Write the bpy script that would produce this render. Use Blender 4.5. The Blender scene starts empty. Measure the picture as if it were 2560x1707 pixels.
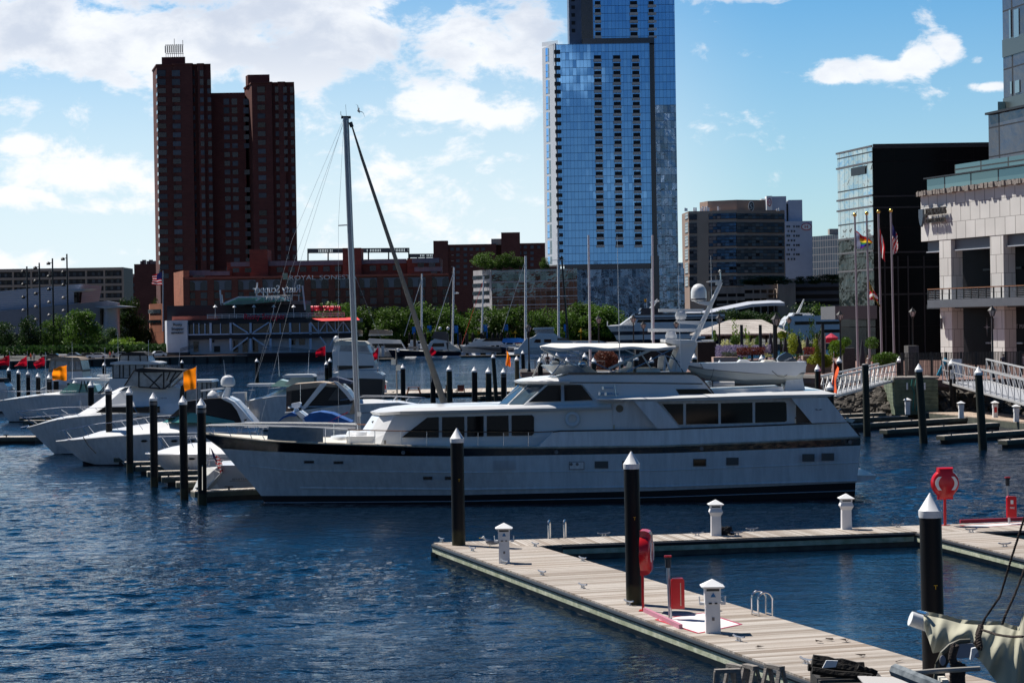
import bpy, math, random
from mathutils import Vector, Matrix
R = math.radians
rnd = random.Random(7)
S = bpy.context.scene
COL = S.collection
# ------------------------------------------------------------------ camera
F = 5400.0; CX = 1280.0; CY = 853.5
CAM = Vector((0, 0, 7.9))
CM = Matrix.Rotation(R(90 - 0.44), 3, 'X') @ Matrix.Rotation(R(-0.9), 3, 'Z')
cd = bpy.data.cameras.new('camera'); co = bpy.data.objects.new('camera', cd); COL.objects.link(co)
co.matrix_world = Matrix.Translation(CAM) @ CM.to_4x4()
cd.sensor_width = 36; cd.lens = 36 * F / 2560; cd.clip_end = 9000; cd.clip_start = 0.5
S.camera = co
# ------------------------------------------------------------------ light
SUN_AZ = R(-52); SUN_EL = R(56)
sunv = Vector((math.sin(SUN_AZ) * math.cos(SUN_EL), math.cos(SUN_AZ) * math.cos(SUN_EL), math.sin(SUN_EL)))
ld = bpy.data.lights.new('sun', 'SUN'); lo = bpy.data.objects.new('sun', ld); COL.objects.link(lo)
ld.energy = 5.0; ld.angle = R(0.53); ld.color = (1, .955, .89)
lo.rotation_euler = sunv.to_track_quat('Z', 'Y').to_euler(); lo.location = (0, 0, 200)
S.view_settings.view_transform = 'Standard'; S.view_settings.look = 'None'
S.view_settings.exposure = 0.35; S.view_settings.gamma = 1
SKY = 0.055
w = bpy.data.worlds.new("World"); S.world = w; w.use_nodes = True
nt = w.node_tree; nt.nodes.clear()
def N(nt, t, **k):
    n = nt.nodes.new(t)
    for a, b in k.items(): setattr(n, a, b)
    return n
def mth(nt, op, a, b=None, c=None, clamp=False):
    n = N(nt, 'ShaderNodeMath', operation=op, use_clamp=clamp)
    for i, q in enumerate((a, b, c)):
        if q is None: continue
        if isinstance(q, (int, float)): n.inputs[i].default_value = q
        else: nt.links.new(q, n.inputs[i])
    return n.outputs[0]
def mixc(nt, f, a, b, mode='MIX'):
    n = N(nt, 'ShaderNodeMix', data_type='RGBA', blend_type=mode)
    for i, q in ((0, f), (6, a), (7, b)):
        if isinstance(q, (int, float)): n.inputs[i].default_value = q
        elif isinstance(q, tuple): n.inputs[i].default_value = (*q, 1)
        else: nt.links.new(q, n.inputs[i])
    return n.outputs[2]
sky = N(nt, 'ShaderNodeTexSky', sky_type='NISHITA', sun_disc=False, sun_elevation=SUN_EL, sun_rotation=SUN_AZ)
sky.altitude = 0; sky.air_density = 1.0; sky.dust_density = 0.25; sky.ozone_density = 2.2
hs = N(nt, 'ShaderNodeHueSaturation'); hs.inputs['Saturation'].default_value = 1.25; hs.inputs['Hue'].default_value = .5
nt.links.new(mixc(nt, 1.0, sky.outputs[0], (.98, 1.34, 1.60), 'MULTIPLY'), hs.inputs['Color'])
tc = N(nt, 'ShaderNodeTexCoord'); sx = N(nt, 'ShaderNodeSeparateXYZ'); nt.links.new(tc.outputs['Generated'], sx.inputs[0])
ay = mth(nt, 'ADD', mth(nt, 'ABSOLUTE', sx.outputs[1]), .03)
U = mth(nt, 'DIVIDE', sx.outputs[0], ay); V = mth(nt, 'DIVIDE', sx.outputs[2], ay)
cb = N(nt, 'ShaderNodeCombineXYZ'); nt.links.new(mth(nt, 'MULTIPLY', U, 1.0), cb.inputs[0]); nt.links.new(mth(nt, 'MULTIPLY', V, 1.7), cb.inputs[1])
n1 = N(nt, 'ShaderNodeTexNoise'); n1.inputs['Scale'].default_value = 30; n1.inputs['Detail'].default_value = 9; n1.inputs['Roughness'].default_value = .63; n1.inputs['Distortion'].default_value = .25
nt.links.new(cb.outputs[0], n1.inputs['Vector'])
n2 = N(nt, 'ShaderNodeTexNoise'); n2.inputs['Scale'].default_value = 13; n2.inputs['Detail'].default_value = 6
nt.links.new(cb.outputs[0], n2.inputs['Vector'])
# cloud banks (direction centre, radii, strength); u is eastward, v upward, as tangents
BL = [(150,110,320,110,1.2),(520,130,320,140,1.2),(860,95,260,120,1.15),(560,20,500,60,.9),(60,150,150,70,.9),(1000,30,150,60,.6),(740,205,170,62,1.2),(1130,120,190,75,.85),
      (1260,170,200,90,1.0),(1150,285,230,75,1.0),(1330,90,90,80,.95),(95,382,70,26,.95),(250,452,210,60,1.15),(90,500,160,36,.9),(330,520,160,40,.7),(60,660,180,40,.6),(1740,380,70,50,.5),
      (2080,200,60,34,1.1),(2190,190,80,26,1.05),(2280,165,62,40,1.15),(2350,140,50,40,1.1),(2440,235,50,16,.95),(2510,55,30,25,.8),(2425,175,35,22,.75),(1760,12,260,20,.55),
      (1000,480,420,150,.42),(800,330,200,80,.5),(250,270,320,70,.4),(1150,600,300,60,.5)]
tot = None
for px, py, rx, ry, am in BL:
    cu = (px - CX) / F; cv = (812 - (py + (px - CX) * .0157)) / F
    a = mth(nt, 'MULTIPLY', mth(nt, 'SUBTRACT', U, cu), F / rx); b = mth(nt, 'MULTIPLY', mth(nt, 'SUBTRACT', V, cv), F / ry)
    e = mth(nt, 'EXPONENT', mth(nt, 'MULTIPLY', mth(nt, 'ADD', mth(nt, 'MULTIPLY', a, a), mth(nt, 'MULTIPLY', b, b)), -1.0))
    e = mth(nt, 'MULTIPLY', e, am)
    tot = e if tot is None else mth(nt, 'MAXIMUM', tot, e)
# broken cloud over the rest of the sky, outside the part in front of the camera
far = mth(nt, 'MULTIPLY', mth(nt, 'GREATER_THAN', V, .19), -.25)
back = mth(nt, 'MULTIPLY', mth(nt, 'LESS_THAN', sx.outputs[1], 0), .0)
tot = mth(nt, 'ADD', tot, mth(nt, 'ADD', far, back))
dn = mth(nt, 'MULTIPLY', mth(nt, 'SUBTRACT', n1.outputs[0], .5), 3.1)
cv_ = mth(nt, 'ADD', tot, dn)
mr = N(nt, 'ShaderNodeMapRange', interpolation_type='SMOOTHSTEP'); nt.links.new(cv_, mr.inputs[0]); mr.inputs[1].default_value = .27; mr.inputs[2].default_value = .80
# shading of the clouds: thick parts greyer below
cs = N(nt, 'ShaderNodeMapRange', interpolation_type='SMOOTHSTEP'); nt.links.new(mth(nt, 'ADD', n2.outputs[0], mth(nt, 'MULTIPLY', n1.outputs[0], .5)), cs.inputs[0]); cs.inputs[1].default_value = .62; cs.inputs[2].default_value = .88
vt = N(nt, 'ShaderNodeMapRange', interpolation_type='SMOOTHSTEP'); nt.links.new(V, vt.inputs[0]); vt.inputs[1].default_value = .085; vt.inputs[2].default_value = .135
ccol = mixc(nt, mth(nt, 'MULTIPLY', cs.outputs[0], mth(nt, 'MULTIPLY', vt.outputs[0], mr.outputs[0])), (14.6, 14.8, 15.2), (9.6, 10.4, 12.0))
# thin milky veil low over the horizon
veil = N(nt, 'ShaderNodeMapRange', interpolation_type='SMOOTHSTEP'); nt.links.new(V, veil.inputs[0]); veil.inputs[1].default_value = .215; veil.inputs[2].default_value = .0; veil.inputs[3].default_value = 0; veil.inputs[4].default_value = .93
vu = N(nt, 'ShaderNodeMapRange', interpolation_type='SMOOTHSTEP'); nt.links.new(U, vu.inputs[0]); vu.inputs[1].default_value = .13; vu.inputs[2].default_value = .02; vu.inputs[3].default_value = .38; vu.inputs[4].default_value = 1.0
base = mixc(nt, mth(nt, 'MULTIPLY', veil.outputs[0], vu.outputs[0]), hs.outputs[0], (12.0, 13.6, 14.6))
dm = N(nt, 'ShaderNodeMapRange', interpolation_type='SMOOTHSTEP'); nt.links.new(V, dm.inputs[0]); dm.inputs[1].default_value = .17; dm.inputs[2].default_value = .5
db = N(nt, 'ShaderNodeMapRange', interpolation_type='SMOOTHSTEP'); nt.links.new(sx.outputs[1], db.inputs[0]); db.inputs[1].default_value = .35; db.inputs[2].default_value = -.1
dim = mth(nt, 'MAXIMUM', dm.outputs[0], mth(nt, 'MULTIPLY', db.outputs[0], .82))
base = mixc(nt, mth(nt, 'MULTIPLY', dim, .80), base, (.1, .45, 1.5))
base = mixc(nt, mth(nt, 'LESS_THAN', sx.outputs[2], -.002), base, (.3, .4, .55))
fin = mixc(nt, mth(nt, 'MULTIPLY', mr.outputs[0], .93), base, ccol)
bg = N(nt, 'ShaderNodeBackground'); bg.inputs[1].default_value = SKY; nt.links.new(fin, bg.inputs[0])
ow = N(nt, 'ShaderNodeOutputWorld'); nt.links.new(bg.outputs[0], ow.inputs[0])
# ------------------------------------------------------------------ helpers
def W(px, py, Y):
    d = CM @ Vector(((px - CX) / F, -(py - CY) / F, -1)); return CAM + d * (Y / d.y)
def G(px, py, z=0.0):
    d = CM @ Vector(((px - CX) / F, -(py - CY) / F, -1)); return CAM + d * ((z - CAM.z) / d.z)
def WX(px, py, x):
    d = CM @ Vector(((px - CX) / F, -(py - CY) / F, -1)); return CAM + d * (x / d.x)
def V3(*a): return Vector(a)
ORG = {}
class MB:
    def __init__(s): s.v = []; s.f = []; s.mi = []; s.cur = 0
    def add(s, vs, fs):
        n = len(s.v); s.v += [tuple(v) for v in vs]
        for f in fs: s.f.append(tuple(i + n for i in f)); s.mi.append(s.cur)
        return s
    def box(s, x0, x1, y0, y1, z0, z1):
        return s.add([(x0,y0,z0),(x1,y0,z0),(x1,y1,z0),(x0,y1,z0),(x0,y0,z1),(x1,y0,z1),(x1,y1,z1),(x0,y1,z1)],
                     [(0,3,2,1),(4,5,6,7),(0,1,5,4),(1,2,6,5),(2,3,7,6),(3,0,4,7)])
    def beam(s, a, b, w=.1, h=None, up=(0,0,1)):
        a = Vector(a); b = Vector(b); h = w if h is None else h
        d = (b - a).normalized(); u = Vector(up)
        if abs(d.dot(u)) > .98: u = Vector((0, 1, 0))
        r = d.cross(u).normalized(); u = r.cross(d).normalized()
        r = r * w / 2; u = u * h / 2
        vs = [p + q for p in (a, b) for q in (-r - u, r - u, r + u, -r + u)]
        return s.add(vs, [(0,1,2,3),(7,6,5,4),(0,4,5,1),(1,5,6,2),(2,6,7,3),(3,7,4,0)])
    def tube(s, pts, r, n=6, r2=None, cap=True):
        pts = [Vector(p) for p in pts]; m = len(pts); base = len(s.v); vs = []; fs = []
        up = Vector((0, 0, 1))
        for i, p in enumerate(pts):
            d = (pts[min(i+1, m-1)] - pts[max(i-1, 0)]).normalized()
            u = up if abs(d.z) < .95 else Vector((0, 1, 0))
            a = d.cross(u).normalized(); b = a.cross(d)
            rr = r if r2 is None else r + (r2 - r) * i / (m - 1)
            for k in range(n):
                t = 2 * math.pi * k / n; vs.append(p + a * math.cos(t) * rr + b * math.sin(t) * rr)
        for i in range(m - 1):
            for k in range(n):
                fs.append((i*n+k, i*n+(k+1)%n, (i+1)*n+(k+1)%n, (i+1)*n+k))
        if cap: fs += [tuple(range(n))[::-1], tuple((m-1)*n+k for k in range(n))]
        return s.add(vs, fs)
    def poly(s, pts, d):
        pts = [Vector(p) for p in pts]; d = Vector(d); n = len(pts)
        return s.add(pts + [p + d for p in pts], [tuple(range(n)), tuple(range(2*n-1, n-1, -1))] + [(i, i+n, (i+1)%n+n, (i+1)%n) for i in range(n)])
    def lathe(s, c, prof, n=12, sx=1, sy=1, rot=None):
        c = Vector(c); vs = []; m = len(prof)
        for r, z in prof:
            for k in range(n):
                t = 2*math.pi*k/n + (rot or 0); vs.append(c + Vector((r*math.cos(t)*sx, r*math.sin(t)*sy, z)))
        fs = [(i*n+k, i*n+(k+1)%n, (i+1)*n+(k+1)%n, (i+1)*n+k) for i in range(m-1) for k in range(n)]
        fs += [tuple(range(n))[::-1], tuple((m-1)*n+k for k in range(n))]
        return s.add(vs, fs)
    def ell(s, c, rx, ry, rz, n=14, m=8):
        return s.lathe(c, [(max(.001, math.sin(math.pi*i/m)), -math.cos(math.pi*i/m)*rz) for i in range(m+1)], n, rx, ry)
    def grid(s, P, nu, nv):
        vs = [P(i/nu, j/nv) for j in range(nv+1) for i in range(nu+1)]
        return s.add(vs, [(j*(nu+1)+i, j*(nu+1)+i+1, (j+1)*(nu+1)+i+1, (j+1)*(nu+1)+i) for j in range(nv) for i in range(nu)])
    def build(s, name, mat, parent=None, smooth=False):
        o = Vector((0, 0, 0))
        if parent is not None: o = ORG.get(parent.name, o)
        me = bpy.data.meshes.new(name)
        me.from_pydata([(v[0]-o.x, v[1]-o.y, v[2]-o.z) for v in s.v], [], s.f)
        for m in (mat if isinstance(mat, (list, tuple)) else [mat]): me.materials.append(m)
        if max(s.mi or [0]): me.polygons.foreach_set('material_index', s.mi)
        if smooth:
            me.polygons.foreach_set('use_smooth', [True]*len(me.polygons))
            try: me.set_sharp_from_angle(angle=R(35))
            except Exception: pass
        me.update()
        ob = bpy.data.objects.new(name, me); COL.objects.link(ob)
        if parent is not None: ob.parent = parent; ORG[ob.name] = o
        return ob
def tag(o, label=None, cat=None, group=None, kind=None):
    if label: o['label'] = label
    if cat: o['category'] = cat
    if group: o['group'] = group
    if kind: o['kind'] = kind
    return o
def thing(name, label, cat, loc=(0,0,0), group=None):
    o = bpy.data.objects.new(name, None); COL.objects.link(o); o.location = loc; ORG[o.name] = Vector(loc)
    o.empty_display_size = .2
    return tag(o, label, cat, group)
def copy_tree(o, parent=None):
    c = o.copy(); COL.objects.link(c)
    if parent is not None: c.parent = parent
    for ch in list(o.children): copy_tree(ch, c)
    return c
ORDS = 'first second third fourth fifth sixth seventh eighth ninth tenth eleventh twelfth thirteenth fourteenth fifteenth sixteenth seventeenth eighteenth nineteenth twentieth'.split()
# ------------------------------------------------------------------ materials
def mat(name, col, rough=.5, metal=0., spec=.5, var=0., vs=3., bump=0., bs=30., coat=0., col2=None, stretch=(1,1,1), objrand=0., detail=4):
    m = bpy.data.materials.new(name); m.use_nodes = True; t = m.node_tree; p = t.nodes['Principled BSDF']
    p.inputs['Base Color'].default_value = (*col, 1); p.inputs['Roughness'].default_value = rough; p.inputs['Metallic'].default_value = metal
    p.inputs['Specular IOR Level'].default_value = spec
    if coat: p.inputs['Coat Weight'].default_value = coat; p.inputs['Coat Roughness'].default_value = .06
    src = None
    if var or bump or col2:
        c = N(t, 'ShaderNodeTexCoord'); mp = N(t, 'ShaderNodeMapping'); mp.inputs['Scale'].default_value = stretch
        t.links.new(c.outputs['Object'], mp.inputs[0])
    if var or col2:
        n = N(t, 'ShaderNodeTexNoise'); n.inputs['Scale'].default_value = vs; n.inputs['Detail'].default_value = detail; n.inputs['Roughness'].default_value = .6
        t.links.new(mp.outputs[0], n.inputs['Vector'])
        r = N(t, 'ShaderNodeMapRange'); t.links.new(n.outputs[0], r.inputs[0]); r.inputs[1].default_value = .33; r.inputs[2].default_value = .67
        c2 = col2 if col2 else tuple(max(0, x*(1-var)) for x in col)
        src = mixc(t, r.outputs[0], col, c2)
    if objrand:
        oi = N(t, 'ShaderNodeObjectInfo'); h = N(t, 'ShaderNodeHueSaturation')
        r = N(t, 'ShaderNodeMapRange'); t.links.new(oi.outputs['Random'], r.inputs[0]); r.inputs[3].default_value = 1-objrand; r.inputs[4].default_value = 1+objrand
        t.links.new(r.outputs[0], h.inputs['Value'])
        if src is None: h.inputs['Color'].default_value = (*col, 1)
        else: t.links.new(src, h.inputs['Color'])
        src = h.outputs[0]
    if src is not None: t.links.new(src, p.inputs['Base Color'])
    if bump:
        n = N(t, 'ShaderNodeTexNoise'); n.inputs['Scale'].default_value = bs; n.inputs['Detail'].default_value = 4; t.links.new(mp.outputs[0], n.inputs['Vector'])
        b = N(t, 'ShaderNodeBump'); b.inputs['Strength'].default_value = bump; b.inputs['Distance'].default_value = .05
        t.links.new(n.outputs[0], b.inputs['Height']); t.links.new(b.outputs[0], p.inputs['Normal'])
    return m
def brickmat(name, c1, c2, mortar, bw=.6, bh=.2, ms=.02, rough=.85, rot=None, var=.25):
    """brick or block courses on any vertical wall: u runs along the wall, v is height"""
    m = bpy.data.materials.new(name); m.use_nodes = True; t = m.node_tree; p = t.nodes['Principled BSDF']; p.inputs['Roughness'].default_value = rough
    p.inputs['Specular IOR Level'].default_value = .3
    c = N(t, 'ShaderNodeTexCoord'); s = N(t, 'ShaderNodeSeparateXYZ'); t.links.new(c.outputs['Object'], s.inputs[0])
    u = mth(t, 'ADD', mth(t, 'MULTIPLY', s.outputs[0], math.cos(rot or 0)), mth(t, 'MULTIPLY', s.outputs[1], math.sin(rot or 0) if rot is not None else .83))
    cb = N(t, 'ShaderNodeCombineXYZ'); t.links.new(u, cb.inputs[0]); t.links.new(s.outputs[2], cb.inputs[1])
    b = N(t, 'ShaderNodeTexBrick'); t.links.new(cb.outputs[0], b.inputs['Vector'])
    b.inputs['Color1'].default_value = (*c1, 1); b.inputs['Color2'].default_value = (*c2, 1); b.inputs['Mortar'].default_value = (*mortar, 1)
    b.inputs['Scale'].default_value = 1; b.inputs['Mortar Size'].default_value = ms; b.inputs['Brick Width'].default_value = bw; b.inputs['Row Height'].default_value = bh
    n = N(t, 'ShaderNodeTexNoise'); n.inputs['Scale'].default_value = .25; n.inputs['Detail'].default_value = 6; t.links.new(c.outputs['Object'], n.inputs['Vector'])
    r = N(t, 'ShaderNodeMapRange'); t.links.new(n.outputs[0], r.inputs[0]); r.inputs[1].default_value = .3; r.inputs[2].default_value = .7; r.inputs[3].default_value = 1-var; r.inputs[4].default_value = 1.05
    h = N(t, 'ShaderNodeHueSaturation'); t.links.new(b.outputs[0], h.inputs['Color']); t.links.new(r.outputs[0], h.inputs['Value'])
    t.links.new(h.outputs[0], p.inputs['Base Color'])
    return m
def deckmat(name, ang, c1=(.55,.505,.455), c2=(.25,.205,.165), pitch=.14):
    """planks lying across a dock; ang is the direction the planks repeat in"""
    m = bpy.data.materials.new(name); m.use_nodes = True; t = m.node_tree; p = t.nodes['Principled BSDF']; p.inputs['Roughness'].default_value = .85; p.inputs['Specular IOR Level'].default_value = .25
    c = N(t, 'ShaderNodeTexCoord'); mp = N(t, 'ShaderNodeMapping'); mp.inputs['Rotation'].default_value = (0, 0, -ang); t.links.new(c.outputs['Object'], mp.inputs[0])
    s = N(t, 'ShaderNodeSeparateXYZ'); t.links.new(mp.outputs[0], s.inputs[0])
    q = mth(t, 'DIVIDE', s.outputs[0], pitch); k = mth(t, 'FLOOR', q); fr = mth(t, 'FRACT', q)
    wn = N(t, 'ShaderNodeTexWhiteNoise', noise_dimensions='1D'); t.links.new(k, wn.inputs['W'])
    cb = N(t, 'ShaderNodeCombineXYZ'); t.links.new(mth(t, 'MULTIPLY', s.outputs[0], 14), cb.inputs[0]); t.links.new(mth(t, 'ADD', s.outputs[1], mth(t, 'MULTIPLY', wn.outputs[0], 30)), cb.inputs[1])
    n = N(t, 'ShaderNodeTexNoise'); n.inputs['Scale'].default_value = 1.3; n.inputs['Detail'].default_value = 7; n.inputs['Roughness'].default_value = .7; t.links.new(cb.outputs[0], n.inputs['Vector'])
    f = mth(t, 'ADD', mth(t, 'MULTIPLY', wn.outputs[0], .8), mth(t, 'MULTIPLY', n.outputs[0], .75))
    r = N(t, 'ShaderNodeMapRange'); t.links.new(f, r.inputs[0]); r.inputs[1].default_value = .3; r.inputs[2].default_value = 1.15
    col = mixc(t, r.outputs[0], c1, c2)
    big = N(t, 'ShaderNodeTexNoise'); big.inputs['Scale'].default_value = .35; big.inputs['Detail'].default_value = 5; t.links.new(c.outputs['Object'], big.inputs['Vector'])
    rb = N(t, 'ShaderNodeMapRange'); t.links.new(big.outputs[0], rb.inputs[0]); rb.inputs[1].default_value = .45; rb.inputs[2].default_value = .75; rb.inputs[4].default_value = .45
    col = mixc(t, rb.outputs[0], col, (.33, .25, .19))
    gap = mth(t, 'MAXIMUM', mth(t, 'LESS_THAN', fr, .05), mth(t, 'GREATER_THAN', fr, .95))
    col = mixc(t, mth(t, 'MULTIPLY', gap, .9), col, (.05, .04, .03))
    t.links.new(col, p.inputs['Base Color'])
    b = N(t, 'ShaderNodeBump'); b.inputs['Strength'].default_value = .5; b.inputs['Distance'].default_value = .01; t.links.new(mth(t, 'SUBTRACT', n.outputs[0], gap), b.inputs['Height']); t.links.new(b.outputs[0], p.inputs['Normal'])
    return m
def glassmat(name, tint, pw, ph, jitter=.02, metal=.85, rough=.04, line=None, lw=.05, dark=None, ang=0., wob=.0):
    """mirror curtain wall: panes with slightly different tilt, framed by mullions"""
    m = bpy.data.materials.new(name); m.use_nodes = True; t = m.node_tree; p = t.nodes['Principled BSDF']
    p.inputs['Metallic'].default_value = metal; p.inputs['Roughness'].default_value = rough
    if metal < .25: p.inputs['Specular IOR Level'].default_value = .12
    c = N(t, 'ShaderNodeTexCoord'); s = N(t, 'ShaderNodeSeparateXYZ'); t.links.new(c.outputs['Object'], s.inputs[0])
    u = mth(t, 'ADD', mth(t, 'MULTIPLY', s.outputs[0], math.cos(ang)), mth(t, 'MULTIPLY', s.outputs[1], math.sin(ang)))
    qu = mth(t, 'DIVIDE', u, pw); qv = mth(t, 'DIVIDE', s.outputs[2], ph)
    cb = N(t, 'ShaderNodeCombineXYZ'); t.links.new(mth(t, 'FLOOR', qu), cb.inputs[0]); t.links.new(mth(t, 'FLOOR', qv), cb.inputs[1])
    wn = N(t, 'ShaderNodeTexWhiteNoise', noise_dimensions='3D'); t.links.new(cb.outputs[0], wn.inputs['Vector'])
    g = N(t, 'ShaderNodeNewGeometry')
    vs_ = N(t, 'ShaderNodeVectorMath', operation='SUBTRACT'); t.links.new(wn.outputs['Color'], vs_.inputs[0]); vs_.inputs[1].default_value = (.5, .5, .5)
    vm = N(t, 'ShaderNodeVectorMath', operation='SCALE'); t.links.new(vs_.outputs[0], vm.inputs[0]); vm.inputs['Scale'].default_value = jitter
    va = N(t, 'ShaderNodeVectorMath', operation='ADD'); t.links.new(g.outputs['Normal'], va.inputs[0]); t.links.new(vm.outputs[0], va.inputs[1])
    nn = N(t, 'ShaderNodeVectorMath', operation='NORMALIZE'); t.links.new(va.outputs[0], nn.inputs[0])
    nrm = nn.outputs[0]
    if wob:
        wz = N(t, 'ShaderNodeTexNoise'); wz.inputs['Scale'].default_value = .35; wz.inputs['Detail'].default_value = 3; t.links.new(c.outputs['Object'], wz.inputs['Vector'])
        b = N(t, 'ShaderNodeBump'); b.inputs['Strength'].default_value = wob; b.inputs['Distance'].default_value = .5; t.links.new(wz.outputs[0], b.inputs['Height']); t.links.new(nrm, b.inputs['Normal']); nrm = b.outputs[0]
    t.links.new(nrm, p.inputs['Normal'])
    d = dark or tuple(x*.62 for x in tint)
    col = mixc(t, wn.outputs['Value'], tint, d)
    if line:
        fu = mth(t, 'FRACT', qu); fv = mth(t, 'FRACT', qv)
        ln = mth(t, 'MAXIMUM', mth(t, 'LESS_THAN', fu, lw/pw), mth(t, 'LESS_THAN', fv, lw*2.2/ph))
        col = mixc(t, ln, col, line)
        t.links.new(mth(t, 'SUBTRACT', metal, mth(t, 'MULTIPLY', ln, metal)), p.inputs['Metallic'])
        t.links.new(mth(t, 'ADD', rough, mth(t, 'MULTIPLY', ln, .5)), p.inputs['Roughness'])
    t.links.new(col, p.inputs['Base Color'])
    return m
def leafmat(name, a, b, tr=.35):
    m = bpy.data.materials.new(name); m.use_nodes = True; t = m.node_tree; p = t.nodes['Principled BSDF']; p.inputs['Roughness'].default_value = .55; p.inputs['Specular IOR Level'].default_value = .3
    g = N(t, 'ShaderNodeNewGeometry'); c = N(t, 'ShaderNodeTexCoord')
    n = N(t, 'ShaderNodeTexNoise'); n.inputs['Scale'].default_value = .6; n.inputs['Detail'].default_value = 3; t.links.new(c.outputs['Object'], n.inputs['Vector'])
    f = mth(t, 'ADD', mth(t, 'MULTIPLY', g.outputs['Random Per Island'], .55), mth(t, 'MULTIPLY', n.outputs[0], .6), clamp=True)
    oi = N(t, 'ShaderNodeObjectInfo'); h = N(t, 'ShaderNodeHueSaturation'); r = N(t, 'ShaderNodeMapRange'); t.links.new(oi.outputs['Random'], r.inputs[0]); r.inputs[3].default_value = .78; r.inputs[4].default_value = 1.2
    t.links.new(r.outputs[0], h.inputs['Value']); t.links.new(mixc(t, f, a, b), h.inputs['Color'])
    t.links.new(h.outputs[0], p.inputs['Base Color'])
    tl = N(t, 'ShaderNodeBsdfTranslucent'); t.links.new(h.outputs[0], tl.inputs[0]); ms = N(t, 'ShaderNodeMixShader'); ms.inputs[0].default_value = tr
    t.links.new(p.outputs[0], ms.inputs[1]); t.links.new(tl.outputs[0], ms.inputs[2]); t.links.new(ms.outputs[0], t.nodes['Material Output'].inputs[0])
    return m
WHITE = mat('white_gelcoat', (.80,.80,.79), .28, spec=.5, var=.07, vs=1.1, coat=.25)
HULLW = mat('white_hull_paint', (.78,.79,.80), .22, var=.2, vs=.7, coat=.3, stretch=(6,6,.7))
CREAM = mat('cream_vinyl', (.74,.70,.60), .6, var=.12, vs=2)
TAN = mat('tan_canvas', (.42,.33,.25), .85, var=.2, vs=3)
BLACKP = mat('gloss_black_paint', (.006,.007,.012), .12, spec=.6, coat=.5)
BOOT = mat('antifouling_black', (.008,.009,.012), .55)
NAVY = mat('navy_paint', (.008,.014,.035), .3, coat=.3)
GLASSD = mat('tinted_glass', (.004,.005,.007), .05, spec=.3)
GLASSB = mat('blue_windscreen_glass', (.05,.10,.13), .05, spec=.9, metal=.3)
CLEARV = mat('clear_vinyl', (.36,.40,.42), .12, spec=.8, var=.4, vs=2.5)
DKCANV = mat('dark_canvas', (.030,.028,.030), .85, var=.3, vs=2)
BLUECANV = mat('blue_canvas', (.01,.10,.36), .8, var=.3, vs=1.5, bump=.2, bs=4)
BLUECV2 = mat('bright_blue_canvas', (.012,.17,.60), .8, var=.2, vs=1.5)
ALU = mat('brushed_aluminium', (.56,.57,.59), .35, metal=.8, var=.15, vs=5)
ALUP = mat('aluminium_paint', (.50,.52,.56), .45, metal=.2, var=.12, vs=3)
STEEL = mat('stainless_steel', (.72,.73,.75), .18, metal=1.)
TEAK = mat('teak', (.30,.13,.05), .5, var=.35, vs=6)
PILE = mat('black_pile_sleeve', (.007,.007,.008), .5, spec=.22, var=.5, vs=1.3, stretch=(3,3,.6), col2=(.014,.012,.012))
t = PILE.node_tree; p = t.nodes['Principled BSDF']; c = N(t,'ShaderNodeTexCoord'); s = N(t,'ShaderNodeSeparateXYZ'); t.links.new(c.outputs['Object'], s.inputs[0]); n = N(t,'ShaderNodeTexNoise'); n.inputs['Scale'].default_value = 3; t.links.new(c.outputs['Object'], n.inputs['Vector'])
r = N(t,'ShaderNodeMapRange', interpolation_type='SMOOTHSTEP'); t.links.new(mth(t,'ADD',s.outputs[2],mth(t,'MULTIPLY',n.outputs[0],.7)), r.inputs[0]); r.inputs[1].default_value = .95; r.inputs[2].default_value = .65
t.links.new(mixc(t, r.outputs[0], p.inputs['Base Color'].links[0].from_socket, (.045,.042,.022)), p.inputs['Base Color'])
PILEG = mat('weathered_green_pile', (.014,.022,.014), .8, var=.4, vs=1.6, stretch=(4,4,.5), col2=(.030,.030,.020), bump=.3, bs=8)
CAPW = mat('white_plastic_cap', (.82,.82,.82), .45, var=.05, vs=4)
CAPG = mat('grey_steel_band', (.20,.19,.19), .5, metal=.3, var=.3, vs=5)
REDP = mat('red_plastic', (.62,.008,.012), .28, spec=.5, coat=.35, var=.06, vs=2)
REDF = leafmat('red_flag_cloth', (.50,.008,.03), (.42,.006,.02), .5)
ORF = leafmat('orange_flag_cloth', (1.,.30,.01), (1.,.24,.008), .8)
BLACKM = mat('black_iron', (.010,.010,.011), .4, spec=.5)
DARKST = mat('dark_steel', (.03,.032,.035), .5)
CONC = mat('pale_concrete', (.42,.38,.34), .9, var=.2, vs=.6, bump=.1)
TIMB = mat('grey_weathered_timber', (.30,.27,.24), .85, var=.5, vs=5, stretch=(1,1,6), bump=.4, bs=20)
TIMG = mat('green_stained_timber', (.22,.26,.17), .9, var=.5, vs=1.2, col2=(.09,.12,.08), bump=.3, bs=10)
YEL = mat('yellow_paint', (.75,.42,.02), .5)
BLUEP = mat('sign_blue', (.02,.18,.42), .5)
SKIN = mat('skin', (.42,.24,.17), .6)
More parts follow.
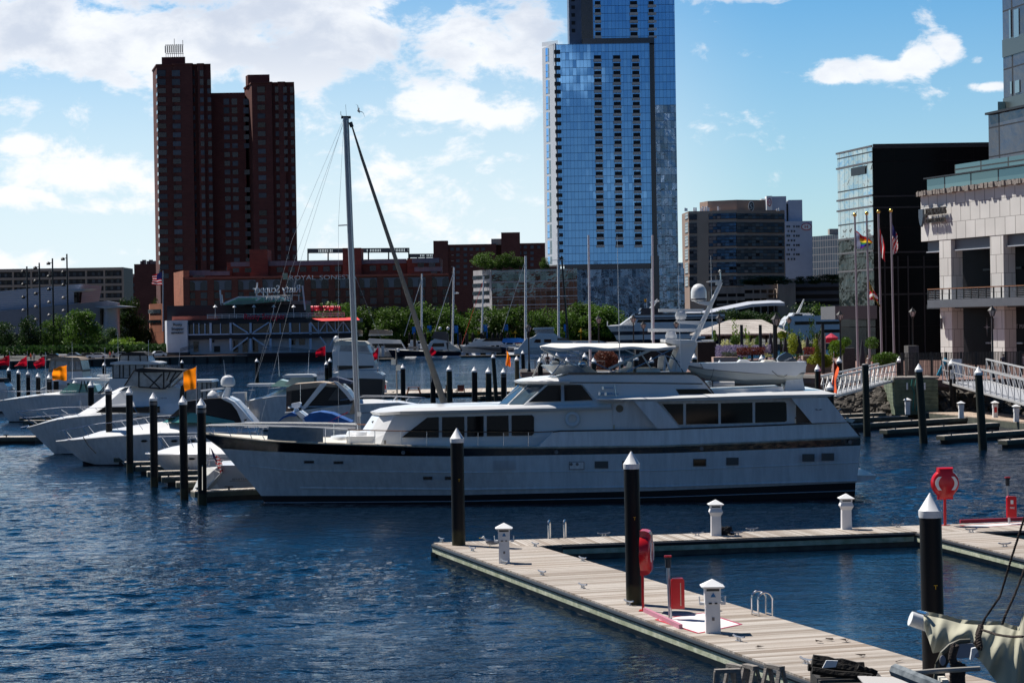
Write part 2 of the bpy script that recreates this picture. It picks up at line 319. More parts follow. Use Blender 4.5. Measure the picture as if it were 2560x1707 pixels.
# ------------------------------------------------------------------ water
m = bpy.data.materials.new('harbour_water'); m.use_nodes = True; t = m.node_tree; p = t.nodes['Principled BSDF']
p.inputs['Base Color'].default_value = (.001, .0075, .019, 1); p.inputs['Roughness'].default_value = .045; p.inputs['IOR'].default_value = 1.33; p.inputs['Specular IOR Level'].default_value = .5
c = N(t, 'ShaderNodeTexCoord'); hts = None
for sc, st, rot, amp, det in ((.16, (1, 1.3, 1), .5, .12, 2), (.75, (1, 1.6, 1), .35, .22, 3), (2.4, (1, 1.7, 1), -.2, .26, 3), (7.5, (1, 1.5, 1), .15, .17, 2)):
    mp = N(t, 'ShaderNodeMapping'); mp.inputs['Scale'].default_value = st; mp.inputs['Rotation'].default_value = (0, 0, rot); t.links.new(c.outputs['Object'], mp.inputs[0])
    n = N(t, 'ShaderNodeTexNoise'); n.inputs['Scale'].default_value = sc; n.inputs['Detail'].default_value = det; n.inputs['Roughness'].default_value = .55; n.inputs['Distortion'].default_value = .4; t.links.new(mp.outputs[0], n.inputs['Vector'])
    q = mth(t, 'MULTIPLY', n.outputs[0], amp / sc ** .55); hts = q if hts is None else mth(t, 'ADD', hts, q)
# calmer and rougher patches
mp = N(t, 'ShaderNodeMapping'); mp.inputs['Scale'].default_value = (1, 2.2, 1); t.links.new(c.outputs['Object'], mp.inputs[0])
n = N(t, 'ShaderNodeTexNoise'); n.inputs['Scale'].default_value = .045; n.inputs['Detail'].default_value = 3; t.links.new(mp.outputs[0], n.inputs['Vector'])
r = N(t, 'ShaderNodeMapRange'); t.links.new(n.outputs[0], r.inputs[0]); r.inputs[1].default_value = .35; r.inputs[2].default_value = .65; r.inputs[3].default_value = .35; r.inputs[4].default_value = 1.0
s = N(t, 'ShaderNodeSeparateXYZ'); t.links.new(c.outputs['Object'], s.inputs[0])
k1 = N(t, 'ShaderNodeMapRange', interpolation_type='SMOOTHSTEP'); t.links.new(mth(t, 'ADD', s.outputs[0], mth(t, 'MULTIPLY', s.outputs[1], .302)), k1.inputs[0]); k1.inputs[1].default_value = 22; k1.inputs[2].default_value = 25
k2 = N(t, 'ShaderNodeMapRange', interpolation_type='SMOOTHSTEP'); t.links.new(s.outputs[1], k2.inputs[0]); k2.inputs[1].default_value = 80; k2.inputs[2].default_value = 76
calm = mth(t, 'SUBTRACT', 1.0, mth(t, 'MULTIPLY', mth(t, 'MULTIPLY', k1.outputs[0], k2.outputs[0]), .55))
b = N(t, 'ShaderNodeBump'); b.inputs['Distance'].default_value = .55; t.links.new(hts, b.inputs['Height']); t.links.new(mth(t, 'MULTIPLY', r.outputs[0], calm), b.inputs['Strength'])
t.links.new(b.outputs[0], p.inputs['Normal'])
import numpy as np
rs = np.random.RandomState(3); WV = []
for i in range(44):
    lam = .32 * (6.5 ** (i / 43)) ; th = math.pi/2 + rs.normal(0, .62); WV.append((lam, 2*math.pi/lam*math.cos(th), 2*math.pi/lam*math.sin(th), rs.uniform(0, 6.28), .024 * rs.uniform(.6, 1.4) * (1 if lam < 3 else .75)))
vs_all = []; fs_all = []; off = 0
def patch(x0, x1, y0, y1, st):
    global off
    nx = int((x1-x0)/st)+1; ny = int((y1-y0)/st)+1
    X, Y = np.meshgrid(np.linspace(x0, x1, nx), np.linspace(y0, y1, ny)); H = np.zeros_like(X)
    patchy = (1 - .55*np.clip((X+.302*Y-22)/3, 0, 1)*np.clip((80-Y)/4, 0, 1)) * (.72 + .42*np.sin(X*.11 + 1.3*np.sin(Y*.05)) * np.sin(Y*.07 + .8))
    for lam, kx, ky, ph, sl in WV:
        if lam > 2.6*st: H += sl*lam/6.283*np.sin(kx*X + ky*Y + ph)
    H *= patchy
    e = np.minimum(np.minimum(X-x0, x1-X), np.minimum(Y-y0, y1-Y)); H *= np.clip(e/st/2, 0, 1); H -= np.where(e < st/2, .02, 0)
    vs_all.append(np.stack([X, Y, H], -1).reshape(-1, 3)); I = (np.arange(ny-1)[:, None]*nx + np.arange(nx-1)[None]).reshape(-1) + off
    fs_all.append(np.stack([I, I+1, I+1+nx, I+nx], -1)); off += nx*ny
patch(-32, 32, 36, 100, .115); patch(-58, 58, 100, 205, .29); patch(-150, 150, 205, 560, .75)
far_v = np.array([(-2500,-400,-.03),(2500,-400,-.03),(2500,36,-.03),(-2500,36,-.03),(-2500,36,-.03),(-32,36,-.03),(-32,100,-.03),(-2500,100,-.03),(32,36,-.03),(2500,36,-.03),(2500,100,-.03),(32,100,-.03),
  (-2500,100,-.03),(-58,100,-.03),(-58,205,-.03),(-2500,205,-.03),(58,100,-.03),(2500,100,-.03),(2500,205,-.03),(58,205,-.03),(-2500,205,-.03),(-150,205,-.03),(-150,560,-.03),(-2500,560,-.03),(150,205,-.03),(2500,205,-.03),(2500,560,-.03),(150,560,-.03),(-2500,560,-.03),(2500,560,-.03),(2500,3000,-.03),(-2500,3000,-.03)])
vs_all.append(far_v); fs_all.append(np.arange(32).reshape(8, 4) + off)
VV = np.concatenate(vs_all); FF = np.concatenate(fs_all)
me = bpy.data.meshes.new('water'); me.vertices.add(len(VV)); me.vertices.foreach_set('co', VV.astype(np.float32).ravel()); me.loops.add(FF.size); me.loops.foreach_set('vertex_index', FF.astype(np.int32).ravel())
me.polygons.add(len(FF)); me.polygons.foreach_set('loop_start', np.arange(0, FF.size, 4, dtype=np.int32)); me.polygons.foreach_set('loop_total', np.full(len(FF), 4, dtype=np.int32)); me.polygons.foreach_set('use_smooth', np.ones(len(FF), dtype=bool))
me.update(calc_edges=True); me.materials.append(m); o = bpy.data.objects.new('water', me); COL.objects.link(o); tag(o, kind='structure')
# ------------------------------------------------------------------ land
BRICKP = brickmat('brick_paving', (.27,.155,.13), (.22,.13,.11), (.2,.17,.15), .4, .2, .02)
GROUND = mat('ground_asphalt', (.09,.09,.085), .9, var=.3, vs=.05)
def slab(name, pts, z0, z1, m, kind='structure', parent=None):
    o = MB().poly([(q[0], q[1], z1) for q in pts], (0, 0, z0 - z1)).build(name, m, parent)
    if kind and parent is None: tag(o, kind=kind)
    return o
def pY(px, Y): return W(px, 860, Y)
land = [pY(a, b) for a, b in ((-900,440),(0,470),(230,487),(452,505),(905,517),(906,582),(3400,582))]
land += [V3(1500, 5000, 0), V3(-2500, 5000, 0), V3(-2500, 440, 0)]
slab('ground', land, -2, 1.6, GROUND)
kerb = [pY(a, b) for a, b in ((-900,440),(0,470),(230,487),(452,505),(905,517))]
mk = MB()
for a, b in zip(kerb, kerb[1:]): mk.beam(V3(a.x, a.y + .5, 1.66), V3(b.x, b.y + .5, 1.66), 1.6, .25)
tag(mk.build('quay_coping', mat('pale_kerb', (.46,.36,.31), .9, var=.2, vs=.4)), kind='structure')
mk = MB()
for a, b in zip(kerb, kerb[1:]):
    n = int((b - a).length / 3)
    for i in range(n):
        q = a.lerp(b, i / n); mk.box(q.x - .2, q.x + .2, q.y - .35, q.y, -1, 1.5)
tag(mk.build('quay_wall', mat('dark_quay', (.02,.018,.018), .9)), kind='structure')
# promenade on the near right: edge runs from the gangways back to the railed pier
QZ = 2.9
prom = [V3(90,172,0), V3(44,176,0), V3(31.0,174.6,0), V3(27.5,189,0), V3(20,203,0), V3(12,217,0), V3(.8,234,0), V3(2.6,243,0), V3(14,249,0), V3(24,275,0), V3(40,300,0), V3(200,300,0)]
slab('promenade_pavement', prom, 2.3, QZ, BRICKP)
slab('promenade_wall', [q + V3(.15,.3,0) if i < 8 else q for i, q in enumerate(prom)], -2, 2.3, mat('promenade_wall', (.16,.12,.10), .9, var=.3, vs=1))
mk = MB()
for a, b in zip(prom[2:7], prom[3:7]): mk.beam(V3(a.x + .25, a.y, QZ + .03), V3(b.x + .25, b.y, QZ + .03), .7, .3)
tag(mk.build('promenade_coping', CONC), kind='structure')
# ------------------------------------------------------------------ docks
RUB = mat('black_rubber', (.014,.014,.015), .45)
FASC = mat('algae_stained_timber', (.58,.60,.46), .85, var=.45, vs=2.5, col2=(.30,.34,.22), bump=.3, bs=12)
FLOAT = mat('dark_float', (.12,.115,.10), .7, var=.5, vs=2)
DARKT = mat('dark_wet_timber', (.035,.03,.026), .8, var=.4, vs=2)
def dock(name, label, polys, z=.5, skirt=True, fasc=FASC, fh=.17, group=None, inner=()):
    """polys: list of (points around the deck, plank direction angle)"""
    root = thing(name, label, 'dock', tuple(polys[0][0][0]), group)
    for pts, ang in polys:
        dm = deckmat(name + '_planks', ang)
        MB().poly([(q.x, q.y, z) for q in pts], (0, 0, -.05)).build('deck', dm, root)
        mf = MB(); mr_ = MB(); ms_ = MB(); n = len(pts)
        cen = sum((q for q in pts), Vector()) / n
        for i in range(n):
            a, b = pts[i], pts[(i+1) % n]
            if (i, id(pts)) in inner: continue
            d = (b - a); L = d.length
            if L < .3: continue
            d.normalize(); nn = Vector((d.y, -d.x, 0))
            if nn.dot((a + b)/2 - cen) < 0: nn = -nn
            mf.beam(a.lerp(b, 0) + nn*.02 + V3(0,0,z-.16-fh/2-a.z), b + nn*.02 + V3(0,0,z-.16-fh/2-b.z), .06, fh)
            mr_.tube([a + nn*.03 + V3(0,0,z-.10-a.z), b + nn*.03 + V3(0,0,z-.10-b.z)], .065, 8)
            if skirt and L > 2:
                k = int(L / .30)
                for j in range(k):
                    if (j // 9) % 8 == 7: continue
                    q = a.lerp(b, (j + .5) / k) - nn * .22
                    ms_.beam(q - d*.10, q + d*.10, .16, .0001) if False else None
                    A = q - d*.095; B = q + d*.095
                    ms_.add([A+nn*.08+V3(0,0,-.3-A.z), B+nn*.08+V3(0,0,-.3-A.z), B+nn*.08+V3(0,0,z-.3-A.z), A+nn*.08+V3(0,0,z-.3-A.z), A-nn*.1+V3(0,0,-.3-A.z), B-nn*.1+V3(0,0,-.3-A.z), B-nn*.1+V3(0,0,z-.3-A.z), A-nn*.1+V3(0,0,z-.3-A.z)],
                            [(0,1,2,3),(1,5,6,2),(4,0,3,7),(5,4,7,6)])
        mf.build('fascia', fasc, root); mr_.build('rub_rail', RUB, root, True)
        if skirt:
            ms_.build('float_ribs', FLOAT, root)
        cc = [q.lerp(cen, .03 if skirt else .02) for q in pts]
        MB().poly([(q.x, q.y, z - .08) for q in [V3(*(q - (q-cen).normalized()*.35)) for q in pts]], (0, 0, -z - .2)).build('pontoon', FLOAT if skirt else DARKT, root)
    return root
def Gz(px, py, z=.5): return G(px, py, z)
a0 = Gz(1084,1356); a1 = Gz(1345,1364); b0 = Gz(2140,1737); b1 = Gz(2330,1660)
ax = (Gz(1898,1651) - a0); angA = math.atan2(ax.y, ax.x); axn = ax.normalized()
e0 = a0 + axn * 62; e1 = a1 + (Gz(2296,1648) - a1).normalized() * 58
far0 = Gz(1275,1349.2); arm_end = Gz(2660,1299.5); arm_n = Gz(1400,1362); armn_end = Gz(2290,1327)
aa = arm_end - a0; angB = math.atan2(aa.y, aa.x)
polyA = [a0, a1, e1, e0]
armA = [a0 + V3(0,0,0), a1, Gz(1405,1360.5), Gz(2292,1328.5), Gz(2437,1328.5), Gz(2700,1322), arm_end] 
fin = [Gz(2292,1328.6), Gz(2437,1328.6), Gz(2760,1378), Gz(2760,1443)]
tri = [Gz(1345,1364), Gz(1392,1361), Gz(1405,1383)]
main_dock = dock('floating_dock', 'long bleached plank dock with black rubber edge in the foreground, bending round an inner basin', [(polyA, angA), (armA, angB), (fin, math.atan2((Gz(2560,1347)-Gz(2437,1328)).y, (Gz(2560,1347)-Gz(2437,1328)).x))])
# ------------------------------------------------------------------ pilings
def pile(px, pt, bx, pb, label, green=False, cap='cone', wpx=None, band=False, z0=0., T=False, group='mooring pilings', lab_cat='piling', Y=None):
    """top at pixel (px,pt), foot at (bx,pb) on the plane z0"""
    b = G(bx, pb, z0) if Y is None else W(bx, pb, Y)
    tp = W(px, pt, b.y)
    r = (wpx or 16) * b.y / F / 2 if wpx else .215
    root = thing('mooring_piling', label, lab_cat, (b.x, b.y, z0), group)
    hc = 1.55 * r if cap == 'cone' else 0.02
    lean = Vector((tp.x - b.x, 0, 0)); H = tp.z
    top = Vector((tp.x, b.y, H - hc - (.35 * r if cap == 'cone' else 0)))
    foot = Vector((b.x - (tp.x-b.x)*.2, b.y, -1.2))
    MB().tube([foot, top], r * (1.04 if not green else 1.1), 20, r * (1. if not green else .96)).build('shaft', PILEG if green else PILE, root, True)
    if cap == 'cone':
        MB().lathe(top - V3(0,0,.02), [(r*1.04, -.06), (r*1.07, 0), (r*1.07, r*.38), (r*1.0, r*.42), (.015, r*1.95)], 24).build('cap', CAPW, root, True)
    elif cap == 'flat':
        MB().lathe(top, [(r*1.05, -.02), (r*1.05, .05), (r*.7, .1)], 16).build('cap', CAPG, root)
    if band:
        MB().lathe(top - V3(0,0,r*1.5), [(r*1.1,0),(r*1.1,r*.75)], 20).build('collar', CAPG, root, True)
    if T:
        q = W(px + (bx-px)*.42 + 4, T, b.y); y = b.y - r*1.05; s = r*.16
        MB().box(q.x-s, q.x+s, y-.01, y+.02, q.z+s*.9, q.z+s*1.25).box(q.x-s*.18, q.x+s*.18, y-.01, y+.02, q.z-s*1.1, q.z+s*.9).build('letter_t', YEL, root)
    return root
pile(1142,1069,1147,1362, 'black piling with white cone cap at the far left corner of the foreground dock', z0=.5, wpx=33, T=1199, group='pilings of the foreground dock')
pile(1578,1127,1586,1510, 'black piling with a yellow T, beside the edge on red ring cabinet', z0=.5, wpx=39, T=1294, group='pilings of the foreground dock')
pile(2325,1231,2336,1700, 'thickest black piling with white cone cap, behind the furled canvas sail', wpx=55, T=1464, Y=44.0, group='pilings of the foreground dock')
# ------------------------------------------------------------------ power pedestals on the docks
def pedestal(px, pb, ph, label, kind, z=.5, wide=.38, red=False):
    b = G(px, pb, z); H = ph * b.y / F; k = H / 1.27
    root = thing('dock_pedestal', label, 'pedestal', (b.x, b.y, z), 'white service pedestals on the docks')
    w0, w1 = .19*k, .165*k
    def fr(mb, za, wa, zb, wb, dy=0): 
        return mb.add([(b.x+sx*wa, b.y+sy*wa, z+za) for sx, sy in ((-1,-1),(1,-1),(1,1),(-1,1))] + [(b.x+sx*wb, b.y+sy*wb, z+zb) for sx, sy in ((-1,-1),(1,-1),(1,1),(-1,1))],
                      [(3,2,1,0),(4,5,6,7),(0,1,5,4),(1,2,6,5),(2,3,7,6),(3,0,4,7)])
    mb = MB(); fr(mb, 0, .175*k, H*.55, .165*k)
    if kind == 'A':
        fr(mb, H*.55, .185*k, H*.84, .19*k)
    else:
        fr(mb, H*.55, .17*k, H*.66, .24*k); fr(mb, H*.66, .24*k, H*.76, .19*k); fr(mb, H*.76, .19*k, H*.84, .2*k)
    mb.build('body', CAPW, root)
    mc = MB(); fr(mc, H*.84, .225*k, H*.865, .275*k); fr(mc, H*.865, .275*k, H*.875, .275*k); fr(mc, H*.875, .27*k, H, .008)
    mc.build('roof_cap', CAPW, root)
    MB().box(b.x-.15*k, b.x+.15*k, b.y-.203*k, b.y-.17*k, z+H*.79, z+H*.83).build('light_slot', DARKST, root)
    if kind == 'A' and ph > 60:
        for s in (-1, 1):
            MB().box(b.x+s*.2*k, b.x+s*.31*k, b.y-.05, b.y+.05, z+H*.52, z+H*.57).beam((b.x+s*.30*k, b.y, z+H*.53), (b.x+s*.31*k, b.y, z+H*.68), .03).build('hose_hanger', CAPW, root)
        y = b.y-.2*k; mz = z+H*.70
        MB().poly([(b.x-.06*k,y,mz-.03*k),(b.x+.07*k,y,mz-.03*k),(b.x+.005*k,y,mz+.08*k)], (0,-.006,0)).build('badge', BLUEP, root)
        MB().box(b.x-.1*k,b.x-.03*k,y-.008,y+.03,z+H*.55,z+H*.575).box(b.x+.04*k,b.x+.1*k,y-.008,y+.03,z+H*.55,z+H*.575).build('socket', DARKST, root)
        MB().box(b.x-.03*k,b.x+.03*k,b.y-.185*k,b.y-.15*k,z+H*.24,z+H*.30).build('tap', CAPG, root)
    if red:
        MB().box(b.x-.1*k,b.x+.1*k,b.y-.2*k,b.y-.16*k,z+H*.3,z+H*.62).build('red_panel', REDP, root)
    return root
pedestal(1261,1406,100,'white service pedestal near the left end of the foreground dock, beside the gull','A')
pedestal(1782,1580,134,'nearest white service pedestal, on the foreground dock beside the hoop ladder','A')
pedestal(1790,1338,90,'white service pedestal with flared shoulders on the far arm, beside a heap of rope','B')
pedestal(2116,1322,89,'white service pedestal with flared shoulders on the far arm, just below the yacht stern','B')
# ------------------------------------------------------------------ life ring cabinets, extinguishers
def ring_station(px, pb, rot, label):
    b = G(px, pb, .5); root = thing('life_ring_cabinet', label, 'life ring', (b.x, b.y, .5), 'red life ring cabinets on the dock')
    ORG[root.name] = Vector((0, 0, 0)); z = 0
    MB().beam((0,0,0), (0,0,1.15), .085, .06).box(-.16,.16,-.10,.10,0,.02).build('post', REDP, root)
    c = 1.52; mb = MB(); pts = []
    for k in range(26):
        a = -math.pi/2 + .42 + (2*math.pi-.84)*k/25; pts.append((.5*math.cos(a), c+.5*math.sin(a)))
    pts = [q for q in pts if not (abs(q[0]) < .26 and q[1] > c)]
    prof = [(-.28, c-.60)] + [(-.30, c-.53)]
    loop = []
    for k in range(40):
        a = 2*math.pi*k/40; x, zz = .5*math.cos(a), .5*math.sin(a)
        if zz > .42: zz = .56; x = max(-.28, min(.28, x*1.5))
        if zz < -.40: zz = -.58 if abs(x) < .24 else -.46; x = max(-.27, min(.27, x*1.4))
        loop.append((x, c+zz))
    def ringy(y, s): return [(x*s, y, c+(zz-c)*s) for x, zz in loop]
    n = len(loop); L = [ringy(.0,.97), ringy(.03,1.0), ringy(-.10,1.0), ringy(-.20,.93), ringy(-.25,.78)]
    vs = [q for l in L for q in l]; fs = [(i*n+k, (i+1)*n+k, (i+1)*n+(k+1)%n, i*n+(k+1)%n) for i in range(len(L)-1) for k in range(n)]
    fs += [tuple(range(n)), tuple((len(L)-1)*n+k for k in range(n))[::-1]]
    mb.add(vs, fs); mb.build('cabinet', REDP, root, True)
    for s in (-1, 1):
        q = [(s*(.17+.12*(1-(2*t-1)**2)) + s*o_, c+.24*(2*t-1)) for o_ in (0,) for t in [i/8 for i in range(9)]]
        q2 = [(x + s*.12, zz) for x, zz in q][::-1]
        MB().poly([(x, -.262, zz) for x, zz in q+q2], (0, .014, 0)).build('white_window', CAPW, root)
    MB().lathe((0,.02,c), [(.001,0)], 4).build('hub', REDP, root) if False else None
    root.rotation_euler = (0, 0, rot); return root
ring_station(2363,1313, R(4), 'red life ring cabinet on a post seen face on, right of the yacht stern')
ring_station(1608,1526, R(80), 'red life ring cabinet seen edge on, beside the middle black piling')
def extinguisher(px, pb, H, label, dx, near):
    b = G(px, pb, .5); root = thing('fire_extinguisher_post', label, 'fire extinguisher', (b.x, b.y, .5), 'fire points on the dock'); s = b.y / F
    MB().tube([(b.x,b.y,.5),(b.x-.04,b.y,.5+H*s*.8)], .045, 10).build('post', ALU, root, True)
    MB().tube([(b.x-.04,b.y,.5+H*s*.80),(b.x-.04,b.y,.5+H*s*.93)], .075, 10).box(b.x-.12,b.x+.05,b.y-.04,b.y+.04,.5+H*s*.93,.5+H*s*.96).build('valve', DARKST, root, True)
    MB().box(b.x-.13,b.x+.05,b.y-.05,b.y+.05,.5+H*s*.965,.5+H*s*.99).build('valve_handle', REDP, root)
    x = b.x + dx*s; z0 = .5 + H*s*(.17 if near else .14)
    mb = MB(); hw = .165
    prof = [(-hw,0),(hw,0),(hw,.72),(hw*.8,.77),(-hw*.8,.77),(-hw,.72)]
    mb.poly([(x+q[0], b.y-.22, z0+q[1]*.98) for q in prof], (0,.2,0)).build('box', REDP, root)
    if near: MB().box(x+.06,x+.08,b.y-.232,b.y-.219,z0+.08,z0+.65).build('seal_strip', mat('cream_strip',(.6,.5,.36),.5), root)
    else:
        MB().box(x-.05,x+.05,b.y-.232,b.y-.219,z0+.48,z0+.62).build('box_window', CAPW, root)
        text(root, 'lettering', 'FIRE', (x-.07, b.y-.226, z0+.31), .16, .07, CAPW)
    return root
def text(parent, name, body, pos, width, height, m, right=(1,0,0), up=(0,0,1), depth=.01, mirror=False, font_shear=0.):
    cu = bpy.data.curves.new('t', 'FONT'); cu.body = body; cu.extrude = .5; cu.shear = font_shear; cu.resolution_u = 3
    ob = bpy.data.objects.new('t', cu); COL.objects.link(ob); dg = bpy.context.evaluated_depsgraph_get(); dg.update()
    me = bpy.data.meshes.new_from_object(ob.evaluated_get(dg)); bpy.data.objects.remove(ob); bpy.data.curves.remove(cu)
    vs = [v.co.copy() for v in me.vertices]; x0 = min(v.x for v in vs); x1 = max(v.x for v in vs); y0 = min(v.y for v in vs); y1 = max(v.y for v in vs)
    Rr = Vector(right).normalized(); Uu = Vector(up).normalized(); Nn = Rr.cross(Uu); o = ORG.get(parent.name, Vector()) if parent else Vector()
    for v in me.vertices:
        a = (v.co.x-x0)/(x1-x0);
        if mirror: a = 1-a
        v.co = Vector(pos) - o + Rr*a*width + Uu*(v.co.y-y0)/(y1-y0)*height + Nn*v.co.z*2*depth
    me.materials.clear(); me.materials.append(m); ob = bpy.data.objects.new(name, me); COL.objects.link(ob)
    if parent: ob.parent = parent; ORG[ob.name] = o
    return ob
extinguisher(1676,1546,160,'grey standpipe with a tall red extinguisher box beside the nearest pedestal',18,True)
extinguisher(2523,1308,118,'grey standpipe carrying a small red extinguisher box at the far right',4,False)
# painted fire zones
def zone(px0, py0, px1, py1, px2, py2, px3, py3, label, curb):
    A, B, C_, D = [G(*q, .504) for q in ((px0,py0),(px1,py1),(px2,py2),(px3,py3))]
    root = thing('fire_zone_marking', label, 'marking', tuple(A))
    MB().add([A,B,C_,D], [(0,1,2,3)]).build('white_field', mat('white_deck_paint', (.78,.76,.74), .7, var=.12, vs=3), root)
    mb = MB(); q = [A,B,C_,D]
    for i in range(4):
        a, b_ = q[i], q[(i+1)%4]; mb.beam(a+V3(0,0,.004), b_+V3(0,0,.004), .07, .006)
    mb.build('red_border', REDP, root)
    c0, c1 = curb; MB().beam(G(*c0,.55), G(*c1,.55), .09, .12).build('kerb', mat('faded_pink_paint' , (.50,.20,.27), .6) if px0 < 2000 else mat('dark_red_paint',(.42,.02,.05),.5), root)
zone(1640,1548,1760,1531,1853,1560,1745,1582,'white painted square with red border round the nearest extinguisher post',((1612,1524),(1702,1566)))
zone(2400,1313,2640,1300,2660,1304,2440,1318,'white painted strip with red border beside the far right extinguisher post',((2400,1303),(2640,1293)))
# ladders
def ladder(px, pb, px2, pb2, H, span, label, fx=1., fy=0.):
    b = G(px, pb, .5); root = thing('dock_ladder', label, 'ladder', tuple(b), 'grab rail ladders on the dock')
    for qx, qb in ((px,pb),(px2,pb2)):
        b = G(qx, qb, .5); s = b.y/F; h = H*s; w_ = span
        pts = [b] + [b + V3(0,0,h-w_/2)] + [b + V3(fx,fy,0).normalized()*w_*(.5-.5*math.cos(a)) + V3(0,0,h-w_/2+w_/2*math.sin(a)) for a in [math.pi*i/8 for i in range(1,8)]] + [b + V3(fx,fy,0).normalized()*w_ + V3(0,0,h-w_/2), b + V3(fx,fy,0).normalized()*w_]
        MB().tube(pts, .028, 8).build('hoop', STEEL, root, True)
    mb = MB(); A = G(px,pb,.5); B = G(px2,pb2,.5)
    for k in (.0, 1): mb.beam(A + V3(fx,fy,0).normalized()*span*k + V3(0,0,.05), B + V3(fx,fy,0).normalized()*span*k + V3(0,0,.05), .03)
    if fy == 0: mb.build('rung', STEEL, root)
ladder(1880,1536,1896,1540,60,.36,'steel hoop ladder on the basin side of the foreground dock')
ladder(1371,1346,1410,1345,45,.30,'steel hoop ladder on the far edge of the dock arm',0.25,1)
# cleats
def cleat_mesh():
    mb = MB(); mb.box(-.06,.06,-.03,.03,0,.012).box(-.045,-.025,-.015,.015,0,.06).box(.025,.045,-.015,.015,0,.06)
    mb.tube([(-.15,0,.085),(-.08,0,.065),(.08,0,.065),(.15,0,.085)], .016, 6); return mb
cl0 = None
CL = [(1104,1353),(1181,1377),(1262,1410),(1355,1437),(1457,1470),(1338,1366),(1457,1402),(1572,1512),(1847,1602),(2016,1659),(1510,1340),(1743,1339),(1842,1338),(1880,1328),(2245,1317),(2428,1330),(2512,1366)]
for i, (px, py) in enumerate(CL):
    b = G(px, py, .5)
    if cl0 is None: ORG['x'] = b; o = cleat_mesh().build('dock_cleat', ALU, None, True); cl0 = o
    else: o = cl0.copy(); COL.objects.link(o)
    o.location = b; o.scale = (1.5,1.5,1.5); o.rotation_euler = (0,0, angA + .2 if i < 10 else angB)
    tag(o, ('%s grey cleat from the left along the main length of the foreground dock' if i < 10 else '%s grey cleat counted along the far arm of the dock') % ORDS[i if i < 10 else i-10], 'cleat', 'mooring cleats on the foreground dock')
# rope heap beside pedestal
mb = MB(); b = G(1816,1336,.5)
for k in range(5):
    rr = .22 - .02*k; mb.tube([b + V3(rr*math.cos(a*.7)+.03*math.sin(k*5+a*3), rr*.7*math.sin(a*.7), .05+.045*k+.03*math.sin(a*2+k)) for a in [i*.45 for i in range(21)]], .04, 6)
tag(mb.build('rope_heap', mat('dark_rope', (.02,.018,.02), .9, var=.5, vs=20), None, True), 'heap of dark rope beside the flared pedestal on the dock arm', 'rope')
# gull standing on the dock
def gull(b, s, label, fly=False):
    root = thing('gull', label, 'bird', tuple(b)); GR = mat('gull_grey', (.22,.23,.25), .7, var=.3, vs=15); WH = mat('gull_white', (.7,.7,.68), .7)
    ORG[root.name] = Vector((0,0,0))
    mb = MB(); prof = [(-.30,.012,.12),(-.22,.03,.13),(-.12,.065,.145),(0,.088,.155),(.09,.08,.175),(.135,.055,.215),(.155,.045,.26),(.18,.048,.29),(.215,.038,.295),(.24,.016,.285),(.29,.006,.275)]
    n = 10; vs = []; 
    for x, r_, z in prof:
        for k in range(n): a = 2*math.pi*k/n; vs.append((-x, r_*math.cos(a)*.95, z + r_*math.sin(a)))
    mb.add(vs, [(i*n+k,(i+1)*n+k,(i+1)*n+(k+1)%n,i*n+(k+1)%n) for i in range(len(prof)-1) for k in range(n)] + [tuple(range(n))[::-1]])
    mb.build('body', WH, root, True)
    for s_ in (-1,1):
        if fly: MB().add([(-.10,s_*.06,.18),(.08,s_*.06,.18),(.02,s_*.38,.34),(-.10,s_*.36,.34),(.18,s_*.72,.22),(.10,s_*.62,.26)], [(0,1,2,3),(3,2,4,5)]).build('wing', GR, root)
        else: MB().ell((.06,s_*.058,.165), .20,.035,.055, 10, 6).build('wing', GR, root, True)
    MB().ell((-.295,0,.278), .03,.01,.012, 6,4).build('bill', YEL, root)
    if not fly: MB().tube([(-.02,.03,0),(-.01,.03,.09)], .007,5).tube([(-.02,-.03,0),(-.01,-.03,.09)], .007,5).build('legs', YEL, root)
    root.scale = (s,s,s); return root
gull(G(1226,1368,.5), 1.15, 'grey and white gull resting on the dock left of the white pedestal')
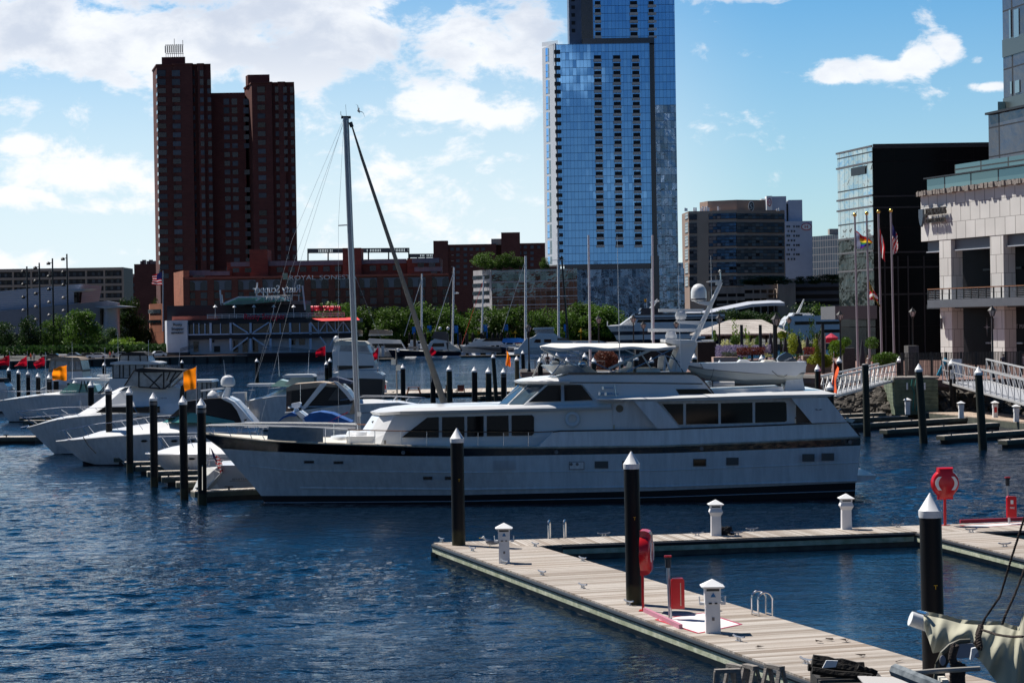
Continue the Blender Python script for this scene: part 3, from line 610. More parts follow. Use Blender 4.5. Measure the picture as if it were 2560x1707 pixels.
# ------------------------------------------------------------------ boat building tools
def beamf(B, e=.42, p=2.2, st=.1, b0=.02):
    def f(s): return b0 + (B-b0) * (1 - (1 - min(s/e, 1))**p) * (1 - st * max(0, (s-.7)/.3)**2)
    return f
def resamp(pts, s):
    x = pts[0][0] + (pts[-1][0] - pts[0][0]) * s; sg = 1 if pts[-1][0] > pts[0][0] else -1
    for (x0, y0), (x1, y1) in zip(pts, pts[1:]):
        if (x - x0)*sg >= -1e-6 and (x - x1)*sg <= 1e-6:
            t = (x-x0)/(x1-x0) if x1 != x0 else 0; return x, y0 + (y1-y0)*t
    return x, pts[-1][1]
class Boat:
    def __init__(s, name, label, cat, Y, ref, group=None):
        s.Y = Y; q = W(ref[0], ref[1], Y); s.root = thing(name, label, cat, (q.x, Y, 0), group)
    def line(s, pts, bf, n=40):
        out = []
        for i in range(n+1):
            t = i/n; t = t**1.35; x, y = resamp(pts, t); b = bf(t); out.append(W(x, y, s.Y - b))
        return out
    def mir(s, q): return Vector((q.x, 2*s.Y - q.y, q.z))
    def band(s, name, A, B, m, trans=True, parent=None):
        n = len(A); mb = MB()
        for f in (lambda q: q, s.mir):
            a = [f(q) for q in A]; b = [f(q) for q in B]; mb.add(a + b, [(i, i+1, i+1+n, i+n) for i in range(n-1)])
        if trans: mb.add([A[-1], B[-1], s.mir(B[-1]), s.mir(A[-1])], [(0,1,2,3)])
        mb.add([A[0], B[0], s.mir(B[0]), s.mir(A[0])], [(0,1,2,3)])
        return mb.build(name, m, parent or s.root, True)
    def deck(s, A, m, name='deck', drop=.02):
        n = len(A); mb = MB(); d = V3(0,0,-drop); c = [V3(q.x, s.Y, q.z + .04 + .13*min(1, abs(q.y-s.Y)/1.5)) for q in A]
        mb.add([q+d for q in A] + [q+d for q in c] + [s.mir(q)+d for q in A], [(i,i+1,i+1+n,i+n) for i in range(n-1)] + [(i+n,i+1+n,i+1+2*n,i+2*n) for i in range(n-1)])
        return mb.build(name, m, s.root, True)
    def rail(s, name, A, r, m, both=True, n=6, d=V3(0,0,0)):
        if both: MB().tube([s.mir(q)+d for q in A], r, n).build(name, m, s.root, True)
        return MB().tube([q+d for q in A], r, n).build(name, m, s.root, True)
    def house(s, name, poly, hw, m, smooth=False, parent=None, top=None, tz=None):
        """side outline swept across the boat; top>0 narrows the upper part by that much"""
        P = [W(x, y, s.Y - hw) for x, y in poly]; z0 = min(q.z for q in P); z1 = max(q.z for q in P)
        near = []; farp = []
        for q in P:
            k = (top or 0) * (q.z - z0)/(z1 - z0 + 1e-6); near.append(V3(q.x, s.Y - hw + k, q.z)); farp.append(V3(q.x, s.Y + hw - k, q.z))
        n = len(P); mb = MB().add(near + farp, [tuple(range(n)), tuple(range(2*n-1, n-1, -1))] + [(i, i+n, (i+1)%n+n, (i+1)%n) for i in range(n)])
        return mb.build(name, m, parent or s.root, smooth)
    def rings(s, name, rings, m, parent=None, smooth=False):
        """closed horizontal rings: each a list of (px, py, hw) from bow centre round the near side; mirrored; stacked"""
        R_ = []
        for rg in rings:
            near = [W(x, y, s.Y - hw) for x, y, hw in rg]; R_.append(near + [s.mir(q) for q in near[::-1]])
        n = len(R_[0]); mb = MB().add([q for r_ in R_ for q in r_], [(i*n+k, i*n+(k+1)%n, (i+1)*n+(k+1)%n, (i+1)*n+k) for i in range(len(R_)-1) for k in range(n)] + [tuple((len(R_)-1)*n+k for k in range(n))])
        return mb.build(name, m, parent or s.root, smooth)
    def win(s, poly, hw, name='window', m=None, eps=.012, both=False, parent=None):
        mb = MB(); P = [W(x, y, s.Y - hw) for x, y in poly]
        mb.poly([q + V3(0,-eps,0) for q in P], (0, eps*.8, 0))
        if both: mb.poly([V3(q.x, 2*s.Y - q.y + eps, q.z) for q in P], (0, -eps*.8, 0))
        return mb.build(name, m or GLASSD, parent or s.root)
    def tube(s, name, pts, r, m, hw=0, both=False, n=8, parent=None, r2=None, smooth=True):
        mb = MB(); P = [W(p[0], p[1], s.Y - (p[2] if len(p) > 2 else hw)) for p in pts]; mb.tube(P, r, n, r2)
        if both: MB().tube([s.mir(q) for q in P], r, n, r2).build(name, m, parent or s.root, smooth)
        return mb.build(name, m, parent or s.root, smooth)
    def pt(s, px, py, hw=0): return W(px, py, s.Y - hw)
# ------------------------------------------------------------------ the large yacht
Yb = Boat('motor_yacht', 'large white motor yacht with a black sheer stripe lying across the middle of the harbour', 'yacht', 98.3, (1330,1255))
def offb(f, k, d): return lambda s_: max(.02, f(s_)*k - d)
bt = beamf(3.1, .40, 2.1, .12)
l_top = Yb.line([(498,1082),(560,1090),(664,1101.5),(809,1108),(1008,1114),(1160,1118),(1345,1118.5),(1650,1115),(1900,1105),(2151,1092)], bt, 60)
l_blk = Yb.line([(552,1121),(656,1127.5),(760,1132),(850,1136),(1000,1139.5),(1160,1140.5),(1650,1133),(1900,1124),(2151,1113)], beamf(3.08, .44, 1.9, .12), 60)
l_k1 = Yb.line([(585,1160),(728,1176),(1160,1181),(1650,1176),(2147,1156)], beamf(3.0, .47, 1.7, .12), 60)
l_k2 = Yb.line([(634,1216),(728,1219),(1160,1223),(1650,1216),(2142,1201)], beamf(2.93, .50, 1.5, .12), 60)
l_boot = Yb.line([(653,1239),(900,1238.5),(1160,1237),(1650,1226),(2139,1206)], beamf(2.85, .50, 1.45, .12), 60)
l_bot = Yb.line([(676,1290),(1400,1280),(2136,1266)], beamf(2.7, .5, 1.4, .15), 60)
stripe = mat('black_stripe_paint', (.005,.006,.010), .10, spec=.7, coat=.6, bump=.25, bs=3)
Yb.band('sheer_stripe', l_top, l_blk, stripe)
hull = MB(); 
Yb.band('hull', l_blk, l_k1, HULLW); Yb.band('hull_side', l_k1, l_k2, HULLW); Yb.band('lower_hull', l_k2, l_boot, HULLW)
Yb.band('boot_stripe', l_boot, l_bot, BOOT)
Yb.rail('rubbing_strake', l_k1[4:], .035, HULLW); Yb.rail('spray_rail', l_k2[9:], .05, HULLW)
Yb.rail('waterline_pinstripe', [q.lerp(r_, .33)+V3(0,-.03,0) for q, r_ in zip(l_boot, l_bot)], .02, ALUP)
Yb.rail('cap_rail', l_top, .055, mat('cream_cap_rail', (.62,.55,.44), .5, var=.4, vs=3))
Yb.deck(l_top, CREAM)
# raised bulwark aft
bw_ = MB(); lo_ = [(1345,1118),(1650,1115),(1900,1105),(2151,1092)]; up_ = [(1345,1117),(1382,1079),(1400,1077),(1650,1073.5),(1900,1064),(2120,1054.5),(2151,1091)]
hb = lambda x: bt((x-498)/1653.)
P0 = [W(x, resamp(lo_, (x-1345)/806.)[1], Yb.Y - hb(x)) for x, y in up_]; P1 = [W(x, y, Yb.Y - hb(x) + .05) for x, y in up_]
for f in (lambda q: q, Yb.mir):
    a = [f(q) for q in P0]; b_ = [f(q) for q in P1]; n = len(a); bw_.add(a+b_, [(i,i+1,i+1+n,i+n) for i in range(n-1)])
bw_.add([P1[-2], P1[-1], Yb.mir(P1[-1]), Yb.mir(P1[-2])], [(0,1,2,3)])
bw_.build('bulwark', HULLW, Yb.root)
RAILB = mat('varnished_cap', (.10,.055,.035), .4, var=.4, vs=5)
Yb.rail('bulwark_cap', P1[1:], .035, RAILB)
MB().tube([W(1381+k, 1077.5, Yb.Y-3.02) for k in (0,)] + [W(600,1063.5,Yb.Y-1.2)], .01).build('x', ALU) if False else None
# deckhouse
H1 = [[(884,1110,0),(905,1112,1.5),(950,1114,2.35),(1640,1120,2.4),(1640,1120,0)], [(900,1084,0),(922,1086,1.45),(962,1084,2.3),(1640,1078,2.4),(1640,1078,0)], [(930,1038,0),(948,1040,1.4),(985,1038,2.25),(1640,1003,2.35),(1640,1003,0)]]
Yb.rings('deckhouse', H1, WHITE)
def slabx(name, pts, m, parent=None): return Yb.rings(name, pts, m, parent)
slabx('deckhouse_roof', [[(932,1037,0),(950,1038.5,1.6),(1000,1036,2.55),(1200,1031,2.62),(1528,1023,2.62),(1528,1023,0)], [(925,1029,0),(946,1031,1.7),(1000,1028,2.7),(1200,1024,2.75),(1528,1017,2.72),(1528,1017,0)], [(950,1020,0),(975,1021,1.5),(1020,1019.5,2.4),(1200,1015,2.5),(1528,1009,2.6),(1528,1009,0)]], WHITE)
for pl in ([(1004,1093),(1068,1043.5),(1097,1042),(1097,1093)], [(1105,1042),(1161,1041),(1161,1092),(1105,1092.5)], [(1168,1041),(1209,1039.5),(1209,1090.5),(1168,1091)], [(1217,1039.5),(1271,1038),(1272,1089),(1217,1090)], [(1279,1038),(1330,1037),(1335,1042),(1335,1083),(1330,1088),(1279,1088.5)]):
    w_ = Yb.win(pl, 2.42); Yb.win([(x + (3 if i in (0,1) else -3), y) for i, (x, y) in enumerate(pl)][:0] or pl, 2.40, 'window_frame', mat('frame_white', (.6,.62,.64), .4) if 'frame_white' not in bpy.data.materials else bpy.data.materials['frame_white'], parent=w_)
# aft saloon, recessed under the boat deck
Yb.house('saloon', [(1560,1003),(1987,996),(1987,1062),(1560,1080)], 2.42, HULLW)
for pl in ([(1655,1009.5),(1708,1009),(1708,1060.5),(1697,1061)], [(1715,1009),(1795,1008),(1796,1059),(1715,1060.5)], [(1802,1007.5),(1881,1006),(1881.5,1056.5),(1802,1058.5)], [(1888,1005.5),(1962,1004),(1966,1008),(1967,1051),(1963,1054),(1888,1056.5)]):
    Yb.win(pl, 2.43)
Yb.win([(1990,1000),(2000,1000),(2030,1056),(1990,1058)], 2.41, 'aft_doorway', mat('varnished_door', (.10,.06,.04), .4))
Yb.win([(1532,1006),(1576,1006),(1576,1074),(1532,1075)], 2.41, 'side_door', HULLW)
Yb.tube('porthole', [(1549,1021,2.42),(1549,1021,2.46)], .165, mat('porthole_bronze', (.05,.045,.03), .25), both=True, n=20)
Yb.tube('door_handle', [(1535,1062,2.43),(1535,1072,2.46)], .02, mat('brass', (.5,.33,.12), .3, metal=.8))
# pilothouse and flybridge
PH = [[(1240,1017,0),(1262,1018,1.3),(1303,1018,2.2),(1640,1006,2.25),(1640,1006,0)], [(1298,957,0),(1322,958,1.25),(1370,958.5,2.05),(1700,957,2.1),(1700,957,0)]]
Yb.rings('pilothouse', PH, WHITE)
WS = mat('windscreen_glass', (.07,.11,.14), .05, spec=.9, metal=.25)
def facet(a, b, c, d, name, m, off=.02):
    A_, B_, C_, D_ = [W(x, y, Yb.Y - h) for x, y, h in (a,b,c,d)]; nrm = (B_-A_).cross(D_-A_).normalized()
    if nrm.x > 0: nrm = -nrm
    MB().add([q + nrm*off for q in (A_,B_,C_,D_)], [(0,1,2,3)]).build(name, m, Yb.root)
def lerpp(a, b, t): return tuple(a[i] + (b[i]-a[i])*t for i in range(3))
b0_, b1_, b2_ = (1240,1017,0), (1262,1018,1.3), (1303,1018,2.2); t0_, t1_, t2_ = (1298,957,0), (1322,958,1.25), (1370,958.5,2.05)
def quadon(bl, br, tl, tr, u0, u1, v0, v1, nm):
    q = lambda u, v: lerpp(lerpp(bl, br, u), lerpp(tl, tr, u), v)
    facet(q(u0,v0), q(u1,v0), q(u1,v1), q(u0,v1), nm, WS)
quadon(b1_, b2_, t1_, t2_, .06, .94, .12, .93, 'windscreen_pane'); quadon(b0_, b1_, t0_, t1_, .08, .95, .12, .93, 'windscreen_pane')
Yb.tube('wiper', [(1283,998,2.1),(1330,962,1.6)], .012, BLACKM); Yb.tube('wiper', [(1262,995,1.0),(1306,962,.6)], .012, BLACKM)
Yb.win([(1322,1004.5),(1370,962.5),(1402,962),(1402.5,1002.5)], 2.18, eps=.06); Yb.win([(1410,962),(1452,962),(1482,999.5),(1411,1002)], 2.18, eps=.06)
slabx('pilothouse_brow', [[(1290,957,0),(1312,958,1.4),(1370,959,2.3),(1420,956,2.35),(1420,956,0)], [(1284,951.5,0),(1305,952.5,1.5),(1365,953,2.4),(1424,952,2.4),(1424,952,0)], [(1305,945,0),(1335,944,1.2),(1380,943,2.0),(1415,946,2.1),(1415,946,0)]], WHITE)
Yb.house('flybridge_coaming', [(1405,958),(1395,944),(1430,935),(1728,933),(1745,940),(1788,986),(1700,992),(1640,1004),(1600,1006),(1530,1014),(1490,1000),(1456,962)], 2.26, WHITE)
Yb.win([(1420,931),(1728,929.5),(1742,933),(1746,940),(1728,936.5),(1420,936.5)], 2.27, 'coaming_stripe', BLACKP)
Yb.win([(1424,955),(1528,955),(1755,958),(1757,960.5),(1528,958),(1424,957.6)], 2.27, 'pinstripe', BLACKP)
Yb.win([(1689,972.5),(1768,972),(1782,985),(1698,985.5)], 2.275, 'vent_window', GLASSD)
Yb.tube('fascia_trim', [(1742,937,2.28),(1758,950,2.28),(1786,986,2.28)], .03, RAILB)
# boat deck overhang
slabx('boat_deck', [[(1508,1001,0),(1498,1001.5,2.9),(1650,1003,3.0),(1900,998,3.05),(2075,991,3.05),(2075,991,0)], [(1500,998,0),(1490,998.5,3.0),(1650,996.5,3.1),(1900,988,3.15),(2094,985,3.15),(2094,985,0)], [(1510,992,0),(1500,993,2.8),(1650,990,2.9),(1900,981,2.95),(2058,975.5,2.9),(2058,975.5,0)]], WHITE)
for pl in ([(1586,1003.5),(1641,1003),(1700,1070),(1645,1073)], [(1978,995),(2068,992.5),(2118,1055),(2030,1057.5)]):
    for sg in (-1, 1):
        q = [W(x, y, Yb.Y - 3.0) for x, y in pl]; q = q if sg < 0 else [Yb.mir(v) for v in q]
        MB().poly(q, (0, .1*-sg, 0)).build('side_wing', HULLW, Yb.root)
Yb.win([(2036,1023),(2041,1021),(2046,1024),(2051,1021),(2057,1023),(2051,1026),(2046,1025),(2041,1026)], 3.0, 'winged_badge', mat('badge_grey', (.25,.27,.3), .4, metal=.4))
# hull openings and fittings
def ho(x0, y0, x1, y1, nm, m, b=3.05, fr=True):
    o_ = Yb.win([(x0,y0),(x1,y0-.3),(x1,y1-.3),(x0,y1)], b, nm, m, both=False)
    if fr: Yb.win([(x0-1.5,y0-1.5),(x1+1.5,y0-1.8),(x1+1.5,y1+1.2),(x0-1.5,y1+1.5)], b-.008, nm+'_rim', bpy.data.materials['hatch_grey'] if 'hatch_grey' in bpy.data.materials else mat('hatch_grey', (.09,.10,.12), .4), both=False, parent=o_)
BLIND = mat('window_blind', (.10,.09,.08), .6)
for x0,y0,x1,y1,m_ in ((1488,1154,1519,1169,BLIND),(1557,1153,1590,1168,BLIND),(1734,1148,1764,1164,GLASSD),(1817,1145,1845,1161,BLIND),(2007,1136,2035,1152,BLIND),(2055,1134,2084,1150,BLIND)):
    ho(x0,y0,x1,y1,'hull_window',m_, 3.06)
for x0,y0,x1,y1,b_ in ((761,1152.5,784,1157,2.35),(835,1154,857,1158.5,2.68),(1059,1192,1080,1198,2.96),(1113,1192,1133,1198,2.98)): ho(x0,y0,x1,y1,'hull_slot',GLASSD,b_+.08)
ho(1424,1155,1459,1172,'shore_power_panel',HULLW,3.06); 
for x in (1428,1443): Yb.tube('power_socket', [(x,1160,3.07),(x,1160,3.11)], .07, CAPG, n=12)
mg = MB()
for k in range(9):
    a = W(1232,1152+k*2.7,Yb.Y-3.06); b_ = W(1290,1151+k*2.7,Yb.Y-3.06); mg.beam(a, b_, .02, .014)
mg.build('air_grille', mat('grille_grey', (.42,.46,.52), .5), Yb.root)
for x, y, b_ in ((1008,1131,3.0),(1391,1129.5,3.1),(1754,1121,3.12),(2125,1105,2.85)):
    o_ = Yb.tube('fairlead', [(x,y,b_),(x,y,b_+.05)], .09, CAPG, n=16)
# fenders rails and pulpit
def stanch(p0, p1, name='stanchion', r=.018, m=STEEL): MB().tube([p0, p1], r, 6).build(name, m, Yb.root, True)
TR = [(520,1063,.25),(600,1063.5,1.15),(700,1065,1.8),(800,1069,2.3),(870,1074,2.6),(1000,1077,2.85),(1160,1079,2.98),(1345,1080,3.02),(1382,1078,3.02)]
Yb.tube('hand_rail', [TR[0]] + TR[1:5], .03, WHITE, both=True); Yb.tube('hand_rail', TR[4:], .022, TEAK, both=True)
for x0, y0, x1, y1, b_ in ((522,1064,535,1087,.4),(566,1064,578,1092,.9),(618,1064,630,1097,1.3),(644,1065,662,1099,1.5),(813,1070,813,1109,2.35),(873,1074,873,1110,2.55),(937,1076,937,1113,2.75),(1003,1077.5,1003,1114,2.85),(1067,1078.5,1067,1115.5,2.92),(1195,1081,1195,1118,3.0),(1259,1081,1259,1118.5,3.0),(1321,1081,1321,1118.5,3.0)):
    for sg in (0, 1):
        a, b2 = Yb.pt(x0,y0,b_), Yb.pt(x1,y1,b_)
        if sg: a, b2 = Yb.mir(a), Yb.mir(b2)
        stanch(a, b2)
Yb.tube('bulwark_brace', [(1343,1117,3.03),(1381,1082,3.03)], .03, WHITE, both=True)
Yb.tube('pulpit_rail', [(520,1063,.25),(508,1066,0.)], .03, WHITE, both=True)
# canvas dodger on the bow rail, covered tender cushion, windlass, anchor box
canv = mat('grey_dodger_canvas', (.26,.29,.31), .85, var=.25, vs=3, bump=.5, bs=2.5)
Yb.win([(672,1066),(808,1069.5),(808,1106),(700,1101),(668,1098)], 1.95, 'weather_cloth', canv, eps=.04)
mb = MB(); c0 = Yb.pt(880,1098,0)
for (x, y, hx, hy, hz) in ((858,1098,.50,1.0,.20),(902,1084,.55,1.3,.16)): 
    q = Yb.pt(x, y, 0); mb.lathe(q, [(1,-hz*1.6),(1.02,0),(.93,hz*.8),(.5,hz)], 24, hx*1.2, hy)
mb.build('foredeck_cushion', WHITE, Yb.root, True)
Yb.house('foredeck_locker', [(866,1112),(866,1091),(948,1090),(946,1114)], 1.9, WHITE)
Yb.win([(960,1100),(965,1100),(965,1110),(960,1110)], 2.42, 'louvre', CAPG)
Yb.win([(928,1053),(936,1051),(938,1054),(933,1060)], 1.0, 'front_badge', CAPG) 
# roof fittings
def horn(px, py):
    MB().tube([Yb.pt(px+10,py,2.4), Yb.pt(px-22,py+.5,2.4)], .022, 8).lathe(Yb.pt(px-23,py+.5,2.4), [(.01,-.07),(.07,-.07),(.07,.07),(.01,.07)], 10).build('air_horn', STEEL, Yb.root, True)
horn(1530,969); horn(1521,983); horn(1537,984)
Yb.tube('horn_bracket', [(1536,963,2.4),(1540,990,2.4)], .03, STEEL)
q = Yb.pt(1456,944,1.9); MB().box(q.x-.12,q.x+.12,q.y-.14,q.y+.14,q.z-.28,q.z+.2).build('searchlight_base', WHITE, Yb.root)
q = Yb.pt(1457,910,1.9); MB().ell(q, .2,.26,.17, 16, 8).build('searchlight', STEEL, Yb.root, True); Yb.tube('searchlight_stem', [(1456,932,1.9),(1457,918,1.9)], .03, STEEL)
MB().ell(Yb.pt(1386,906,0), .2,.5,.09, 14, 6).build('helm_seat', WHITE, Yb.root, True)
# flybridge windscreen and helm
Yb.rings('flybridge_windscreen', [[(1378,934,0),(1385,935,1.3),(1470,934,2.1),(1470,934,2.05)], [(1352,913,0),(1360,914,1.4),(1445,914,2.15),(1445,914,2.1)]], CLEARV)
Yb.house('helm_console', [(1430,934),(1425,920),(1470,915),(1500,934)], 1.1, CREAM)
Yb.house('settee', [(1530,934),(1575,920),(1580,905),(1584,934)], 1.6, CREAM)
Yb.house('aft_settee', [(1590,934),(1592,922),(1650,922),(1652,934)], 1.9, CREAM)
# bimini: sagging cloth between four bows
def bim(u, v):
    x = 1350 + (1689-1350)*u; hw = 2.0*(1-2*v); arch = 1-(2*v-1)**2
    lo = 868 + 3*math.sin(u*math.pi*3)**2 if 0 < u < 1 else 868
    top = 858 + (8 if u > .92 else 0)*((u-.92)/.08 if u > .92 else 0) + (7*(1-u/.08) if u < .08 else 0)
    q = W(x, lo + (top-lo)*min(1, arch*2.2), Yb.Y - hw); return (q.x, Yb.Y-hw, q.z)
BIM = mat('white_canvas_top', (.80,.77,.72), .75, var=.1, vs=1.5, bump=.3, bs=1.5)
MB().grid(bim, 36, 14).build('bimini_top', BIM, Yb.root, True)
for sg in (-1, 1):
    pts = [Yb.pt(1352+(1689-1352)*i/36, 869 + 4.5*math.sin(i/36*math.pi*3)**2, 2.0*sg) for i in range(37)]
    MB().tube(pts, .075, 8).build('bimini_hem', BIM, Yb.root, True)
FR = mat('cream_frame', (.68,.64,.55), .45)
for pts, m_, r_ in (([(1362,879),(1331,943)],FR,.03),([(1355,872),(1445,920)],FR,.045),([(1421,884),(1376,941)],STEEL,.02),([(1410,874),(1450,889)],FR,.03),([(1420,876),(1548,936)],STEEL,.022),([(1690,868),(1547,940)],STEEL,.028),([(1630,873),(1522,922)],FR,.06),([(1560,873),(1592,888)],FR,.03),([(1600,880),(1630,925)],FR,.035),([(1632,873),(1700,905)],STEEL,.02),([(1675,878),(1712,936)],BLACKM,.02)):
    for sg in (1, -1): Yb.tube('bimini_strut', [(x, y, 2.0*sg) for x, y in pts], r_, m_)
# radar arch, mast, domes
Yb.house('radar_arch', [(1676,929),(1716,929),(1742,864),(1744,856),(1700,852),(1665,849),(1666,855),(1688,866),(1698,868)], 1.5, WHITE)
Yb.house('arch_platform', [(1664,856),(1664,849),(1735,850),(1740,856),(1700,862)], 1.7, WHITE)
Yb.tube('mast', [(1733,852),(1752,815),(1775,765),(1803,706)], .125, WHITE, r2=.09, n=10)
Yb.house('mast_arm', [(1690,802),(1752,802),(1752,808),(1745,812),(1700,809)], .22, WHITE); Yb.house('dome_bracket', [(1738,754),(1778,754),(1772,764),(1752,760)], .3, WHITE)
Yb.house('mast_head', [(1790,701),(1806,700),(1800,712),(1790,713)], .12, WHITE); Yb.house('mast_head_wing', [(1768,704),(1778,701),(1795,700),(1792,705),(1778,706)], .35, WHITE)
Yb.tube('anchor_light', [(1801,700),(1800,677)], .03, STEEL); MB().ell(Yb.pt(1800,679), .06,.06,.08, 8, 6).build('light_globe', CREAM, Yb.root, True)
MB().lathe(Yb.pt(1793,699), [(.08,0),(.09,.1),(.07,.2)], 10).build('camera_housing', DARKST, Yb.root)
d = Yb.pt(1747,753); MB().lathe(d, [(.30,.0),(.355,.04),(.36,.14),(.355,.42),(.32,.58),(.22,.72),(.1,.78),(.01,.795)], 24).build('satellite_dome', WHITE, Yb.root, True)
MB().lathe(d, [(.33,.03),(.368,.06),(.368,.12),(.36,.13)], 24).build('dome_base_ring', CAPG, Yb.root, True)
def radar(x0, x1, y, th, cx, cy, ry, hw=.12):
    a, b_ = Yb.pt(x0,y), Yb.pt(x1,y); MB().add([], []).beam(a, b_, hw*2, th).build('radar_scanner', WHITE, Yb.root)
    q = Yb.pt(cx, cy); MB().lathe(q, [(.18,-.02),(.24,.05),(.27,.2),(.2,.36),(.08,.42)], 16).build('radar_pedestal', WHITE, Yb.root, True)
radar(1646,1756,776,.14,1702,799,0); radar(1620,1740,825.5,.15,1678,850,0)
for x, y0, y1 in ((1543,590,985),(1695,640,975),(1777,640,845)):
    Yb.tube('whip_antenna', [(x,y0,2.2 if x < 1770 else .3),(x+8 if x < 1700 else x+4,y1,2.2 if x < 1770 else .3)], .008, WHITE, r2=.022)
Yb.tube('rear_mast', [(1628,672),(1629,850)], .02, WHITE); Yb.tube('cross_arm', [(1740,853),(1784,851)], .04, WHITE)
Yb.house('ladder_gate', [(1660,890),(1664,890),(1664,925),(1658,925)], 1.9, WHITE)
Yb.tube('gate_frame', [(1660,926,1.9),(1661,888,1.9),(1690,898,1.9),(1690,926,1.9),(1675,926,1.9),(1662,892,1.9)], .04, WHITE)
# boat deck gear
Yb.house('deck_box', [(1776,984),(1778,974),(1958,967),(1958,976),(1960,979)], 1.6, WHITE)
Yb.house('davit_base', [(1961,976),(1968,938),(2005,938),(2013,975)], .75, WHITE); Yb.win([(1984,945),(1999,945),(1999,957),(1984,957)], .76, 'davit_panel', HULLW, both=False)
MB().lathe(Yb.pt(1985,937), [(.3,0),(.3,.12),(.1,.16)], 12).build('davit_head', STEEL, Yb.root, True)
Yb.tube('rolled_hose', [(1783,960,1.6),(1836,960,1.6)], .13, mat('grey_cover', (.50,.49,.47), .8, bump=.6, bs=4), n=10); Yb.house('winch_box', [(1766,953),(1780,953),(1780,967),(1766,966)], .5, STEEL)
# swim platform
Yb.house('swim_platform', [(2130,1190),(2130,1207),(2188,1198),(2192,1190)], 2.3, HULLW); Yb.house('platform_top', [(2130,1187.5),(2130,1190),(2193,1190),(2193,1188)], 2.35, WHITE)
Yb.tube('platform_chain', [(2152,1096,2.6),(2149,1140,2.6),(2143,1190,2.2)], .012, STEEL, both=True)
Yb.tube('aft_rail', [(2075,1040,2.8),(2102,1022,2.8)], .025, STEEL); Yb.tube('flag_socket', [(2090,1058,2.8),(2090,1035,2.8)], .02, STEEL)
Yb.win([(2116,1042),(2138,1050),(2130,1057),(2112,1052)], 1.5, 'stern_cushion', CREAM)
# life ring hung on the deckhouse
q = Yb.pt(1431,1047,2.5); root = thing('life_ring', 'white ring buoy hanging on the side of the large yacht', 'life ring', tuple(q))
mb = MB(); n = 28; mm = 8; r0, r1 = .265, .075
mb.add([V3(q.x + (r0+r1*math.cos(b2))*math.cos(a), q.y - .05 + .05*math.sin(b2), q.z + (r0+r1*math.cos(b2))*math.sin(a)) for a in [2*math.pi*i/n for i in range(n)] for b2 in [2*math.pi*j/mm for j in range(mm)]],
       [(i*mm+j, i*mm+(j+1)%mm, ((i+1)%n)*mm+(j+1)%mm, ((i+1)%n)*mm+j) for i in range(n) for j in range(mm)])
mb.build('ring', CAPW, root, True)
MB().tube([V3(q.x + .345*math.cos(a)*1.0, q.y-.1, q.z + (.345 + (.05 if math.sin(a) < 0 else 0))*math.sin(a)) for a in [2*math.pi*i/30 for i in range(31)]], .01, 5).build('grab_line', CREAM, root, True)
# tender on the boat deck
T = Boat('tender', 'white inflatable tender lying on the yacht boat deck with a dark outboard tilted up', 'dinghy', 98.3, (1860,960))
tb = beamf(.95, .45, 2.0, .05)
ta = T.line([(1722,905),(1760,908),(1900,906),(2016,904)], offb(tb,1,.12), 24); tb1 = T.line([(1712,912),(1760,918),(1860,926),(1960,934),(2014,930)], tb, 24)
tc1 = T.line([(1716,920),(1760,936),(1860,950),(2005,945)], offb(tb,.95,.0), 24); td = T.line([(1740,940),(1800,956),(1880,961),(1995,959)], offb(tb,.35,.0), 24)
TUBE = mat('cream_hypalon', (.66,.65,.57), .5, var=.1, vs=2)
T.band('hull_top', ta, tb1, WHITE); T.band('hull', tb1, tc1, TUBE); T.band('keel', tc1, td, TUBE); T.deck(ta, WHITE, drop=.1)
T.rail('rubbing_strake', [a.lerp(b2,.2) for a, b2 in zip(tb1, tc1)], .035, mat('grey_rubber', (.22,.22,.22), .6))
T.house('side_panel', [(1752,908),(2010,904),(2017,912),(2008,928),(1990,940),(1930,936),(1760,922)], 1.0, WHITE)
T.tube('lifting_line', [(1930,927,1.02),(1945,940,1.04),(1960,942,1.04),(1968,936,1.02)], .012, BLACKM); T.tube('securing_line', [(1785,921,1.03),(1780,940,1.03),(1772,955,1.03)], .01, BLACKM)
T.house('console', [(1846,905),(1852,899),(1870,899),(1876,904)], .4, WHITE); T.house('seat', [(1908,905),(1912,901),(1938,901),(1944,905)], .6, CREAM)
OBM = mat('outboard_navy', (.02,.04,.07), .3, coat=.4)
o_ = T.house('outboard', [(1943,898),(1948,890),(1966,880),(1972,882),(1994,903),(1960,905),(1946,903)], .22, OBM, True)
a = W(1958.5,901.5,T.Y-.235); b_ = W(1978,892,T.Y-.235); rr = (b_-a).normalized(); text(T.root, 'outboard_lettering', 'YAMAHA', a, (b_-a).length, .08, CAPW, right=tuple(rr), up=tuple(V3(0,-1,0).cross(rr)*-1))
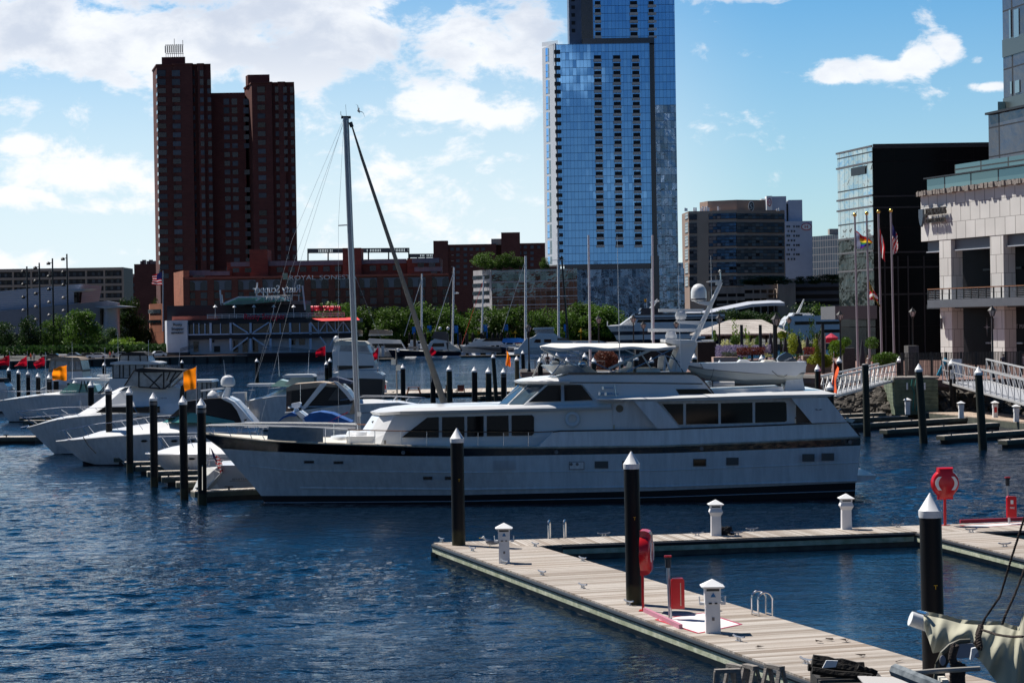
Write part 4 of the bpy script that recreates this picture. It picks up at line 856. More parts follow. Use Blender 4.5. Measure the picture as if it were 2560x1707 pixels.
# ------------------------------------------------------------------ far shore buildings
WALLC = {}
class Fac:
    """a vertical wall between two plan points"""
    def __init__(s, A, B): s.A = Vector((A.x, A.y, 0)); s.B = Vector((B.x, B.y, 0)); s.d = (s.B-s.A).normalized(); s.n = Vector((s.d.y, -s.d.x, 0)); s.L = (s.B-s.A).length; s.ang = math.atan2(s.d.y, s.d.x)
    def P(s, u, z, o=0.): q = s.A + s.d*u + s.n*o; return Vector((q.x, q.y, z))
    def hit(s, px, py):
        d = CM @ Vector(((px-CX)/F, -(py-CY)/F, -1)); t = (s.A - CAM).dot(s.n)/d.dot(s.n); q = CAM + d*t; return (Vector((q.x,q.y,0))-s.A).dot(s.d), q.z
def fac(px0, Y0, px1, Y1, py=700): return Fac(W(px0, py, Y0), W(px1, py, Y1))
class WinSet:
    def __init__(s, parent, name='window', cap=100): s.p = parent; s.name = name; s.l = []; s.cap = cap
    def add(s, f, u0, u1, z0, z1, m, dep=.1, name=None): s.l.append((f, u0, u1, z0, z1, m, dep)); return s
    def px(s, f, x0, y0, x1, y1, m, dep=.1):
        u0, z1 = f.hit(x0, y0); u1, _ = f.hit(x1, y0); _, z0 = f.hit(x0, y1); return s.add(f, u0, u1, z0, z1, m, dep)
    def flush(s):
        s.l.sort(key=lambda q: -(q[2]-q[1])*(q[4]-q[3])); o = ORG[s.p.name]; cache = {}; rest = {}
        for i, (f, u0, u1, z0, z1, m, dep) in enumerate(s.l):
            w_, h_ = u1-u0, z1-z0
            if i < s.cap:
                k = (round(w_,1), round(h_,1), m.name, dep)
                if k not in cache:
                    mb = MB(); mb.box(0, w_, -dep, .05, 0, h_); me = mb.build(s.name, m); cache[k] = me.data; ob = me
                else: ob = bpy.data.objects.new(s.name, cache[k]); COL.objects.link(ob)
                q = f.P(u0, z0); ob.location = q - o; ob.rotation_euler = (0,0,f.ang); ob.parent = s.p; ORG[ob.name] = o
            else:
                mb = rest.setdefault(m.name, (m, MB()))[1]; n = len(mb.v)
                vs = [f.P(u, z, o_) for o_ in (dep, -.05) for u, z in ((u0,z0),(u1,z0),(u1,z1),(u0,z1))]
                mb.add(vs, [(0,1,2,3),(7,6,5,4),(0,4,5,1),(1,5,6,2),(2,6,7,3),(3,7,4,0)])
        for m, mb in rest.values(): tag(mb.build(s.name + '_remainder', m, s.p), kind='stuff')
def prism(name, plan, z0, z1, m, parent):
    return MB().poly([(q[0], q[1], z1) for q in plan], (0,0,z0-z1)).build(name, m, parent)
def wx(px, Y, py=500): return W(px, py, Y)
def ztop(px, py, Y): return W(px, py, Y).z
WG = mat('window_glass_far', (.012,.02,.03), .15, spec=.4, objrand=.8, col2=(.03,.045,.06), vs=.2, var=.1)
WGL = mat('window_curtained', (.085,.105,.13), .4, objrand=.5, col2=(.03,.04,.055), vs=.25, var=.1)
BR1 = brickmat('tower_brick', (.150,.055,.046), (.120,.044,.038), (.10,.05,.043), 1.2, .4, .03, var=.18)
BR2 = brickmat('hotel_brick', (.24,.082,.060), (.19,.064,.050), (.15,.07,.055), 1.2, .4, .03)
BR3 = brickmat('orange_and_sunlit_brick', (.50,.19,.11), (.42,.15,.09), (.3,.16,.1), 1.2, .4, .03)  # office brick, also the hotel's left side with sunlight put into the colour
METB = mat('blue_grey_metal_panel', (.17,.19,.235), .5, var=.2, vs=.6, stretch=(4,4,.2))
# the brick tower pair
Y = 700; base = wx(400,Y)
tw = thing('brick_tower', 'tall dark red brick residential tower with two joined blocks, left of the big sailing mast', 'tower', (base.x, Y, 1.6))
zt = ztop(450,163,Y); planL = [wx(*q) for q in ((387,716),(397.5,700),(440,700),(440.5,698.6),(486,698.6),(486.5,701),(499,701),(499.5,699.4),(514,699.4),(514.5,701.2),(532,701.2),(532.5,735),(387,735))]
prism('left_block', planL, 1.6, zt, BR1, tw); zm = ztop(570,232,706)
prism('middle_block', [wx(*q) for q in ((532,706.5),(617,706.5),(617,730),(532,730))], 1.6, zm, BR1, tw)
zr = ztop(690,208,Y); planR = [wx(*q) for q in ((615,716),(634,699.5),(684,699.5),(684.5,701),(700,701),(700.5,699.6),(716,699.6),(716.5,701.2),(740,701.2),(741,730),(616,730))]
prism('right_block', planR, 1.6, zr, BR1, tw)
prism('penthouse', [wx(*q) for q in ((410,706),(469,706),(469,720),(410,720))], zt, ztop(440,143,706), BR1, tw)
prism('penthouse', [wx(*q) for q in ((619,708),(625,704),(679,704),(679,720),(619,720))], zr, ztop(650,187,704), BR1, tw)
for pl, z in ((planL,zt),(planR,zr)):
    mb = MB()
    for a, b in zip(pl, pl[1:-2]): mb.beam(V3(a.x,a.y-.1,z+.1), V3(b.x,b.y-.1,z+.1), .5, .5)
    mb.build('parapet', BR1, tw)
mb = MB(); zp = ztop(440,143,706)
for i in range(9):
    x = wx(420+i*5.3,706).x; mb.beam((x,707,zp), (x,707,zp+4.3+(1.8 if i == 4 else 0)+(1.3 if i==8 else 0)), .14).beam((x-.25,707,zp+1.5),(x-.25,707,zp+3.8), .22)
xx0, xx1 = wx(419,706).x, wx(464,706).x
for k in (1.2, 4.0): mb.beam((xx0,707,zp+k),(xx1,707,zp+k), .16)
mb.build('antenna_rack', DARKST, tw)
ws = WinSet(tw); fL = fac(398,699.9,532,699.9,300); f2 = Fac(wx(440,698.5),wx(486,698.5)); fM = Fac(wx(532,706.4),wx(617,706.4)); fR = Fac(wx(634,699.4),wx(684,699.4)); f3 = Fac(wx(499.5,699.3),wx(514,699.3)); f4 = Fac(wx(700.5,699.5),wx(716,699.5)); f0 = Fac(wx(387,716),wx(397.5,700))
cols = [(fL,403,22,1),(f2,440,20,0),(Fac(wx(486,700.9),wx(499,700.9)),480.5-1,14,1),(f3,504,9,1),(Fac(wx(514,701.1),wx(532,701.1)),522.5,9,1),(fM,565,14,1),(fM,585,14,1),(fM,622-8,13,1),(fR,652,19,0),(Fac(wx(684,700.9),wx(700,700.9)),692,10,1),(f4,712,9,1),(Fac(wx(716,701.1),wx(740,701.1)),729,8,1)]
for k in range(25):
    for f, cx, w_, full in cols:
        y = 184 + 22.0*k; 
        if f is fM: y += 71
        elif cx > 640: y += 41
        if y > 712: continue
        h = 12 if k > 1 else 15
        cx2 = cx + (y-200)*.0157
        if rnd.random() < .04: continue
        ws.px(f, cx2-w_/2, y-h/2, cx2+w_/2, y+h/2, WGL if rnd.random() < .35 else WG)
for k in range(24): ws.px(f0, 390+k*.34, 190+22*k, 393+k*.34, 199+22*k, WG, .03)
ws.flush()
# generic massing from a list of boxes
def block(name, parent, x0, x1, ytop, Y, dep, m, z0=1.6, py=600, ybot=None):
    a, b = wx(x0,Y,py), wx(x1,Y,py); z1 = ztop((x0+x1)/2, ytop, Y)
    if ybot: z0 = ztop((x0+x1)/2, ybot, Y)
    return MB().box(a.x, b.x, Y, Y+dep, z0, z1).build(name, m, parent)
# hotel
Y = 600; hb_ = thing('brick_hotel', 'long low red brick hotel with grey metal bands behind the far marina', 'hotel', (wx(462,Y).x, Y, 1.6))
z1 = ztop(462,696,Y); prism('lower_tier', [wx(*q) for q in ((432,626),(462,600),(1121,600),(1121,640),(432,640))], 1.6, z1, BR2, hb_)
block('upper_tier', hb_, 455, 578, 677, 612, 20, BR2, z1); block('upper_tier', hb_, 566, 634, 655, 614, 20, BR2, z1); block('upper_tier', hb_, 668, 1016, 652, 614, 20, BR2, z1)
block('stair_tower', hb_, 623, 668, 624, 611, 10, BR2, z1); block('stair_tower', hb_, 856, 902, 620, 611, 10, BR2, z1); block('upper_tier', hb_, 1017, 1100, 645, 610, 20, BR2, z1); 
for x0,y0,x1,y1,YY in ((455,677,525,690,611),(525,679,574,689,611.2),(577,656,632,667,613.5),(669,653,868,665,613.5),(903,649,1016,660,613.5),(1030,646,1098,658,609.5),(1036,668,1105,679,607)):
    f = fac(x0,YY,x1,YY,660); u0,z_ = f.hit(x0,y0); u1,_ = f.hit(x1,y0); _,zz = f.hit(x0,y1); MB().box(f.A.x+u0, f.A.x+u1, YY-.3, YY+.5, zz, z_).build('metal_panel', METB, hb_)
prism('side_wing', [wx(*q) for q in ((431,627),(455,606),(470,606),(470,628))], 1.6, ztop(440,677,606), BR3, hb_)  # wing and gable: sunlight painted as brighter brick than the hotel front
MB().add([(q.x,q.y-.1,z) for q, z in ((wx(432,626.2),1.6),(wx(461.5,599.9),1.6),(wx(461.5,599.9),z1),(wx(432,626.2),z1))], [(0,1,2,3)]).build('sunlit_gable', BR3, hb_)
ff = fac(462,600,1121,600,700); a, b = ff.hit(462,696)[0], ff.hit(1121,696)[0]
MB().box(ff.A.x, ff.B.x, 599.3, 600.4, z1-.25, z1+.25).build('cornice', mat('terracotta', (.36,.10,.07), .8), hb_)
ws = WinSet(hb_)
MB().box(wx(467,600).x, wx(1118,600).x, 599.8, 600.1, ztop(478,726,600), ztop(478,702,600)).build('metal_band', METB, hb_)
for k in range(11):
    x = wx(463+60.6*k,600).x; MB().box(x-.9, x+.9, 599.45, 600.2, 1.6, z1+.35).build('pier', BR2, hb_)
for k in range(22):
    cx = 478.8+30.25*k
    for j, (ya, yb) in enumerate(((707,727),(732,747),(752,767),(773,787))):
        zA, zB = ztop(478.8,ya,600), ztop(478.8,yb,600); x0 = wx(cx-8,600,700).x; x1 = wx(cx+8.5,600,700).x
        if j == 0:
            mb = MB(); xc = (x0+x1)/2; r_ = (x1-x0)/2
            pts = [(x0,599.7,zB),(x1,599.7,zB)] + [(xc+r_*math.cos(a), 599.7, zA-r_*.5+r_*math.sin(a)*.9) for a in [math.pi*i/8 for i in range(9)]]
            mb.poly(pts, (0,.3,0)).build('arched_window', WG, hb_)
        else: ws.add(ff, x0-ff.A.x, x1-ff.A.x, zB, zA, WG, .12)
for k in range(11): 
    for o in (0,):
        cx = 700 + 29*k
        if 850 < cx < 905: continue
        ws.px(fac(669,613.8,1016,613.8,660), cx-8, 668-(cx-700)*.0157, cx+8, 681-(cx-700)*.0157, WG)
for cx, cy in ((590,675),(620,675),(490,694),(505,694),(1052,662),(1080,662),(1085,684)): ws.px(fac(460,606,1100,606,660), cx-8, cy-5, cx+8, cy+6, WG)
ws.flush()
MB().lathe((wx(710,599).x, 599, ztop(710,699,599)), [(.95,0),(.95,1.8)], 4, sy=.15, rot=math.pi/4).build('emblem_panel', mat('pale_green_emblem', (.30,.38,.30), .6), hb_)
q = W(724,700,599.2); SG_ = mat('sign_grey', (.75,.76,.78), .5); text(hb_, 'hotel_lettering', 'ROYAL', q, W(789,699,599.2).x-q.x, 1.2, SG_, depth=.08); q = W(799,699,599.2); text(hb_, 'hotel_lettering', 'SONESTA', q, W(892,697.5,599.2).x-q.x, 1.2, SG_, depth=.08)
# low brick annex, left of the restaurant
an = thing('brick_office', 'low orange brick office block left of the waterside restaurant', 'building', (wx(370,620).x,620,1.6)); 
prism('wall', [wx(*q) for q in ((368,640),(370,620),(403,612),(404,640))], 1.6, ztop(380,760,620), BR3, an)
ws = WinSet(an,'window_strip'); f = Fac(wx(370,619.9),wx(403,611.9)); ws.px(f,371,774,402,784,WG); ws.px(f,371,800,402,808,WG); ws.flush()
# far left: concrete slab block, arts centre wing, old brick works
ap = thing('concrete_apartment_block', 'wide beige concrete apartment block with rows of dark windows, far left', 'building', (wx(150,900).x,900,1.6))
CB = mat('beige_concrete', (.45,.35,.28), .85, var=.15, vs=.1)
MB().box(wx(-60,900).x, wx(303,900).x, 900.6, 925, 1.6, ztop(303,668,900)).build('wall', mat('recess_dark', (.035,.035,.04), .6, var=.5, vs=.3), ap)
x0, x1 = wx(-60,900).x, wx(303,900).x; zz = ztop(303,668,900)
for k in range(9): 
    z = zz - 1.0 - k*3.0; MB().box(x0,x1+.1,899.8,901,z-.7 if k else z-.3,z+ (.9 if k == 0 else .35)).build('floor_slab', CB, ap)
for k in range(9): x = x1 - k*7.6; MB().box(x-.35,x+.35,899.9,901,1.6,zz).build('pier', CB, ap)
ws = WinSet(ap); f = Fac(V3(x0,900.5,0),V3(x1,900.5,0))
for r_ in range(7):
    for k in range(23):
        u = f.L - 2.6*k - 2.3 - rnd.random()*.3; ws.add(f, u, u+1.15, zz-3.3-r_*3, zz-1.9-r_*3, WGL if rnd.random() < .55 else WG, .15)
ws.flush()
ar = thing('metal_clad_wing', 'pale corrugated metal clad wing with a sloping roof, far left behind the trees', 'building', (wx(100,600).x,600,1.6))
m = bpy.data.materials.new('corrugated_metal'); m.use_nodes = True; t = m.node_tree; p = t.nodes['Principled BSDF']; p.inputs['Base Color'].default_value = (.42,.44,.50,1); p.inputs['Roughness'].default_value = .45; p.inputs['Metallic'].default_value = .4
c = N(t,'ShaderNodeTexCoord'); wv = N(t,'ShaderNodeTexWave', bands_direction='Z'); wv.inputs['Scale'].default_value = .6; t.links.new(c.outputs['Object'], wv.inputs[0]); b = N(t,'ShaderNodeBump'); b.inputs['Strength'].default_value = .5; b.inputs['Distance'].default_value = .15; t.links.new(wv.outputs['Fac'], b.inputs['Height']); t.links.new(b.outputs[0], p.inputs['Normal']); CORR = m
def facep(pts, Y, dep, m, name, parent): MB().poly([W(x,y,Y) for x, y in pts], (0,dep,0)).build(name, m, parent)
facep([(-60,733),(203,710),(198,740),(184,830),(-60,830)],600,30,CORR,'upper_wing',ar); facep([(-60,783),(265,752),(294,757),(294,835),(-60,835)],596,3.5,mat('dull_zinc',(.22,.23,.28),.5,metal=.3,var=.15,vs=.3),'lower_wing',ar)
facep([(175,724),(225,721),(198,729),(176,730)],592,12,CORR,'roof_blade',ar); facep([(236,766),(285,763),(320,766),(285,770),(262,772)],588,14,CORR,'roof_blade',ar)
facep([(185,730),(200,727),(197,757),(185,758)],595,3,GLASSD,'stair_glazing',ar); facep([(250,772),(266,771),(262,812),(250,812)],594,2,GLASSD,'stair_glazing',ar)
a = wx(278,594,790); MB().lathe((a.x,a.y,1.6), [(2.6,0),(1.9,ztop(278,768,594)-1.6)], 16).build('cone_tower', CORR, ar, True)
ob_ = thing('old_brick_works', 'old dull brick works with a square tower, left of the tall brick tower', 'building', (wx(340,1000).x,1000,1.6))
block('wall', ob_, 295, 400, 693, 1000, 30, BR1); block('tower', ob_, 334, 391, 660, 998, 20, BR1); block('lit_roof', ob_, 304, 338, 685, 1001, 8, CONC, ybot=693)
mb = MB()
for k, x in enumerate((352,357,368,374,383)): a = wx(x,1003); mb.box(a.x-.8,a.x+.8,1003,1005,ztop(350,660,998),ztop(350,652-(k%2)*3,998))
mb.build('roof_plant', CAPG, ob_)
ws = WinSet(ob_); f = Fac(wx(300,999.8),wx(395,999.8))
for k in range(4):
    for r_ in range(3): ws.px(f, 311+22*k, 708+17*r_, 317+22*k, 716+17*r_, WGL)
ws.flush()
# brick flats behind the hotel
bf_ = thing('brick_flats', 'dark brick flats with a square stair tower on top, left of the glass tower', 'building', (wx(1200,1100).x,1100,1.6))
block('wall', bf_, 1083, 1240, 611, 1100, 20, BR1); block('wall', bf_, 1236, 1400, 608, 1104, 20, BR1); block('stair_tower', bf_, 1083, 1119, 602, 1098, 10, BR1); block('lift_tower', bf_, 1253, 1300, 581, 1099, 12, BR1); block('plant_room', bf_, 1228, 1254, 597, 1101, 5, CONC, ybot=612)
ws = WinSet(bf_); f = Fac(wx(1083,1099.8),wx(1400,1099.8)); f_b = Fac(wx(1240,1103.8),wx(1400,1103.8))
for cx, rows in ((1101,'1110000'),(1116,'1xx0000'),(1131,'1xxxx00'),(1145,'1111111'),(1164,'1111111'),(1179,'1xxx000'),(1194,'1xxx000'),(1208,'1000000')):
    for r_, ch in enumerate(rows):
        if ch == '1': ws.px(f, cx-5, 619.5+14.3*r_, cx+4, 627+14.3*r_, WGL)
        elif ch == 'x': ws.px(f, cx-3, 623+14.3*r_, cx+3, 624.5+14.3*r_, CONC)
for cx, rows in ((1270,'11000'),(1282,'1x000'),(1299,'11x00'),(1313,'11100'),(1330,'11111'),(1347,'1x0x0')):
    for r_, ch in enumerate(rows):
        if ch == '1': ws.px(f_b, cx-4, 614+14.6*r_, cx+4, 622+14.6*r_, WGL)
ws.flush()
# floodlight gantries of the stadium
def gantry(x0, x1, y0, y1, yb, n, label):
    YY = 1150; r_ = thing('floodlight_gantry', label, 'floodlights', (wx(x0,YY).x,YY,1.6), 'stadium floodlight gantries'); mb = MB()
    A = lambda x, y: W(x, y - (x-x0)*.008, YY)
    for k in range(n+1): x = x0+(x1-x0)*k/n; mb.beam(A(x,yb), A(x,y0), .7)
    for y in (y0+1, y1): mb.beam(A(x0,y), A(x1,y), .55)
    mb.build('frame', DARKST, r_); m2 = MB(); k = 0; x = x0+2
    while x < x1-1:
        q = A(x,(y0+y1)/2+(1 if k % 2 else 0)); m2.box(q.x-.32,q.x+.32,YY-.5,YY,q.z-.9,q.z+.9); x += 4.1 if (k//9)%2 else 2.6; k += 1
    m2.build('lamp_rows', mat('lamp_grey',(.12,.13,.14),.4) if 'lamp_grey' not in bpy.data.materials else bpy.data.materials['lamp_grey'], r_)
gantry(770,1022,622,632,655,5,'long floodlight gantry rising behind the brick hotel'); gantry(1024,1084,635,643,655,3,'short floodlight gantry rising between the hotel and the dark brick flats')
# pale low block with mirrored side
gl = thing('mirrored_office', 'low mirrored glass office with a white gridded end wall and trees on its roof', 'building', (wx(1226,760).x,760,1.6))
GL2 = glassmat('mirror_low', (.17,.24,.26), 1.9, 3.0, .02, line=(.35,.38,.42), lw=.05, dark=(.07,.10,.10), wob=.2)
prism('mirrored_wall', [wx(*q) for q in ((1227,760),(1440,750),(1450,790),(1227,790))], 1.6, ztop(1300,674,755), GL2, gl)
WCON = mat('streaked_white_concrete', (.62,.60,.62), .8, var=.4, vs=.6, stretch=(3,3,.25))
prism('end_wall', [wx(*q) for q in ((1180,775),(1226,760),(1227,790),(1180,790))], 1.6, ztop(1200,675,765), WCON, gl)
ws = WinSet(gl,'window_band'); f = Fac(wx(1180,775),wx(1226,760))
for k in range(5):
    for j in range(4): ws.px(f, 1182+j*10.6, 690+19.6*k-j*.6, 1191.5+j*10.6, 699+19.6*k-j*.6, WG)
ws.flush()
f = Fac(wx(1227,759.8),wx(1440,749.8))
for k, y in enumerate((678,704,723,744,763)): z = ztop(1300,y,756); MB().box(0,f.L,-.25,.1,z,z+.28).build('spandrel', ALUP, None).matrix_world if False else None
for k, y in enumerate((678,704,722,742,762)):
    z = ztop(1300,y,756); mb = MB(); mb.beam(f.P(0,z,.15), f.P(f.L,z,.15), .3, .3); mb.build('spandrel', ALUP, gl)
# tall glass tower
Y = 900; gt = thing('glass_tower', 'tallest building, a blue mirrored glass tower with three columns of balconies', 'tower', (wx(1500,Y).x,Y,1.6))
BG = glassmat('blue_curtain_wall', (.24,.54,.93), 1.5, 3.22, .007, line=(.06,.16,.32), lw=.08, dark=(.20,.47,.85), wob=.0)
BGR = glassmat('bronze_curtain_wall', (.30,.42,.58), 1.5, 3.22, .035, line=(.08,.12,.18), lw=.07, dark=(.16,.22,.30), wob=.25)
DG = mat('dark_blue_recess', (.008,.022,.06), .12, spec=.8, var=.4, vs=.3)
zt = ztop(1500,110,Y); zg = ztop(1500,660,Y)
MB().box(wx(1397,Y).x, wx(1629,Y).x, Y, Y+30, zg, zt).build('main_front', BG, gt)
prism('end_bay', [wx(*q) for q in ((1361,916),(1393,900.5),(1397,900.5),(1397,930),(1361,930))], zg, zt+.5, mat('white_mullion_wall',(.62,.65,.70),.5), gt)
MB().box(wx(1625,Y).x, wx(1645,Y).x, Y+3, Y+30, 1.6, ztop(1600,95,Y)).build('dark_recess', DG, gt)
MB().box(wx(1642,Y).x, wx(1694,Y).x, Y+.8, Y+30, zg, ztop(1600,-60,Y)).build('right_bay', BG, gt)
MB().box(wx(1642,Y).x, wx(1694,Y).x, Y+.7, Y+.79, zg, ztop(1660,262,Y)).build('right_bay_glazing', BGR, gt)
MB().box(wx(1490,Y).x, wx(1645,Y).x, Y+1.5, Y+28, zt, ztop(1600,-60,Y)).build('upper_front', BG, gt)
MB().box(wx(1460,Y).x, wx(1492,Y).x, Y+5, Y+28, zt, ztop(1600,-60,Y)).build('upper_recess', DG, gt)
GRW = mat('grey_panel_wall', (.12,.15,.22), .4, metal=.4, var=.2, vs=.3)
MB().box(wx(1430,Y).x, wx(1461,Y).x, Y+2.5, Y+28, zt, ztop(1600,-60,Y)).build('upper_side_wall', GRW, gt)
MB().box(wx(1462,Y).x, wx(1642,Y).x, Y+.5, Y+3, zt, ztop(1500,96,Y)).build('dark_band', DG, gt)
MB().box(wx(1411,Y).x, wx(1642,Y).x, Y+.4, Y+20, ztop(1500,675,Y), zg).build('plinth_band', DG, gt)
MB().box(wx(1402,Y).x, wx(1708,Y).x, Y-.5, Y+20, 1.6, ztop(1500,674,Y)).build('podium', glassmat('podium_glass', (.16,.24,.36), 1.6, 3.6, .03, line=(.30,.34,.42), lw=.07, dark=(.05,.09,.16), wob=.2), gt)
MB().box(wx(1645,Y).x, wx(1705,Y).x, Y-.9, Y-.3, 1.6, zg).build('right_podium', BGR, gt) ; MB().box(wx(1624,Y).x, wx(1645,Y).x, Y-1., Y-.2, 1.6, zg+3).build('dark_recess', DG, gt)
f = Fac(wx(1361,915.9),wx(1395,900.2)); ws = WinSet(gt,'end_window')
for k in range(27):
    y = 122 + 20.0*k
    for j in range(4): ws.px(f, 1364+j*6.6+k*.22, y, 1369.5+j*6.6+k*.22, y+(14 if k % 2 else 19), GLASSB if j % 2 else BG)
ws.flush()
fb = Fac(wx(1397,Y),wx(1629,Y)); SL = mat('white_balcony', (.62,.62,.60), .6, objrand=.15); VOID = mat('shade_and_window_black', (.006,.008,.012), .6)
for cx0, cx1, y0, n, YY in [(a, b, 139, 25, Y) for a, b in ((1484.5,1502.5),(1532.5,1550.5),(1580,1597.5))] + [(a, b, 3.5, 5, Y+1.5) for a, b in ((1489,1503),(1577,1595),(1623,1641))]:
    for k in range(n):
        y = y0 + 19.35*k; sh = (y-139)*.0157; x0, x1 = W(cx0+sh,y,YY).x, W(cx1+sh,y,YY).x; zT, zB = ztop(cx0,y,YY), ztop(cx0,y+9.5,YY); zE = ztop(cx0,y+16,YY)
        o_ = MB().box(x0,x1,YY-.12,YY+.1,zB,zT).build('balcony_recess_shade', VOID, gt); MB().box(x0-.2,x1+.2,YY-.9,YY-.05,zE,zB).build('parapet', SL, o_)  # black box on the facade paints the shade inside each balcony recess
for k in range(27):
    y = 127 + 19.9*k; q = W(1391+k*.3,y,Y-1); MB().box(q.x-1.0,q.x+1.6,Y-1.6,Y+1,q.z-1.2,q.z+.2).build('corner_balcony', DARKST, gt)
for k in range(5):
    q = W(1442,y,Y); z = ztop(1442,4+19.4*k,Y+2.4); MB().box(q.x-.6,q.x+.9,Y+2.3,Y+2.5,z,z+1.5).build('side_window', VOID, gt)
mb = MB(); za = ztop(1400,112,Y)
for k in range(15): x = wx(1362+k*2.6,906).x; mb.beam((x,906-k*.4,za),(x,906-k*.4,za+1.8), .14)
mb.build('roof_screen', CAPG, gt)
# beige bronze-windowed hotel
Y = 1000; sh_ = thing('beige_hotel', 'beige concrete hotel with long dark window bands, right of the glass tower', 'hotel', (wx(1800,Y).x,Y,1.6))
BE = mat('warm_precast', (.33,.235,.185), .85, var=.12, vs=.15); BED = BE; DBW = glassmat('bronze_window', (.05,.055,.075), 2.0, 1.4, .05, line=(.012,.013,.02), lw=.12, dark=(.015,.016,.025))
pl = [(1704,1025),(1721,1000),(1771,1000),(1841,994),(1961,1004),(1961,1040),(1704,1040)]
prism('wall', [wx(*q) for q in pl], 1.6, ztop(1750,528,Y), BE, sh_)
prism('penthouse', [wx(*q) for q in ((1749,1016),(1769,1005),(1841,998),(1913,1004),(1913,1030),(1749,1030))], ztop(1750,530,Y), ztop(1800,501,Y), BE, sh_)
for a, b, ex in (((1721.5,999.8),(1771,999.8),(1722.5,1742)),((1771.5,999.8),(1841,993.8),(1772,1840.5)),((1841,993.8),(1961,1003.8),(1841,1960))):
    f = Fac(wx(*a), wx(*b))
    for y0, y1 in ((536,550),(558,584),(591,618),(624,651),(658,685),(692,717)):
        k = .0157*(ex[0]-1720); ws = WinSet(sh_, 'window_band'); ws.px(f, ex[0], y0-k, ex[1], y1-k, DBW, .15); ws.flush()
f = Fac(wx(1704,1024.8), wx(1721,999.8)); ws = WinSet(sh_, 'side_window')
for y0, y1 in ((536,550),(558,584),(591,618),(624,651),(658,685),(692,717)): ws.px(f, 1713, y0, 1720.5, y1, DBW, .15)
ws.flush()
def disc(parent, name, px, py, Y, rx, rz, m, t=.15): MB().lathe((0,0,0), [(1,-.5),(1,.5)], 28).build('q', m) if False else None; q = W(px,py,Y); n = 28; return MB().poly([(q.x+rx*math.cos(2*math.pi*i/n), Y, q.z+rz*math.sin(2*math.pi*i/n)) for i in range(n)], (0,-t,0)).build(name, m, parent)
disc(sh_,'emblem_ring',1878,516,997.5,1.35,2.4,mat('emblem_white',(.6,.6,.58),.5),.3); disc(sh_,'emblem_disc',1878,516,997.2,1.05,2.0,mat('emblem_dark',(.015,.02,.03),.4),.25)
q = W(1874.5,523,996.8); text(sh_,'emblem_letter','S',q,1.2,2.4,bpy.data.materials['emblem_white'],depth=.1)
mb = MB()
for k, (x, h) in enumerate(((1713,8),(1717,7),(1735,9),(1740,9),(1752,8),(1757,12),(1763,11),(1768,13),(1772,9),(1795,12),(1801,9),(1806,8),(1943,6),(1948,8))): a = wx(x,1002,520); mb.box(a.x-.35,a.x+.35,1002,1003,ztop(x,528,1002),ztop(x,528-h,1002))
mb.build('roof_antennas', CAPW, sh_)
# white hotel slab
hi = thing('white_hotel', 'white slab hotel with a red oval sign, behind the beige hotel', 'hotel', (wx(2000,1150).x,1150,1.6)); WH = mat('white_metal_cladding', (.52,.56,.66), .5, metal=.1, var=.1, vs=.3)
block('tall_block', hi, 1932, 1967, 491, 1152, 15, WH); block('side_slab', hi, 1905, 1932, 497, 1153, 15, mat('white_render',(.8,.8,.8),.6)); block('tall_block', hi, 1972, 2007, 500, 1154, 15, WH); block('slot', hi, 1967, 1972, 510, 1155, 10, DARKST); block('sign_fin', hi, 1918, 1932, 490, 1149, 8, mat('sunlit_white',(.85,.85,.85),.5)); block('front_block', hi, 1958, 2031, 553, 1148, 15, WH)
ws = WinSet(hi); f = Fac(wx(1950,1147.8),wx(2035,1147.8)); 
for r_ in range(8):
    for x in ((1966,1971,1983,1990,1995) if r_ % 2 == 0 else (1969,1977,1984)):
        ws.px(f, x, 564+11.6*r_, x+4, 569+11.6*r_, WG if r_ in (2,4) else WGL)
ws.flush()
RO = mat('sign_red', (.45,.01,.06), .5); RW = mat('sign_white', (.8,.8,.8), .5)
disc(hi,'oval_sign',2016,567,1147.7,2.75,1.95,RO,.2); disc(hi,'oval_field',2016,567,1147.5,2.35,1.55,RW,.2); q = W(2012,571,1147.2); text(hi,'oval_letter','H',q,1.6,1.7,RO,depth=.1)
disc(hi,'oval_sign',1923.5,506,1148.7,1.1,2.2,RO,.2); disc(hi,'oval_field',1923.5,506,1148.5,.8,1.7,RW,.2); q = W(1921.3,510,1148.2); text(hi,'oval_letter','H',q,.9,1.8,RO,depth=.1)
# grey gridded block
gg = thing('grey_gridded_block', 'grey office slab with a fine grid of fins, right of the white hotel', 'building', (wx(2060,1100).x,1100,1.6))
prism('wall', [wx(*q) for q in ((2029,1115),(2110,1090),(2110,1120),(2029,1130))], 1.6, ztop(2070,588,1100), glassmat('gridded', (.07,.09,.12), .95, 3.6, .01, metal=.3, rough=.35, line=(.22,.22,.24), lw=.18, dark=(.05,.06,.09)), gg); block('plant_room', gg, 2074, 2112, 572, 1102, 6, CONC, ybot=586)
# parking structure
pk = thing('parking_garage', 'beige concrete parking garage with open decks and a square pier, below the beige hotel', 'building', (wx(1900,900).x,900,1.6)); PB = mat('garage_precast', (.42,.33,.27), .85, var=.25, vs=.2, stretch=(3,3,.4))
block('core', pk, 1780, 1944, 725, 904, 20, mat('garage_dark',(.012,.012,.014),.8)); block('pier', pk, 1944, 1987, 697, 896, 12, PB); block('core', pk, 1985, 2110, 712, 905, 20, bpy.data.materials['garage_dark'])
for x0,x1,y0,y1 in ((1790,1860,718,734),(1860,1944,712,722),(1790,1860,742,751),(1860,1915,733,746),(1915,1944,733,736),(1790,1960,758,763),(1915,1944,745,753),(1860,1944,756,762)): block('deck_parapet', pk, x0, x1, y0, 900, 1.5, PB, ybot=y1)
for x in (1815,1838,1880,1898,1916,1932): block('column', pk, x, x+3, 718, 900.5, .8, PB, ybot=790)
